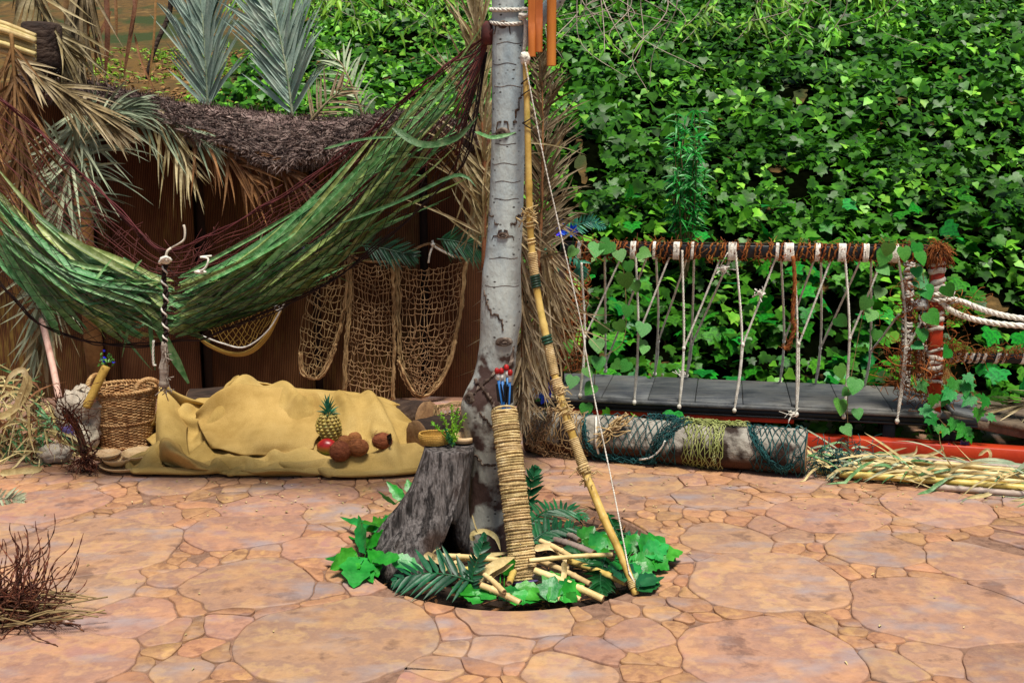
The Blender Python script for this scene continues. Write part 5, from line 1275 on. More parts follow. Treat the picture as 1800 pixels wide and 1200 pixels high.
for q, (dx, dy, h) in enumerate(((-.085, 0, .10), (-.05, .02, .13), (-.005, .0, .17), (.02, .01, .15), (.05, .02, .13), (-.03, -.01, .07))):
    mb = MB(); c = spline([c3, c3 + A(dx * .4, dy, h * .5), c3 + A(dx, dy, h)], 14); mb.tube(c, .0016, 4)
    for k in range(70):
        p = c[R.randrange(2, 14)] + NR.normal(0, .002, 3); mb.blade(leaflet_path(p, nrm(NR.normal(0, .8, 3) + A(dx * 3, 0, .9)), .015, .1, 3), .005, (0, -1, .2), .2, R.uniform(.7, 1.3), tip=.4)
    mb.build('sprig', 'bright_leaf' if q != 5 else 'fern', root)

# ------------------------------------------------------------------ rope-wound quiver with arrows
qa, qb = P(923, 1026, 3.80), P(886, 722, 4.06)
quiver = thing('quiver', 'tall quiver tube wound with tan rope leaning on the poplar trunk', 'quiver', qa)
ax = nrm(qb - qa); L = np.linalg.norm(qb - qa); t1 = nrm(np.cross(ax, A(0, 1, 0))); t2 = np.cross(ax, t1)
rq = .0475
mb = MB(); mb.lathe([(rq * .93, 0), (rq * .95, .004), (rq * .95, L), (rq * .84, L), (rq * .84, .02), (.002, .02)], qa, 28, ax=[t1, t2, ax]); mb.build('tube', 'rope_tan', quiver)
k = 0; s = .018
while s < L - .004:
    r = rq + .0015 + R.uniform(-.0015, .0025); a = np.linspace(0, 2 * math.pi, 40); tl = R.gauss(0, .0025); ph = R.uniform(0, 6.28); w_ = .0058
    tl2 = .02 * math.sin(s * 9) if .45 < s / L < .62 and k % 5 == 0 else tl
    c = qa + ax * s + (r * np.cos(a))[:, None] * t1 + (r * np.sin(a))[:, None] * t2 + (tl2 * np.sin(a + ph))[:, None] * ax
    mb = MB(); mb.rope(c, w_, 2, turns=30, seg=150, n=4, tint=R.uniform(.8, 1.12)); mb.build('rope_coil', 'rope_tan', quiver); s += .0108 * R.uniform(.92, 1.06); k += 1
mb = MB(); a = np.linspace(0, 2 * math.pi, 40); mb.tube(qa + ax * .008 + (rq * 1.0 * np.cos(a))[:, None] * t1 + (rq * 1.0 * np.sin(a))[:, None] * t2, .007, 6); mb.build('foot_ring', 'purple_cloth', quiver)
mb = MB()
for d in range(5):
    a = np.linspace(0, 2 * math.pi, 40); c = qa + ax * (L - .012 * d) + (rq * (1.03 - .0 * d) * np.cos(a))[:, None] * t1 + (rq * 1.03 * np.sin(a))[:, None] * t2 + (.012 * np.sin(a + d))[:, None] * ax; mb.tube(c, .0045, 5)
mb.build('rim_cord', 'rope_tan', quiver)
for (u, v, u0, v0, lab) in ((873, 648, 885, 722, 'leftmost red tipped blue arrow standing in the quiver'), (881, 648, 888, 724, 'second red tipped blue arrow from the left in the quiver'),
        (890, 642, 896, 722, 'tallest red tipped blue arrow standing in the quiver'), (897, 651, 893, 726, 'rightmost red tipped blue arrow, shortest in the quiver')):
    a, b = P(u0, v0, 4.05), P(u, v, 4.03 + .02 * ((u % 3) - 1)); d = nrm(b - a); a = a - d * .2; Ls = np.linalg.norm(b - a)
    root = thing('arrow', lab, 'arrow', a, 'arrows in the quiver')
    mb = MB(); mb.tube([a, b - d * .05], .0058, 8); mb.build('shaft', 'arrow_blue', root)
    mb = MB(); mb.tube([b - d * .048, b - d * .02], .0066, 8); mb.build('white_band', 'white_paint', root)
    mb = MB(); mb.lathe([(.005, -.022), (.0095, -.018), (.0105, -.008), (.008, 0), (.003, .004)], b, 10, ax=[nrm(np.cross(d, A(0, 1, 0))), np.cross(d, nrm(np.cross(d, A(0, 1, 0)))), d]); mb.build('tip', 'arrow_red', root)
    for q in range(3):
        an = q * 2.1 + u; e = nrm(np.cross(d, A(math.cos(an), math.sin(an), .1))); m0, m1 = b - d * .15, b - d * .065
        mb = MB(); mb.add([m0 + e * .005, m0 + e * .018 + d * .01, m1 + e * .014, m1 + e * .005], [[0, 1, 2, 3]]); ob = mb.build('feather', 'feather_black', root, smooth=False)
        md = ob.modifiers.new('t', 'SOLIDIFY'); md.thickness = .002

# ------------------------------------------------------------------ bamboo bow
BP_ = [(923, 103), (925, 150), (927, 215), (929, 300), (931, 380), (934, 430), (940, 485), (950, 545), (962, 600), (973, 650), (988, 705), (1008, 770), (1030, 832), (1050, 882), (1066, 920), (1084, 958), (1100, 995), (1118, 1045)]
lens = np.linspace(0, 1, len(BP_)); 
def bdep(v): return lin([(103, 4.12), (500, 4.1), (800, 3.95), (1045, 3.665)], v)
bc = spline([P(u, v, bdep(v)) for u, v in BP_], 140)
bow = thing('bow', 'tall bamboo bow bound with cord leaning against the poplar trunk', 'bow', bc[-1])
rb = np.interp(np.linspace(0, 1, 140), [0, .2, .5, .8, 1], [.011, .0135, .0152, .0162, .014])
for i in range(10, 140, 17): rb[i] *= 1.16
mb = MB(); mb.tube(bc, rb, 12); mb.build('stave', 'bamboo', bow)
def bi(v): return int(np.argmin(np.abs(np.array([project(p)[1] for p in bc]) - v)))
def bind(v0, v1, m_, th=.0034, name='cord_binding', fat=0.0):
    i0, i1 = bi(v0), bi(v1); c = bc[i0:i1 + 1]; Ls = np.linalg.norm(np.diff(c, axis=0), axis=1).sum(); turns = max(2, Ls / (th * 2.1)); n = int(turns * 12)
    cc = spline(c, n) if len(c) > 2 else spline([bc[i0 - 1], bc[i0], bc[i0 + 1]], n); r = np.interp(np.linspace(i0, i1, n), range(140), rb) + th * .6 + fat
    t = nrm(np.gradient(cc, axis=0)); x = nrm(np.cross(t, A(0, 1, 0))); y = np.cross(t, x); a = np.linspace(0, turns * 2 * math.pi, n)
    mb = MB(); mb.tube(cc + (r * np.cos(a))[:, None] * x + (r * np.sin(a))[:, None] * y, th, 5); mb.build(name, m_, bow)
bind(398, 402, 'rope_tan'); bind(424, 430, 'rope_tan'); bind(446, 482, 'rope_tan'); bind(486, 506, 'tape_green', .005); bind(594, 604, 'tape_green', .006); bind(606, 660, 'rope_tan')
bind(664, 690, 'rope_tan', .004, fat=.002); bind(724, 730, 'rope_tan', .005); bind(738, 752, 'rope_tan', .004, fat=.002); bind(770, 815, 'rope_tan'); bind(815, 832, 'rope_tan', .005, fat=.002); bind(1018, 1030, 'rope_tan', .003)
for v in (382, 690, 720, 835):
    mb = MB(); p = bc[bi(v)]
    for k in range(26): q = p + NR.normal(0, .012, 3); mb.tube(spline([q, q + NR.normal(0, .014, 3), q + NR.normal(0, .022, 3)], 6), .002, 4)
    mb.build('frayed_knot', 'rope_tan', bow)
mb = MB(); globe(mb, bc[0] + A(0, -.005, .0), .02, (1, 1, 1.25), wob=.4, seed=2); mb.build('top_knot', 'rope_white', bow)
for v in (140, 165, 215, 225):
    mb = MB(); i = bi(v); p = bc[i]; a = np.linspace(0, 6.28, 14); mb.tube(np.stack([p[0] + .019 * np.cos(a), p[1] + .019 * np.sin(a), p[2] + .012 * np.sin(a + v)], 1), .0026, 5); mb.build('wire_tie', 'net_dark', bow)
mb = MB(); sp = [P(u, v, bdep(v) - .02) for u, v in ((923, 110), (955, 275), (990, 430), (1022, 570), (1030, 620), (1048, 715), (1072, 830), (1090, 920), (1106, 1005))]
mb.rope(spline(sp, 60), .0034, 2, seg=330, n=4); mb.tube(spline([sp[-1], bc[-6], bc[-4] + A(.012, -.01, 0), sp[-1]], 12), .004, 5); mb.build('bowstring', 'rope_white', bow)

# ------------------------------------------------------------------ greenery, canes and husks in the planting hole
PLT = leaf_template([(0, 0), (.18, -.06), (.40, -.02), (.38, .12), (.52, .22), (.44, .36), (.40, .52), (.26, .62), (.2, .78), (0, 1.02)], .18, .3)
def big_leaf(parent, base, tip, w, up, m_='plastic_leaf', cup=.3, name='leaf'):
    base, tip = A(*base), A(*tip); d = tip - base; L = np.linalg.norm(d); d = d / L; up = nrm(A(*up) - d * np.dot(A(*up), d)); s = np.cross(d, up); n = 9; V = []; tn = []
    prof = [0, .3, .46, .5, .47, .38, .27, .14, .0]
    for i in range(n):
        k = i / (n - 1); hw = w * prof[i] * (1 + .16 * ((i % 2) * 2 - 1)); z = -.12 * L * (k - .4) ** 2
        for j in (-2, -1, 0, 1, 2):
            x = j / 2; V.append(base + d * L * (k - .06 * abs(x) * (1 if k < .3 else -.6)) + s * hw * x + up * (z + cup * hw * abs(x) * .6 + .02 * L * math.sin(k * 14) * abs(x)))
    F = [[i * 5 + j, i * 5 + j + 1, (i + 1) * 5 + j + 1, (i + 1) * 5 + j] for i in range(n - 1) for j in range(4)]
    mb = MB(); mb.add(V, F); return mb.build(name, m_, parent)
def garland(label, leaves, stem, group='green artificial leaf sprays round the planting hole', m_='plastic_leaf', cat='leaf spray', name='leaf_spray'):
    root = thing(name, label, cat, stem[0], group)
    mb = MB(); mb.tube(spline(stem, 24), .0035, 6); mb.build('stem', m_, root)
    sc = spline(stem, 24)
    rg_ = random.Random(len(label)); extra = []
    for (b, t, w, up) in leaves:
        if rg_.random() < .75:
            b2 = A(*b) + A(rg_.gauss(0, .025), rg_.gauss(0, .02), rg_.uniform(-.01, .01)); d2 = A(*t) - A(*b); d2 = A(d2[0] * math.cos(.8) - d2[1] * math.sin(.8) * rg_.choice([-1, 1]), d2[1], d2[2] * .6) * rg_.uniform(.55, .95); t2 = b2 + d2; t2[2] = max(t2[2], .012); extra.append((b2, t2, w * rg_.uniform(.6, .95), A(*up) + A(rg_.gauss(0, .4), rg_.gauss(0, .2), rg_.gauss(0, .3))))
    for (b, t, w, up) in leaves + extra:
        b = A(*b); big_leaf(root, b, t, w, up, m_)
        k = int(np.argmin(np.linalg.norm(sc - b, axis=1))); mb = MB(); mb.tube(spline([sc[k], (sc[k] + b) / 2 + A(0, 0, .01), b], 6), .0022, 5); mb.build('stalk', m_, root)
    return root
g = lambda u, v, z=.02: G(u, v, z)
garland('green leaf spray standing along the left foot of the stump', [(g(640, 968, .05), P(628, 905, 4.2), .065, (-.3, -1, .2)), (g(668, 925, .06), g(636, 917, .12), .06, (0, -.4, 1)), (g(690, 925, .05), P(690, 898, 4.5), .085, (.1, -.8, .6)), (g(665, 955, .03), P(640, 952, 4.3), .05, (0, -.8, .6)), (g(672, 935, .06), P(655, 905, 4.45), .06, (0, -.9, .5)), (g(645, 965, .03), P(660, 935, 4.3), .05, (.2, -1, .4))], [g(700, 935, .02), g(670, 945, .04), g(645, 968, .03), g(640, 985, .02)])
garland('spray of bright leaves lying over the left rim before the stump', [(g(628, 982, .05), g(572, 980, .04), .06, (0, -.3, 1)), (g(632, 980, .06), g(622, 1030, .01), .13, (.1, -.5, 1)), (g(650, 980, .05), g(664, 1012, .015), .07, (.2, -.6, 1)), (g(655, 990, .05), P(673, 968, 3.95), .09, (0, -1, .3)), (g(690, 985, .06), g(742, 998, .03), .08, (0, -.6, 1)), (g(700, 980, .08), g(655, 985, .06), .06, (0, -.6, 1)), (g(628, 985, .05), g(604, 1000, .02), .07, (-.2, -.6, 1)), (g(636, 992, .04), g(655, 1022, .012), .06, (.1, -.5, 1))], [g(600, 985, .03), g(640, 985, .05), g(690, 985, .05), g(720, 992, .03)])
garland('pair of narrow leaves poking out behind the stump on its left', [(P(712, 882, 4.45), P(680, 846, 4.5), .05, (.4, -1, .2)), (P(722, 868, 4.45), P(716, 842, 4.5), .045, (.2, -1, .2))], [P(735, 900, 4.4), P(722, 885, 4.44), P(712, 880, 4.46)])
garland('green leaves under the foot of the quiver along the front rim', [(g(905, 1035, .03), g(955, 1035, .03), .07, (0, -.5, 1)), (g(880, 1000, .05), P(905, 985, 3.75), .08, (0, -1, .5)), (g(960, 1040, .02), g(925, 1052, .02), .07, (0, -.5, 1)), (g(870, 1050, .02), g(835, 1035, .03), .06, (0, -.5, 1)), (g(880, 1040, .02), g(900, 1056, .0), .06, (0, -.5, 1)), (g(830, 1045, .02), g(795, 1030, .02), .07, (0, -.5, 1)), (g(850, 1054, .01), g(815, 1046, .02), .06, (0, -.5, 1)), (g(900, 1048, .02), g(950, 1054, .01), .07, (0, -.4, 1))], [g(820, 1045, .01), g(870, 1045, .01), g(920, 1045, .01), g(960, 1042, .01)])
garland('squarish green leaves standing at the front rim between the quiver and the bow foot', [(g(962, 1052, .02), P(975, 1012, 3.63), .09, (-.2, -1, .3)), (g(985, 1050, .02), P(1010, 1018, 3.68), .08, (.2, -1, .4)), (g(1000, 1054, .01), g(1012, 1040, .04), .05, (.2, -1, .4)), (g(990, 1050, .01), P(1002, 1012, 3.7), .06, (.4, -1, .2)), (g(955, 1020, .05), g(985, 1008, .06), .06, (0, -.6, 1))], [g(955, 1050, .01), g(985, 1052, .01), g(1010, 1050, .01)])
garland('green leaf spray lying behind the bow stave in the hole', [(g(1020, 958, .05), P(1045, 925, 4.1), .09, (.1, -1, .5)), (g(1040, 965, .05), P(1066, 935, 4.05), .09, (.2, -1, .5)), (g(1060, 960, .05), P(1085, 940, 4.05), .07, (.2, -1, .6)), (g(1030, 965, .04), P(1018, 940, 4.1), .06, (-.2, -1, .6)), (g(1050, 975, .04), g(1075, 972, .06), .06, (.2, -.7, 1))], [g(1010, 965, .02), g(1040, 968, .03), g(1075, 965, .03)])
garland('big spray of bright leaves spilling over the right rim beyond the bow', [(g(1110, 970, .06), P(1120, 938, 4.0), .1, (.1, -.9, .6)), (g(1130, 972, .07), P(1168, 944, 4.0), .12, (.2, -.7, .8)), (g(1150, 975, .06), g(1200, 968, .05), .09, (0, -.5, 1)), (g(1120, 985, .06), g(1165, 990, .04), .1, (.1, -.7, .9)), (g(1115, 995, .05), g(1140, 1012, .02), .08, (.1, -.7, .9)), (g(1128, 1010, .04), g(1160, 1025, .01), .06, (.1, -.5, 1)), (g(1105, 990, .06), g(1122, 1015, .04), .07, (.2, -.9, .6)), (g(1150, 980, .06), g(1176, 1000, .02), .08, (.1, -.6, 1)), (g(1138, 965, .08), P(1142, 940, 3.98), .09, (-.1, -.9, .5)), (g(1165, 970, .05), g(1188, 985, .02), .07, (.1, -.6, 1)), (g(1100, 975, .06), P(1090, 950, 4.0), .07, (-.2, -.9, .5))], [g(1090, 985, .03), g(1120, 985, .05), g(1150, 978, .05), g(1180, 975, .03)])
garland('dark leaves at the right rim behind the foot of the bow', [(g(1120, 1030, .03), P(1150, 1008, 3.75), .06, (.2, -.8, .6)), (g(1100, 1020, .04), P(1112, 990, 3.78), .06, (.2, -1, .4)), (g(1122, 1036, .02), g(1160, 1026, .02), .05, (.1, -.5, 1)), (g(1080, 1010, .04), P(1060, 1000, 3.8), .05, (-.2, -.8, .6))], [g(1085, 1020, .01), g(1110, 1028, .02), g(1135, 1030, .02)], m_='fern')
fl = lambda s: math.sin(math.pi * min(1, .2 + .78 * s)) ** .8
fk = dict(group='dark green fern fronds in the planting hole', lf=fl)
fern('broad dark green fern frond lying over the left front rim pointing left', [g(832, 1022, .04), g(790, 1010, .07), g(740, 1008, .06), g(690, 1022, .02)], 12, .15, .02, ang=1.15, nor=(0, -.6, 1), seed=81, **fk)
fern('fern frond standing upright between the husks left of the quiver', [g(822, 1040, .0), P(832, 1005, 3.7), P(845, 965, 3.75), P(852, 935, 3.85)], 16, .055, .018, ang=1.0, nor=(0, -1, .2), seed=82, **fk)
fern('upright fern frond tip behind the quiver seen against the paving', [P(925, 905, 4.35), P(930, 870, 4.35), P(936, 840, 4.36), P(943, 820, 4.38)], 12, .075, .02, ang=.95, nor=(0, -1, .1), seed=83, **fk)
fern('long fern frond arching right along the far rim of the hole', [g(925, 925, .08), P(960, 898, 4.3), P(1000, 897, 4.4), g(1032, 912, .05)], 18, .11, .016, ang=1.2, nor=(0, -.5, 1), seed=84, **fk)
fern('fern frond lying under the long arching one behind the canes', [g(930, 955, .05), g(960, 935, .08), g(1000, 928, .07), g(1030, 935, .03)], 16, .1, .018, ang=1.1, nor=(0, -.5, 1), seed=85, **fk)
fern('fern frond hanging down the front rim left of the bow foot', [P(1065, 975, 3.9), P(1058, 1000, 3.78), P(1055, 1025, 3.7), P(1060, 1045, 3.64)], 16, .085, .016, ang=1.25, nor=(0, -1, .3), seed=86, **fk)
fern('narrow fern frond behind the bow stave near the right rim', [P(1068, 902, 4.2), P(1082, 930, 4.1), P(1096, 955, 4.0), P(1104, 985, 3.95)], 16, .05, .016, ang=1.2, nor=(0, -1, .3), seed=87, **fk)
fern('dark fern frond low between the canes and the bow', [g(1040, 1000, .03), g(1020, 975, .06), g(1000, 958, .07)], 14, .08, .018, ang=1.1, nor=(0, -.6, 1), seed=88, **fk)
fern('small fern frond drooping over the rim behind the canes', [g(1085, 960, .05), g(1110, 948, .06), g(1130, 955, .04)], 12, .07, .016, ang=1.1, nor=(0, -.6, 1), seed=89, **fk)
# canes
def cane(label, a, b, r, m_='bamboo_pale', z0=.03, z1=.02, group='cut canes lying in the planting hole'):
    a, b = G(*a, z0), G(*b, z1); d = nrm(b - a); r *= .85; root = thing('cane', label, 'cane', b, group); n = 30
    c = spline([a, (a + b) / 2 + A(0, 0, .004), b], n); rr = np.full(n, r); rr[[8, 20]] *= 1.22
    mb = MB(); mb.tube(c, rr, 10, cap=False); x = nrm(np.cross(d, A(0, 0, 1))); y = np.cross(d, x)
    mb.build('stalk', m_, root)
    for e, s in ((a, -1), (b, 1)): mb = MB(); mb.lathe([(r, 0), (r * 1.02, s * .002), (r * .55, s * .002), (r * .5, -s * .02), (.0005, -s * .021)], e, 10, ax=[x, y, d]); mb.build('cut_end', 'log_cut', root)
cane('pale cane jutting forward over the front rim left of the quiver', (846, 1028), (914, 1059), .0145, z0=.05, z1=.012)
cane('short pale split cane beside the jutting one left of the quiver', (852, 1010), (886, 1040), .012, z0=.06, z1=.05)
cane('stubby cane seen end on at the foot of the quiver', (903, 1005), (895, 1025), .015, 'bamboo', .05, .05)
cane('long pale cane running from behind the quiver to the front rim', (940, 1002), (1060, 1052), .0155, z0=.07, z1=.01)
cane('greenish cane lying behind the long pale one', (950, 985), (1037, 1026), .0135, z0=.06, z1=.03)
cane('thin pale cane lying level across the quiver and under the bow', (930, 985), (1076, 974), .0105, z0=.09, z1=.09)
cane('greyish cane end pointing right behind the level one', (975, 948), (1044, 972), .0165, 'bamboo_grey', .06, .08)
cane('pale peeled cane slanting behind the level one', (950, 950), (1004, 978), .0125, z0=.1, z1=.08)
cane('yellow green cane running to the foot of the bow', (1000, 985), (1100, 1024), .0145, 'bamboo', .05, .03)
cane('short cut cane stub near the far rim of the hole', (1000, 940), (1018, 950), .014, 'bamboo_grey', .07, .07)
cane('purplish cane half hidden under the long pale one', (938, 1012), (994, 1030), .0125, 'bamboo_grey', .04, .03)
cane('pale cane lying left of the quiver under the husks', (775, 976), (892, 986), .0125, z0=.05, z1=.06)
cane('buried cane lying across the soil left of the quiver', (800, 1000), (888, 1003), .012, 'bamboo', .02, .03)
cane('small cane end peeping out at the front rim right of the quiver', (975, 1035), (1020, 1053), .011, z0=.03, z1=.012)
for k, (pts_, w_, lab) in enumerate(((((832, 950), (832, 938), (852, 934), (872, 945), (880, 968)), .022, 'curled dry husk looping up in front of the trunk foot'),
        (((842, 1020), (855, 1005), (880, 990), (905, 978)), .04, 'broad dry husk lying in front of the quiver foot on the left'),
        (((856, 1022), (868, 1010), (885, 1000), (903, 990)), .022, 'narrow dry husk beside the broad one'),
        (((745, 975), (770, 985), (800, 1000), (815, 1005)), .034, 'dry husk lying before the stump hollow'),
        (((765, 985), (762, 970), (775, 962)), .006, 'thin dry curl standing before the stump'),
        (((938, 965), (970, 962), (990, 980), (1000, 1004)), .03, 'dry leaf bent over the canes right of the quiver'),
        (((992, 985), (992, 1010), (985, 1035), (982, 1055)), .022, 'dry strip hanging over the canes to the front rim'),
        (((830, 905), (838, 930), (850, 945)), .006, 'thin pale straw standing against the trunk foot'),
        (((780, 1005), (810, 985), (850, 978), (900, 970)), .024, 'long dry husk strip lying between the stump and the quiver'))):
    mb = MB(); dd = 3.9 if k not in (1, 2, 6) else 3.72
    c = spline([P(u, v, min(dd, G(u, v, .02)[1] - .02) if v > 960 else dd + .1) for u, v in pts_], 18); c[:, 2] = np.maximum(c[:, 2], -.01); mb.blade(c, w_, nrm(A(R.gauss(0, .3), -.7, .7)), .25, base=.06, tip=.3)
    tag(mb.build('dry_husk', 'straw', loc=c[0]), lab, 'husk', 'dry husks in the planting hole')
mb = MB()
for k in range(420):
    a = R.uniform(0, 6.28); r = PIT_R * math.sqrt(R.random()) * .95; p = A(PIT[0] + r * math.cos(a), PIT[1] + r * math.sin(a), -.035); d = nrm(A(R.gauss(0, 1), R.gauss(0, 1), R.gauss(.1, .2)))
    mb.blade(leaflet_path(p, d, R.uniform(.02, .09), .1, 4), R.uniform(.004, .014), (0, -.3, 1), .2, R.uniform(.5, 1.2))
mb.build('bark_chips', 'palm_brown', loc=(PIT[0], PIT[1], -.04), kind='stuff')
# ------------------------------------------------------------------ rope bridge
FL, FR = G(1000, 694, .25), G(1660, 724, .25)
ex = nrm(FR - FL); ey = nrm(np.cross(A(0, 0, 1), ex)); ez = A(0, 0, 1); BAX = [ex, ey, ez]
BW = .66; BL = np.linalg.norm(FR - FL)
def BP(s, d=0.0, z=0.0): return FL + ex * s + ey * d + A(0, 0, z - .25)
def s_at(u, v, z):                     # distance along the front edge of what is seen at u
    a = (u - 900) / 1800; r = ray(u, v); o = A(0, 0, EYE); n = ey; t = np.dot(FL - o, n) / np.dot(r, n); return np.dot(o + r * t - FL, ex)
def on_plane(u, v, d=0.0):             # the point of the vertical plane d behind the deck front seen at u,v
    r = ray(u, v); o = A(0, 0, EYE); q = FL + ey * d; t = np.dot(q - o, ey) / np.dot(r, ey); return o + r * t
bridge = thing('rope_bridge', 'low dark rope bridge with white rope sides and a coir wrapped rail before the ivy', 'bridge', BP(BL / 2, BW / 2, 0))
npl = 9
for k in range(npl):                   # boards across the deck
    w_ = (BL + .35) / npl; c = BP(-.35 + w_ * (k + .5), BW / 2, .232 + R.uniform(-.0015, .0015)); mb = MB(); mb.box(c, BAX, (w_ / 2 - .0018, BW / 2 - .006, .016), .003); mb.build('deck_board', 'deck', bridge)
mb = MB(); mb.box(BP(BL / 2 - .17, -.004, .226), BAX, (BL / 2 + .18, .012, .012), .004); mb.build('edge_batten', 'deck', bridge)
mb = MB(); mb.box(BP(BL / 2 - .1, .03, .188), BAX, (BL / 2 + .28, .022, .022), .003); mb.build('front_beam', 'black_paint', bridge)
mb = MB(); mb.box(BP(BL / 2 - .1, .003, .172), BAX, (BL / 2 + .28, .004, .006), .002); mb.build('beam_lip', 'black_paint', bridge)
mb = MB(); mb.box(BP(BL / 2 - .1, BW - .03, .188), BAX, (BL / 2 + .28, .022, .026), .003); mb.build('rear_beam', 'black_paint', bridge)
mb = MB(); mb.box(BP(BL * .3, .05, .146), BAX, (BL * .32, .016, .014), .003); mb.build('red_beam', 'red_paint', bridge)
for s in (.1, BL - .28, BL + .04):
    for d in (.06, BW - .06): mb = MB(); mb.box(BP(s, d, .065), BAX, (.035, .03, .1), .004); mb.build('foot', 'black_paint', bridge)
# rail
ra, rb_ = on_plane(985, 438, .0), on_plane(1640, 446, .0)
rx = nrm(rb_ - ra); rL = np.linalg.norm(rb_ - ra); rz = nrm(np.cross(rx, ey)); rz = rz if rz[2] > 0 else -rz
mb = MB(); mb.box((ra + rb_) / 2, [rx, ey, rz], (rL / 2, .018, .036), .005); mb.build('handrail', 'black_paint', bridge)
mb = MB(); mb.tube(spline([ra + rz * .042, (ra + rb_) / 2 + rz * .043, rb_ + rz * .042], 20), .006, 6); mb.build('top_wire', 'net_dark', bridge)
def wrap(c, ax_, r1, r2, z2, w_, th, n, m_, par, name, tilt=0.0, fuzz=0.0, rnd=2.6):   # loops round a rectangular bar
    mb = MB()
    for k in range(n):
        o = c + ax_[0] * ((k - (n - 1) / 2) * w_ / max(1, n)); a = np.linspace(0, 2 * math.pi, 29)
        q = o + (np.sign(np.cos(a)) * np.abs(np.cos(a)) ** (2 / rnd) * r2)[:, None] * ax_[1] + (np.sign(np.sin(a)) * np.abs(np.sin(a)) ** (2 / rnd) * z2)[:, None] * ax_[2] + (np.sin(a) * tilt)[:, None] * ax_[0]
        if fuzz: q = q + NR.normal(0, fuzz * .3, q.shape)
        mb.tube(q, th, 6, False, tint=R.uniform(.85, 1.15))
        if fuzz:
            for _ in range(16): p = q[R.randrange(29)]; mb.tube(spline([p, p + NR.normal(0, fuzz, 3), p + NR.normal(0, fuzz * 1.8, 3)], 5), .0014, 3, tint=R.uniform(.7, 1.3))
    return mb.build(name, m_, par)
RAX = [rx, ey, rz]
def rail_at(u): s = np.dot(on_plane(u, 438) - ra, rx); return ra + rx * s
for k in range(62):
    u = 1008 + k * 10.3 + R.uniform(-4, 4); wrap(rail_at(u), RAX, 0, .025, .044, .02, .0052, 1, 'coir', bridge, 'coir_turn', tilt=R.uniform(.006, .016), fuzz=.012)
for u, n, w_ in ((1019, 3, .02), (1113, 4, .03), (1189, 4, .034), (1287, 5, .044), (1386, 6, .05), (1480, 5, .038), (1570, 6, .05), (1150, 2, .012), (1217, 2, .012), (1366, 2, .016), (1437, 3, .024), (1522, 3, .03)):
    wrap(rail_at(u), RAX, 0, .028, .046, w_, .0062, n, 'rope_white', bridge, 'rope_lashing', tilt=.002)
# ropes: from rail to deck edge, each joined by a slanting one
def side_rope(top, mid, bot, d_bot, slant, d_top=0.0, th=.009, wav=.0):
    mb = MB(); tp = on_plane(*top, d_top - .022 if d_bot < .2 else .03); bt = on_plane(*bot, d_bot)
    def at(u, v):                       # a point on the rope's own sloping plane
        k = (v - top[1]) / (bot[1] - top[1]); return on_plane(u, v, (d_top - .022 if d_bot < .2 else .03) * (1 - k) + d_bot * k)
    pts = [tp] + [at(*m) for m in mid] + [bt]; mb.rope(spline(pts, 40), th * .8, 3, n=4)
    for sl in slant:
        k = sl[1]; q = at(*k); t2 = on_plane(*sl[0], .0); mb.rope(spline([t2, (t2 + q) / 2 + A(0, 0, -.004), q], 26), th * .72, 3, n=4)
        globe(mb, q, .011, (1, 1, 1.4), 8, 6, .2)
        mb.rope(spline([q, at(bot[0] + (k[0] - bot[0]) * .5 + 2, (k[1] + bot[1]) / 2), bt], 26), th * .7, 3, n=4)
    globe(mb, bt, .013, (1, 1, 1.2), 8, 6, .3, seed=bot[0])
    if bot[0] in (1400, 1207):
        for _ in range(16): mb.tube(spline([bt, bt + NR.normal(0, .014, 3) + A(-.02, -.01, .01), bt + NR.normal(0, .022, 3) + A(-.045, -.015, .012)], 6), .0022, 4)
    return mb.build('side_rope', 'rope_white', bridge)
FD, BD = -.012, BW + .0
side_rope((1117, 440), [(1122, 580)], (1115, 707), FD, [((1178, 448), (1122, 588))])
side_rope((1199, 440), [(1202, 600)], (1194, 714), FD, [((1268, 450), (1202, 612))])
side_rope((1293, 440), [(1304, 600)], (1291, 721), FD, [((1364, 452), (1306, 606))])
side_rope((1394, 440), [(1401, 560)], (1400, 728), FD, [((1462, 452), (1404, 605))])
side_rope((1485, 440), [(1493, 590)], (1483, 732), FD, [((1547, 466), (1494, 595))])
side_rope((1578, 440), [(1592, 580)], (1577, 740), FD, [((1627, 550), (1594, 612))])
side_rope((1022, 462), [(1028, 590)], (1020, 695), FD, [((1090, 456), (1028, 592))])
side_rope((1063, 452), [(1064, 560)], (1064, 652), BD, [((1137, 452), (1064, 640))])
side_rope((1153, 450), [(1157, 560)], (1151, 657), BD, [((1208, 452), (1157, 600))])
side_rope((1220, 450), [(1216, 580)], (1207, 660), BD, [((1284, 452), (1216, 605))])
side_rope((1373, 452), [(1378, 590)], (1371, 672), BD, [((1433, 452), (1378, 600))])
side_rope((1443, 452), [(1443, 590)], (1433, 677), BD, [((1515, 452), (1442, 612))])
side_rope((1531, 450), [(1530, 610)], (1519, 682), BD, [((1580, 552), (1530, 618))])
mb = MB()
for u, v, sc_k in ((1272, 472, 1.2), (1335, 515, .8)):
    p = on_plane(u, v, .0); globe(mb, p, .016 * sc_k, (1.2, 1, 1), 10, 8, .4)
    for _ in range(12): mb.tube(spline([p, p + NR.normal(0, .018, 3), p + NR.normal(0, .03, 3) * sc_k], 6), .003, 4)
mb.build('frayed_knots', 'rope_white', bridge, kind='stuff')
mb = MB(); c = [on_plane(u, v, -.03) for u, v in ((1394, 450), (1397, 500), (1393, 560), (1397, 575), (1385, 608), (1378, 612))]; mb.rope(spline(c, 40), .012, 3)
for _ in range(60): p = spline(c, 40)[R.randrange(40)]; mb.tube(spline([p, p + NR.normal(0, .012, 3), p + NR.normal(0, .02, 3)], 5), .0014, 3)
mb.build('hanging_coir', 'coir', bridge)
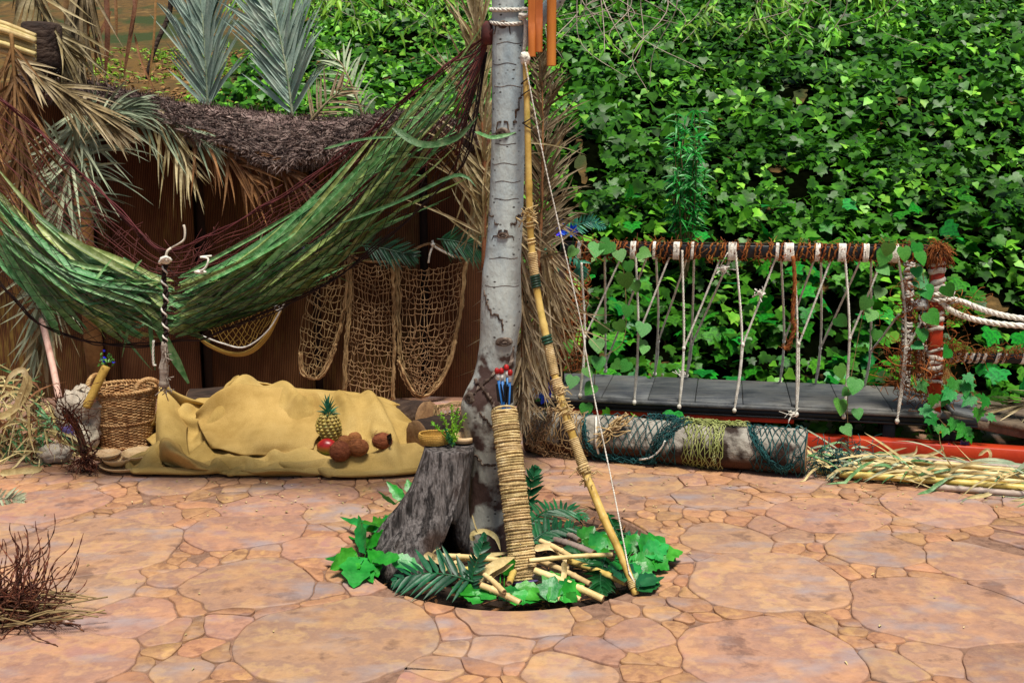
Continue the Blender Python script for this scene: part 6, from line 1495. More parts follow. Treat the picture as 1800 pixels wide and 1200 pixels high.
# right hand posts wrapped in strips
def wrapped_post(u0, v0, u1, v1, d, r, seed, red, gaps):
    rg = random.Random(seed); b, t = on_plane(u1, v1, d), on_plane(u0, v0, d); L = np.linalg.norm(t - b); ax_ = nrm(t - b); x = nrm(np.cross(ax_, ey)); ax3 = [ax_, x, ey]
    root = bridge
    mb = MB(); mb.box((b + t) / 2, [x, ey, ax_], (r, r, L / 2), .005); mb.build('post', 'red_paint' if red else 'black_paint', root)
    s = .04
    while s < L - .03:
        if rg.random() > gaps:
            w2 = rg.uniform(.014, .034); mb = MB(); tl = rg.uniform(-.02, .02); c = b + ax_ * s; a = np.linspace(0, 2 * math.pi, 25)
            rings = []
            for h in (-1, -.5, .5, 1):
                rr = r * 1.16 + .005 * (abs(h) < .9) + .002 * noise.noise(Vector((s * 30, h, 1)))
                rings.append([c + (np.sign(np.cos(q)) * abs(math.cos(q)) ** .7 * rr) * x + (np.sign(np.sin(q)) * abs(math.sin(q)) ** .7 * rr) * ey + ax_ * (h * w2 * .5 + tl * math.sin(q + 1) + .003 * math.sin(q * 4 + s * 40)) for q in a[:-1]])
            mb.loft(rings); ob = mb.build('cloth_strip', 'bandage', root); s += w2 * rg.uniform(.9, 1.15)
        else: s += rg.uniform(.02, .05)
    for k in range(int(L / .045)):
        if rg.random() < .5: wrap(b + ax_ * (k * .045 + .02), ax3, 0, r * 1.25, r * 1.25, .01, .0035, 1, 'coir', root, 'coir_turn', tilt=rg.uniform(-.02, .02), fuzz=.014)
    return b, t
wrapped_post(1599, 452, 1590, 688, BW, .024, 3, False, .1)
wrapped_post(1626, 548, 1618, 690, BW * .6, .024, 4, False, .3)
wrapped_post(1648, 440, 1640, 735, .02, .034, 5, True, .35)
p = on_plane(1649, 440, .0); mb = MB()
for k in range(260):
    d = nrm(A(R.gauss(0, .6), R.gauss(-.3, .5), R.gauss(-.3, .7))); q = p + NR.normal(0, .018, 3); mb.tube(spline([q, q + d * .04, q + d * .075 + A(0, 0, -.02)], 5), .0018, 3, tint=R.uniform(.7, 1.5))
mb.build('coir_tuft', 'coir', bridge, kind='stuff')
def tangle(c, sx, sz, n, m_, par, name, th=.0016, L=.09):
    mb = MB()
    for k in range(n):
        q = c + NR.normal(0, 1, 3) * A(sx, .03, sz); st = NR.normal(0, L * .4, (5, 3)); pts = q + np.cumsum(st, 0); mb.tube(spline(pts, 14), th, 3, False, tint=R.uniform(.7, 1.3))
    return mb.build(name, m_, par, kind='stuff')
for u, v, sx, sz, n in ((1600, 540, .05, .03, 50), (1605, 630, .07, .03, 70), (1640, 600, .05, .04, 50), (1600, 665, .06, .05, 60), (1640, 680, .05, .06, 80), (1675, 545, .04, .03, 40), (1660, 630, .06, .02, 40)):
    tangle(on_plane(u, v, .05), sx, sz, n, 'coir', bridge, 'coir_tangle', .0022, .07)
# white cloth knot and thick ropes
kc = on_plane(1625, 535, .05); root = thing('cloth_knot', 'white knotted cloth tied between the two wrapped posts of the bridge', 'knot', kc)
mb = MB(); lump(mb, kc, .07, .04, .032, 4, .35); mb.build('cloth', 'white_paint', root); mb = MB(); mb.rope([on_plane(1590, 530, .1), kc, on_plane(1660, 525, .0)], .014, 3); mb.build('cord', 'rope_white', root)
for k, (pts_, lab) in enumerate((([(1650, 520), (1690, 530), (1740, 548), (1800, 560), (1900, 566), (2000, 562), (2100, 540)], 'upper thick white rope running right from the red wrapped post'), ([(1650, 528), (1680, 550), (1730, 565), (1800, 573), (1900, 577), (2000, 574), (2100, 556)], 'lower thick white rope running right from the red wrapped post'))):
    c = [on_plane(u, v, .03 - .04 * k) for u, v in pts_]; mb = MB(); mb.rope(spline(c, 40), .0165, 3, n=7)
    if k == 0:
        a = np.linspace(0, 4.2 * math.pi, 60); q = on_plane(1655, 522, .02); mb.rope(q + .056 * np.cos(a)[:, None] * ex + .05 * np.sin(a)[:, None] * ey + np.linspace(-.03, .03, 60)[:, None] * ez, .013, 3, seg=160)
    tag(mb.build('rope', 'rope_white', loc=c[0]), lab, 'rope', 'white ropes tied to the red post')
# wrapped low rail to the right
a, b = on_plane(1655, 628, .12), on_plane(2110, 636, .12); rail = thing('wrapped_rail', 'low black rail wrapped in white strips and coir right of the red post', 'rail', a)
x = nrm(b - a); z_ = nrm(np.cross(x, ey)); z_ = z_ if z_[2] > 0 else -z_; mb = MB(); mb.box((a + b) / 2, [x, ey, z_], (np.linalg.norm(b - a) / 2, .018, .024), .004); mb.build('bar', 'black_paint', rail)
for k in range(40):
    if k in (6, 9, 10, 15, 24, 30): continue
    c = a + x * (.05 + k * .034); w2 = R.uniform(.012, .026); rr = []
    for h in (-1, 1):
        rr.append([c + x * (h * w2 / 2 + .012 * math.sin(q)) + ey * (.023 * np.sign(math.cos(q)) * abs(math.cos(q)) ** .6) + z_ * (.029 * np.sign(math.sin(q)) * abs(math.sin(q)) ** .6) for q in np.linspace(0, 2 * math.pi, 20, endpoint=False)])
    mb = MB(); mb.loft(rr); ob = mb.build('cloth_strip', 'bandage', rail)
for k in range(16): tangle(a + x * (.03 + k * .085) + z_ * .03, .04, .012, 34, 'coir', rail, 'coir_fuzz', .0017, .035)
mb = MB(); c = on_plane(2104, 640, .06); mb.box((c[0], c[1], .42), BAX, (.035, .035, .46), .005); mb.build('end_post', 'black_paint', rail)
# ramp boards to the right of the deck
ramp = thing('ramp', 'weathered plank ramp sloping down right of the bridge deck', 'ramp', BP(BL + .4, .2, 0))
for k in range(4):
    c0 = BP(BL + .14 + k * .2, .32 - k * .02, .225 - k * .035); rxx = nrm(ex * 1 - ez * .17); mb = MB(); mb.box(c0, [rxx, ey, nrm(np.cross(rxx, ey)) * -1], (.097, .3, .014), .003); mb.build('plank', 'old_plank' if k else 'deck', ramp)
mb = MB(); mb.box(BP(BL + .36, .05, .155), [nrm(ex - ez * .17), ey, nrm(ez + ex * .17)], (.36, .03, .028), .004); mb.build('bearer', 'old_plank', ramp)
mb = MB(); mb.box(BP(BL + .36, .56, .13), [nrm(ex - ez * .17), ey, nrm(ez + ex * .17)], (.36, .03, .028), .004); mb.build('bearer', 'dark_timber', ramp)
frond('palm_frond', 'dry palm frond lying over the ramp planks at the right edge', [on_plane(1880, 690, .3), on_plane(1830, 705, .25), on_plane(1780, 716, .2), on_plane(1730, 714, .2)], 18, .3, .35, .014, 'palm_dry', 'palm_dry', (0, -.3, 1), .05, seed=91)
# red kerb beams on the ground
ka, kb = G(1180, 780, 0) + A(0, .12, 0), G(2200, 850, 0) + A(0, .10, 0); kx = nrm(kb - ka); ky = np.cross(A(0, 0, 1), kx)
root = thing('red_kerb', 'red painted kerb beam on the paving in front of the bridge behind the canes', 'kerb', (ka + kb) / 2)
mb = MB(); mb.box((ka + kb) / 2 + A(0, 0, .04), [kx, ky, A(0, 0, 1)], (np.linalg.norm(kb - ka) / 2, .05, .045), .006); mb.build('beam', 'red_paint', root)
mb = MB(); mb.box((ka + kb) / 2 + ky * .07 + A(0, 0, .030), [kx, ky, A(0, 0, 1)], (np.linalg.norm(kb - ka) / 2, .018, .03), .004); mb.build('back_board', 'dark_timber', root)
g0 = G(735, 812, 0); root = thing('terracotta_kerb', 'low red edging between the burlap cloth and the stump', 'kerb', g0 + A(.06, .4, 0)); mb = MB(); mb.box(g0 + A(.14, .32, .018), np.eye(3), (.19, .12, .018), .005); mb.build('edging', 'terracotta', root)
# coir mat on the left end of the bridge
root = thing('coir_mat', 'orange brown woven coir netting hung at the left end of the bridge', 'mat', on_plane(1010, 645, .25))
mb = MB()
def S(s, t): u = 975 + s * (62 - 12 * t); v = 452 + t * (195 + 3 * s); return on_plane(u, v, .28 + .03 * math.sin(s * 5 + t * 3))
net_grid(mb, S, 9, 24, .0052, .006, sub=2); mb.build('weave', 'coir', root)
mb = MB()
for _ in range(260): p = S(R.random(), R.random()); mb.tube(spline([p, p + NR.normal(0, .012, 3), p + NR.normal(0, .02, 3)], 5), .0014, 3, tint=R.uniform(.7, 1.3))
mb.build('coir_fuzz', 'coir', root, kind='stuff')
mb = MB(); mb.box(on_plane(985, 560, .3), [ex, ey, ez], (.025, .025, .4), .004); mb.build('post', 'dark_timber', root)
# climbing plants on the bridge
HEART = leaf_template([(0, .04), (.2, -.08), (.42, 0), (.52, .22), (.44, .48), (.26, .74), (0, 1.0)], .2, .25)
GRAPE = leaf_template([(0, .02), (.16, -.12), (.42, -.1), (.40, .08), (.60, .22), (.42, .36), (.46, .62), (.24, .58), (.14, .8), (0, 1.05)], .15, .25)
def vine(label, stem, leaves, tmpl=HEART, m_='vine_leaf', group='artificial vines on the rope bridge', d=-.06):
    st = [on_plane(u, v, d) for u, v in stem]; root = thing('climbing_vine', label, 'vine', st[-1], group); mb = MB(); c = spline(st, 40); mb.tube(c, .0022, 5); mb.build('stem', 'twig_tan', root)
    me = None
    for (u, v, s) in leaves:
        q = on_plane(u, v, d - .02 + R.uniform(-.03, .02)); k = s * px(q[1]) * .86 * R.uniform(.8, 1.1); n_ = nrm(A(R.gauss(0, .35), -1, R.gauss(.35, .3))); tp = A(R.gauss(0, .6), 0, -1)
        fs, ft, fn = frames(n_[None], tp[None])
        if me is None:
            mb = MB(); mb.add(tmpl[0], tmpl[1]); ob = mb.build('leaf', m_, root); ob.data.vertices.foreach_set('co', tmpl[0].astype(np.float32).ravel()); ob.data.update(); me = ob.data
        else: ob = bpy.data.objects.new('leaf', me); COL.objects.link(ob); ob.parent = root
        o_ = q - ft[0] * k * .4 - ORI[root.name]
        ob.matrix_basis = Matrix([[fs[0][r] * k, ft[0][r] * k, fn[0][r] * k, o_[r]] for r in range(3)] + [[0, 0, 0, 1]])
    return root
vine('vine of round green leaves climbing the left part of the bridge below the rail', [(1020, 445), (1060, 440), (1090, 455), (1100, 520), (1095, 600), (1050, 640), (1045, 720)],
     [(1048, 440, 40), (1064, 436, 36), (1005, 444, 28), (1090, 450, 34), (1100, 495, 34), (1103, 548, 34), (1090, 575, 28), (1050, 608, 36), (1052, 640, 32), (1085, 642, 28), (1098, 645, 32), (1130, 580, 34), (1105, 470, 26), (1060, 580, 26), (1035, 655, 28), (1005, 672, 32), (1036, 685, 30), (1030, 722, 36), (1134, 446, 32), (1000, 610, 26), (1132, 615, 26), (1118, 505, 24)])
vine('vine trailing from the rail past the fifth front rope over the deck edge', [(1560, 440), (1545, 460), (1520, 540), (1500, 640), (1490, 700), (1490, 740), (1492, 780)],
     [(1552, 455, 34), (1590, 448, 36), (1480, 566, 38), (1520, 535, 34), (1530, 555, 34), (1545, 515, 34), (1555, 475, 30), (1478, 655, 36), (1502, 680, 34), (1486, 690, 26), (1478, 716, 34), (1508, 728, 30), (1490, 757, 32), (1540, 590, 30), (1560, 440, 28)])
vine('vine of dark leaves hanging between the two wrapped posts', [(1625, 440), (1622, 480), (1632, 540), (1625, 600), (1625, 690)],
     [(1620, 455, 34), (1622, 500, 34), (1640, 560, 34), (1622, 590, 30), (1615, 608, 30), (1668, 512, 34), (1630, 515, 36), (1612, 440, 30), (1664, 620, 34), (1612, 480, 24)], m_='plastic_leaf')
vine('spray of bright lobed leaves at the foot of the red wrapped post', [(1625, 670), (1640, 700), (1690, 690), (1720, 700), (1740, 715)],
     [(1622, 680, 32), (1640, 706, 30), (1675, 680, 36), (1698, 685, 42), (1700, 705, 34), (1730, 708, 34), (1660, 705, 30), (1720, 730, 32), (1705, 668, 30), (1632, 725, 34), (1640, 740, 30), (1665, 695, 30), (1745, 735, 22)], GRAPE, 'plastic_leaf')
vine('spray of lobed leaves lying under the ramp beside the yellow flower', [(1650, 735), (1670, 755), (1700, 762)], [(1660, 758, 26), (1690, 760, 34), (1705, 770, 30), (1675, 748, 28), (1648, 755, 22)], GRAPE, 'plastic_leaf')
# flowers
def flower(label, c, r, m_, n, lay, group=None, leaves=0, name='flower', cat='flower'):
    root = thing(name, label, cat, c, group)
    for l in range(lay):
        for k in range(n):
            a = k * 2 * math.pi / n + l * .5; d = nrm(A(math.cos(a), -.45 - .3 * l, math.sin(a))); mb = MB(); mb.blade(leaflet_path(c, d, r * (1 - .18 * l) * R.uniform(.85, 1.15), R.uniform(-.2, .3), 6), r * .5, nrm(A(-math.cos(a) * .4, -1, -math.sin(a) * .4)), .3, base=.3, tip=.35); mb.build('petal', m_, root)
    for k in range(leaves):
        a = R.uniform(0, 6.28); mb = MB(); mb.blade(leaflet_path(c + A(0, .02, -.02), nrm(A(math.cos(a), -.3, math.sin(a) - .3)), r * 1.1, .3, 6), r * .45, (0, -1, .2), .25); mb.build('leaf', 'plastic_leaf', root)
    mb = MB(); mb.tube(spline([c, c + A(.01, .06, -.05), c + A(0, .1, -.16)], 8), .003, 5); mb.build('stem', 'fern', root)
fg = 'blue artificial flowers near the left end of the bridge'
flower('blue flower on the rail end, the middle one of three', on_plane(985, 403, -.12), .055, 'petal_blue', 9, 2, fg)
flower('small blue flower at the rail end next to the dead frond', on_plane(962, 402, -.12), .036, 'petal_blue', 7, 2, fg)
flower('blue flower at the rail end under the fern tip', on_plane(1006, 405, -.12), .04, 'petal_blue', 7, 2, fg)
flower('large blue flower with green leaves low behind the bow stave', P(966, 672, 5.45), .07, 'petal_blue', 8, 2, fg, 5)
flower('second low blue flower hanging under the large one behind the bow stave', P(958, 695, 5.42), .05, 'petal_blue', 6, 1, fg, 3)
flower('pink flower lying on the red kerb beneath the ramp', on_plane(1668, 790, -.05), .05, 'petal_pink', 10, 2)
flower('purple flower lying on the red kerb beside the pink one', on_plane(1692, 783, -.05), .05, 'purple_cloth', 6, 1)
flower('yellow flower hanging under the ramp by the lobed leaves', on_plane(1660, 752, .0), .04, 'petal_yellow', 7, 1)
fern('blue green fern frond standing behind the blue flowers above the rail', [on_plane(985, 410, -.05), on_plane(1010, 398, -.05), on_plane(1040, 390, -.05), on_plane(1066, 402, -.05)], 16, .07, .014, 'pine_leaf', lf=fl, seed=95, ang=1.2)
fern('dark fern frond drooping beside the coir mat below the rail', [on_plane(960, 425, .15), on_plane(965, 445, .1), on_plane(972, 465, .1), on_plane(978, 480, .1)], 10, .06, .014, 'pine_leaf', lf=fl, seed=96, ang=1.1)
fern('dark fern frond over the coir mat under the first rope lashing', [on_plane(1000, 445, .1), on_plane(1018, 458, .08), on_plane(1022, 475, .08), on_plane(1024, 492, .08)], 10, .07, .016, 'pine_leaf', lf=fl, seed=97, ang=1.1)

# ------------------------------------------------------------------ logs
def log(label, a, b, r, m_, seed, sq=1.0, bumps=.06, cut0=True):
    a, b = A(*a), A(*b); d = nrm(b - a); x = nrm(np.cross(d, A(0, 0, 1))); y = np.cross(x, d); L = np.linalg.norm(b - a); root = thing('log', label, 'log', A((a[0] + b[0]) / 2, (a[1] + b[1]) / 2, 0))
    rings = []
    for k in np.linspace(0, 1, 40):
        ring = []
        for j in range(32):
            q = 2 * math.pi * j / 32; rr = r * (1 + bumps * noise.noise(Vector((math.cos(q) * 1.5, math.sin(q) * 1.5, k * L * 4 + seed))) + bumps * .6 * noise.noise(Vector((math.cos(q) * 5, math.sin(q) * 5, k * L * 9 + seed))))
            p = a + d * L * k + rr * math.cos(q) * x + rr * math.sin(q) * y * sq; p[2] = max(p[2], .002); ring.append(p)
        rings.append(ring)
    mb = MB(); mb.loft(rings); mb.build('bark', m_, root)
    for e, ring, s in ((a, rings[0], -1), (b, rings[-1], 1)):
        c = np.mean(ring, 0); rr = [[c + (np.array(p) - c) * f + d * s * h for p in ring] for f, h in ((1, 0), (.96, .006), (.5, .006), (.02, .008))]
        if s < 0: rr = [q[::-1] for q in rr]
        mb = MB(); mb.loft(rr, True, False, True); mb.build('cut_end', 'log_cut', root)
    return root, a, b, d, x, y
LR = .118
la, lb = G(930, 800, 0) + A(0, .10, LR - .004), G(1424, 843, 0) + A(0, .10, LR)
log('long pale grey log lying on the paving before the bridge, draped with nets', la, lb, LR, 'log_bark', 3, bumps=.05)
log('dark log standing out behind the right end of the burlap cloth', P(672, 735, 6.25), P(752, 735, 6.0), .105, 'log_dark', 8, bumps=.12)
log('dark rough log draped with tan net left of the trunk', G(735, 775, .10), P(850, 748, 5.75), .12, 'log_dark', 12, bumps=.12)
log('dark log end showing behind the left of the burlap cloth', P(335, 705, 6.35), P(420, 700, 6.35), .08, 'log_dark', 16, bumps=.1)
log('low dark log behind the basket and the cloth', P(283, 725, 6.2), P(335, 722, 6.25), .07, 'log_dark', 18, bumps=.1)
ld = nrm(lb - la); lx = nrm(np.cross(ld, A(0, 0, 1))); ly = np.cross(lx, ld); LL = np.linalg.norm(lb - la)
def on_log(s, q, off=.008): return la + ld * s + (LR + off) * (math.cos(q) * lx + math.sin(q) * ly)
def ls(u): return float(np.clip((P(u, 790, la[1] + (lb[1] - la[1]) * (u - 930) / 494)[0] - la[0]) / ld[0], 0, LL))
def q_log(S, ni, nj, m_, root, rad=.0024, jit=.006): mb = MB(); diamond(mb, S, ni, nj, rad, jit); return mb.build('mesh', m_, root)
def log_net(label, s0, s1, q0, q1, m_, ni, nj, rope=True, skew=0.0, rad=.0026, bunch=None):
    root = thing('fishing_net', label, 'fishing net', on_log((s0 + s1) / 2, q1), 'nets draped on the long log')
    # q runs from the top (pi/2) round the near side
    def S(s, t): q = q0 + (q1 - q0) * t; p = on_log(min(LL, s0 + (s1 - s0) * s + skew * t), q, .008 + .008 * abs(noise.noise(Vector((s * 5, t * 5, s0))))); p[2] = max(p[2], .006); return p
    q_log(S, ni, nj, m_, root, rad)
    if bunch:
        for pts_, n, sp in bunch:
            mb = MB(); c = spline([A(*(on_log(*p))) if len(p) == 2 else on_log(*p) for p in pts_], 40)
            for k in range(n):
                o_ = NR.normal(0, sp, 3); q_ = c + o_ + NR.normal(0, sp * .35, c.shape); q_[:, 2] = np.maximum(q_[:, 2], .006); mb.tube(q_, rad * 1.0, 4, False, tint=R.uniform(.7, 1.4))
            mb.build('gathered_cords', m_, root)
    return root
T, NEAR, LOW = math.pi * .5, math.pi * 0.0, -math.pi * .32
# lx points towards the camera? choose the sign so that NEAR faces it
if lx[1] > 0: lx = -lx
log_net('tan net with loose cords draped over the left end of the long log', ls(940), ls(1030), T + .3, LOW, 'net_tan', 12, 9, bunch=[([(ls(940), T), (ls(955), .6), (ls(950), -.2), (ls(965), -.6)], 16, .02), ([(ls(968), T), (ls(972), .8), (ls(960), .1), (ls(950), -.5)], 14, .014), ([(ls(960), .2), (ls(990), .0), (ls(1020), -.2), (ls(1040), -.5)], 6, .012), ([(ls(945), -.5), (ls(975), -.75), (ls(1010), -.8)], 8, .014)])
log_net('dark teal net sagging over the middle of the long log', ls(1060), ls(1190), T + .2, LOW, 'net_teal', 11, 8, bunch=[([(ls(1028), T + .2), (ls(1034), .7), (ls(1040), 0), (ls(1058), -.65)], 16, .012), ([(ls(1058), -.65), (ls(1090), -.78), (ls(1130), -.8), (ls(1150), -.55)], 18, .014), ([(ls(1150), -.6), (ls(1165), .2), (ls(1185), .9), (ls(1210), T)], 20, .014), ([(ls(1140), T), (ls(1165), T + .1), (ls(1190), T)], 14, .012)])
log_net('lime green net hanging over the front of the long log', ls(1205), ls(1272), T, LOW - .1, 'net_lime', 11, 11, bunch=[([(ls(1200), T), (ls(1250), T - .1), (ls(1310), T)], 16, .011), ([(ls(1262), 1.2), (ls(1266), .4), (ls(1262), -.4)], 9, .012)])
log_net('dark teal net draped round the right end of the long log', ls(1322), ls(1418), T + .3, LOW + .1, 'net_teal', 9, 8, bunch=[([(ls(1318), T), (ls(1326), .7), (ls(1345), 0), (ls(1368), -.5)], 14, .008), ([(ls(1350), -.3), (ls(1372), -.55), (ls(1392), -.35), (ls(1404), .2)], 10, .01)])
# white cords and a raffia bow on the log
mb = MB()
for o_ in (0,): mb.tube(spline([on_log(ls(1050) + o_, 1.2, .014), on_log(ls(1055) + o_, .5, .016), on_log(ls(1056), 0, .016), on_log(ls(1060), -.5, .016)], 16), .006, 6)
tag(mb.build('cord', 'rope_white', loc=on_log(ls(1060), -.5)), 'white cord hanging straight down over the left of the teal net on the log', 'cord'); mb = MB(); mb.tube(spline([on_log(ls(1175), .3, .02), on_log(ls(1165), -.1, .02), on_log(ls(1150), -.45, .02), on_log(ls(1130), -.62, .02)], 16), .0055, 6)
tag(mb.build('cord', 'rope_white', loc=on_log(ls(1150), -.45)), 'white cord curving along the gathered teal net at the middle of the log', 'cord')
mb = MB(); kq = on_log(ls(1078), .55, .03)
for k in range(44):
    e = kq + A(R.gauss(.08, .03), R.gauss(-.02, .01), R.gauss(.055, .03)) if k % 3 else kq + A(R.gauss(-.05, .03), -.02, R.gauss(-.06, .03)); mb.tube(spline([kq + NR.normal(0, .01, 3), (kq + e) / 2 + NR.normal(0, .016, 3), e], 8), .0035, 4, tint=R.uniform(.6, 1.3))
tag(mb.build('raffia_bow', 'rope_tan', loc=kq), 'knotted bunch of straw coloured raffia tied on the long log', 'raffia')
root = thing('fishing_net', 'tan net draped over the dark log beside the trunk', 'fishing net', P(800, 790, 5.55)); mb = MB()
def S(s, t): return P(762 + s * 90, 714 + t * 62 - 6 * math.sin(s * 3), 5.9 - .32 * math.sin(math.pi * min(1, .25 + t * .6)))
diamond(mb, S, 11, 9, .0028, .005); mb.build('mesh', 'net_tan', root); mb = MB()
for k in range(7): mb.tube(spline([P(768 + R.gauss(0, 2), 712, 5.7), P(766 + R.gauss(0, 2), 740, 5.58), P(764 + R.gauss(0, 2), 790, 5.6)], 12), .004, 5)
for k in range(6): mb.tube(spline([P(766, 714 + R.gauss(0, 3), 5.7), P(800, 710 + R.gauss(0, 3), 5.7), P(850, 712 + R.gauss(0, 3), 5.75)], 12), .004, 5)
mb.build('edge_cords', 'net_tan', root)

# ------------------------------------------------------------------ bundle of cut canes at the right
ca, cb_ = G(1432, 838, .0), G(1900, 880, .0); cx_ = nrm(cb_ - ca); cy_ = nrm(np.cross(A(0, 0, 1), cx_)); CL = np.linalg.norm(cb_ - ca)
WHERE = ['lowest', 'low', 'middle', 'upper', 'topmost']
heights = [(.013, .015), (.012, .07), (.013, .125), (.012, .18), (.035, .04), (.036, .10), (.034, .155), (.058, .07), (.058, .13), (.079, .05), (.08, .10), (.08, .15), (.098, .09), (.10, .13), (.013, -.03), (.036, -.005), (.06, .02), (.013, .22), (.036, .20), (.06, .18)]
NAMES = ['foremost cane but one of the bundle, lying on the paving', 'cane lying on the paving inside the bundle', 'cane on the paving towards the back of the bundle', 'rear cane on the paving next to the kerb', 'second layer cane at the front of the bundle',
 'second layer cane in the middle of the bundle', 'second layer cane at the back of the bundle', 'third layer cane at the front of the bundle', 'third layer cane towards the back of the bundle', 'fourth layer cane at the front of the bundle', 'fourth layer cane in the middle of the bundle',
 'fourth layer cane at the back of the bundle', 'topmost front cane of the bundle', 'topmost rear cane of the bundle', 'thick foremost cane on the paving, lowest of the whole bundle', 'foremost cane of the second layer leaning outwards', 'foremost cane of the third layer', 'hindmost cane on the paving against the kerb', 'hindmost cane of the second layer', 'hindmost cane of the third layer']
for k, (h, d) in enumerate(heights):
    st = R.uniform(0, .18) + (.28 if k in (0, 4) else .0) + (.5 if k == 14 else 0); r = R.uniform(.0105, .0145) + (.004 if k in (14, 15, 9) else 0); z0 = max(r + .002, h + R.gauss(0, .003))
    a = ca + cx_ * st + cy_ * (d + R.gauss(0, .012)) + A(0, 0, z0); b = ca + cx_ * CL + cy_ * (d + R.gauss(0, .02)) + A(0, 0, max(r + .002, z0 + R.gauss(0, .006)))
    root = thing('cane', NAMES[k] + ', right of the log', 'cane', a, 'canes bundled on the paving'); c = spline([a, (a + b) / 2 + A(0, 0, R.uniform(0, .008)), b], 60); rr = np.full(60, r); i = R.randrange(5, 12)
    while i < 60: rr[i] *= 1.2; i += R.randrange(11, 15)
    mb = MB(); mb.tube(c, rr, 9, cap=False); mb.build('stalk', R.choice(['bamboo_pale', 'bamboo_pale', 'bamboo', 'bamboo_grey']), root)
    xx = nrm(np.cross(cx_, A(0, 0, 1))); mb = MB(); mb.lathe([(r, .001), (r, -.002), (r * .55, -.002), (r * .5, .02), (.0005, .021)], a, 9, ax=[xx, np.cross(cx_, xx), cx_]); mb.build('cut_end', 'log_cut', root)
root = thing('cane_leaves', 'dry and green leaves tangled over the cane bundle in front of the red kerb', 'leaves', ca + cx_ * .8)
for m_, n_, nm in (('straw', 75, 'dry_leaves'), ('palm_greygreen', 60, 'dull_leaves'), ('palm_green', 45, 'green_leaves')):
    mb = MB()
    for k in range(n_):
        s = CL * R.random() ** 1.1 ; d = R.uniform(-.05, .2); z = R.uniform(.02, .13)
        p = ca + cx_ * s + cy_ * d + A(0, 0, z); dr = nrm(cx_ * R.choice([-1, -1, 1]) * R.uniform(.3, 1) + cy_ * R.gauss(-.1, .35) + A(0, 0, R.gauss(.12, .25)))
        L_ = R.uniform(.08, .34); q = leaflet_path(p, dr, L_, R.uniform(.1, .6), 8, NR.normal(0, .2, 3)); q[:, 2] = np.maximum(q[:, 2], .005); mb.blade(q, R.uniform(.006, .02), nrm(A(R.gauss(0, .4), -.7, .8)), .2, R.uniform(.6, 1.3), base=.06, tip=.45)
    mb.build(nm, m_, root, kind='stuff')
for k, (pts_, w_, lab) in enumerate(((((1440, 850), (1465, 832), (1490, 815), (1508, 800)), .016, 'straight pale blade leaning on the cane bundle near the log'), (((1512, 848), (1522, 825), (1524, 805), (1518, 795)), .02, 'upright pale blade hanging over the left part of the cane bundle'),
    (((1670, 868), (1680, 850), (1690, 832), (1690, 815)), .018, 'pale bent blade hanging over the front canes'), (((1608, 860), (1612, 840), (1616, 822), (1620, 815)), .01, 'thin pale strip hanging over the middle of the cane bundle'),
    (((1560, 802), (1590, 800), (1608, 795), (1612, 782)), .016, 'dry leaf curling up in front of the red kerb'), (((1720, 800), (1735, 790), (1740, 802), (1725, 820)), .018, 'looped dry leaf at the right before the red kerb'), (((1590, 812), (1630, 800), (1655, 790), (1655, 782)), .018, 'long dry leaf pointing up over the red kerb'))):
    mb = MB(); c = spline([on_plane(u, v, -.28) for u, v in pts_], 14); c[:, 2] = np.maximum(c[:, 2], .006); mb.blade(c, w_, (.1, -1, .3), .25, base=.06, tip=.35); tag(mb.build('dry_leaf', 'straw', loc=c[0]), lab, 'leaf', 'loose dry leaves on the cane bundle')
tangle(ca + cx_ * .05 + A(0, .05, .09), .08, .04, 110, 'net_teal', None, 'net_scraps', .0022, .06) if False else None
root = thing('fishing_net', 'scrap of teal net over the cut ends of the cane bundle beside the log', 'fishing net', ca + cx_ * .1); tangle(ca + cx_ * .12 + cy_ * .06 + A(0, 0, .085), .09, .035, 150, 'net_teal', root, 'cords', .0022, .06)

# ------------------------------------------------------------------ overhanging growth and a young shrub on the bank
def hanging(label, u, v0, v1, d, n, m_leaf, spread, Ln, seed, group, twig='twig_pale', lw=.03):
    rg = random.Random(seed); top = P(u, v0, d); root = thing('hanging_branch', label, 'branch', top, group); mt = MB(); ml = MB()
    for k in range(n):
        p = top + A(rg.gauss(0, spread), rg.gauss(0, .15), rg.gauss(0, .05)); L = (P(u, v0, d)[2] - P(u, v1, d)[2]) * rg.uniform(.35, 1.1)
        c = spline([p, p + A(rg.gauss(0, .06), rg.gauss(0, .05), -L * .35), p + A(rg.gauss(0, .12), rg.gauss(0, .05), -L * .7), p + A(rg.gauss(0, .2), rg.gauss(-.05, .05), -L)], 18); mt.tube(c, np.linspace(.006, .0022, 18), 4, tint=rg.uniform(.7, 1.2))
        for q in range(Ln):
            b = c[rg.randrange(3, 18)]; dd = nrm(A(rg.gauss(0, .8), rg.gauss(-.3, .6), rg.gauss(-.5, .5))); ml.blade(leaflet_path(b, dd, rg.uniform(.07, .13), .4, 5), lw * rg.uniform(.8, 1.3), nrm(A(rg.gauss(0, .4), -.6, .8)), .3, rg.uniform(.7, 1.3), base=.3, tip=.6)
    mt.build('twigs', twig, root)
    if Ln: ml.build('leaves', m_leaf, root, kind='stuff')
hg = 'branches hanging over the top of the bank'
hanging('pale leafy branch hanging at the top above the ivy, left of its neighbour', 1290, -30, 70, 9.0, 9, 'bright_leaf', .28, 9, 1, hg)
hanging('pale leafy branch hanging lowest into the ivy at the top', 1415, -30, 95, 9.0, 11, 'bright_leaf', .32, 9, 2, hg)
hanging('leafy branch hanging at the top right of the ivy', 1560, -40, 30, 9.0, 8, 'bright_leaf', .4, 8, 3, hg)
hanging('bare pale twigs hanging over the dark ivy beside the chimes', 1040, -60, 170, 8.0, 16, 'bright_leaf', .25, 1, 4, hg)
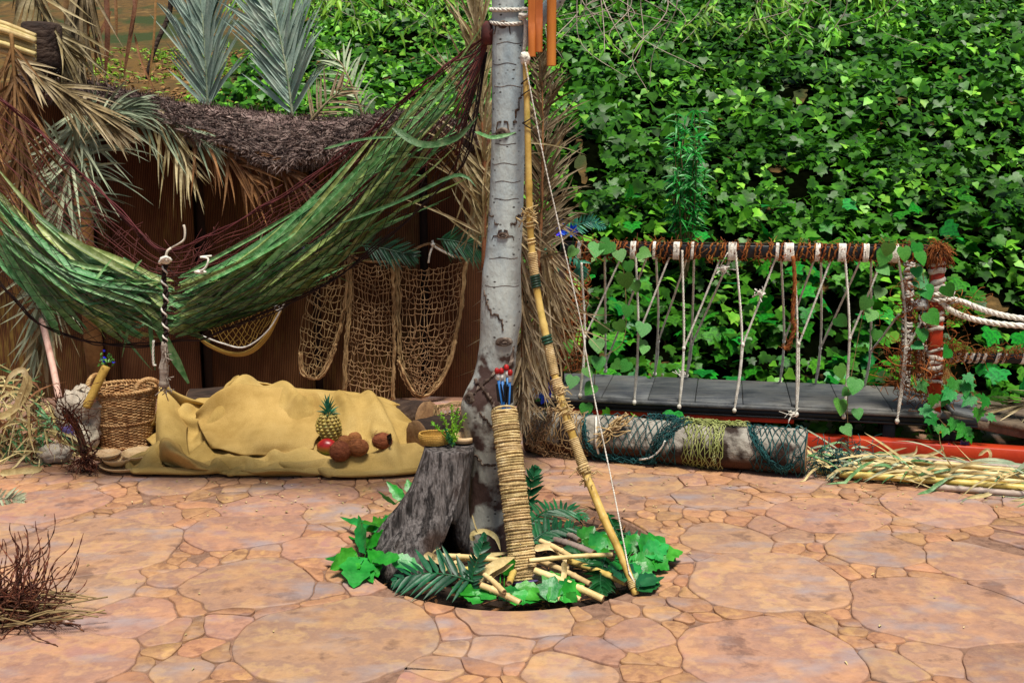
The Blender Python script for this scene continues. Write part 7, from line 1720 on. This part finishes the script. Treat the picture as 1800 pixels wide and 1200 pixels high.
hanging('bare pale twigs hanging over the ivy right of the first bare twigs', 1100, -60, 120, 8.4, 10, 'bright_leaf', .2, 2, 5, hg)
hanging('yellow green leafy branch hanging before the earth bank left of the ivy', 520, -30, 60, 9.0, 9, 'bright_leaf', .3, 10, 6, hg)
hanging('yellow green leafy branch hanging over the ivy left of the hammock end', 640, -40, 70, 9.2, 12, 'bright_leaf', .5, 10, 7, hg)
hanging('leafy trailing branch hanging left of the hammock end near the trunk', 745, -40, 20, 9.2, 7, 'bright_leaf', .35, 8, 8, hg)
# shrub with narrow leaves
sx, sy = P(1205, 400, 7.6)[0], 7.6; sb_ = A(sx, sy, hill_z(sx, sy)); root = thing('young_shrub', 'young shrub with narrow bright leaves growing out of the ivy bank', 'shrub', sb_); mt = MB(); ml = MB()
for k in range(16):
    tpx = (1205 + R.gauss(0, 30), R.uniform(180, 300)); tp = P(tpx[0], tpx[1], 7.5 + R.gauss(0, .1)); c = spline([sb_, sb_ + (tp - sb_) * .5 + A(R.gauss(0, .04), 0, .05), tp], 20); mt.tube(c, np.linspace(.008, .002, 20), 5)
    for q in range(44):
        b = c[R.randrange(7, 20)]; dd = nrm(A(R.gauss(0, .9), R.gauss(-.2, .7), R.gauss(.3, .5))); ml.blade(leaflet_path(b, dd, R.uniform(.07, .12), .35, 5), .02, nrm(A(R.gauss(0, .4), -.5, .8)), .25, R.uniform(.7, 1.3), base=.3, tip=.7)
mt.build('stems', 'twig_tan', root); ml.build('leaves', 'plastic_leaf', root, kind='stuff')
# low bushes on the earth bank
for u, v, d, lab, m_, sc2 in ((290, 135, 8.4, 'dark green bush on the earth bank behind the thatch', 'plastic_leaf', 1), (420, 140, 8.2, 'bright leafy bush between the two upright blue fronds', 'bright_leaf', .9), (575, 130, 8.0, 'low yellow green bush on the bank right of the blue fronds', 'bright_leaf', 1), (320, 95, 9.0, 'small green bush high on the earth bank', 'bright_leaf', .8), (420, 60, 9.2, 'leafy green bush behind the upright blue fronds', 'plastic_leaf', 1.2), (560, 60, 9.6, 'leafy bush at the edge of the bare earth beside the ivy', 'plastic_leaf', 1.1)):
    p = P(u, v, d); p[2] = min(p[2], hill_z(p[0], p[1]) + .25); b0_ = A(p[0], p[1], hill_z(p[0], p[1])); root = thing('bush', lab, 'bush', b0_, 'bushes on the earth bank'); mt = MB(); ml = MB()
    for k in range(14):
        tp = b0_ + A(R.gauss(0, .16), R.gauss(-.1, .12), R.uniform(.1, .4)) * sc2; c = spline([b0_, (b0_ + tp) / 2, tp], 10); mt.tube(c, .004, 4)
        for q in range(26): b = c[R.randrange(3, 10)]; ml.blade(leaflet_path(b, nrm(NR.normal(0, 1, 3) + A(0, -.3, .3)), R.uniform(.05, .1) * sc2, .3, 5), .026, nrm(A(R.gauss(0, .4), -.5, .8)), .25, R.uniform(.6, 1.3), base=.3, tip=.6)
    mt.build('stems', 'twig_tan', root); ml.build('leaves', m_, root, kind='stuff')
# fallen leaf scraps on the paving
mb = MB()
for k in range(230):
    if k < 120: x, y = R.gauss(-1.1, .8), R.uniform(4.5, 5.25)
    elif k < 190: x, y = R.uniform(.3, 2.6), R.uniform(4.6, 5.2)
    else: x, y = R.uniform(-1.8, 1.8), R.uniform(3, 5)
    if math.hypot(x - PIT[0], y - PIT[1]) < PIT_R + .03: continue
    a = R.uniform(0, 6.28); mb.blade(leaflet_path(A(x, y, .006), A(math.cos(a), math.sin(a), .15), R.uniform(.008, .024), .3, 4), R.uniform(.005, .011), (0, 0, 1), .3, R.uniform(.5, 1.3), base=.3)
mb.build('leaf_litter', 'straw', loc=(0, 4.6, 0), kind='stuff')
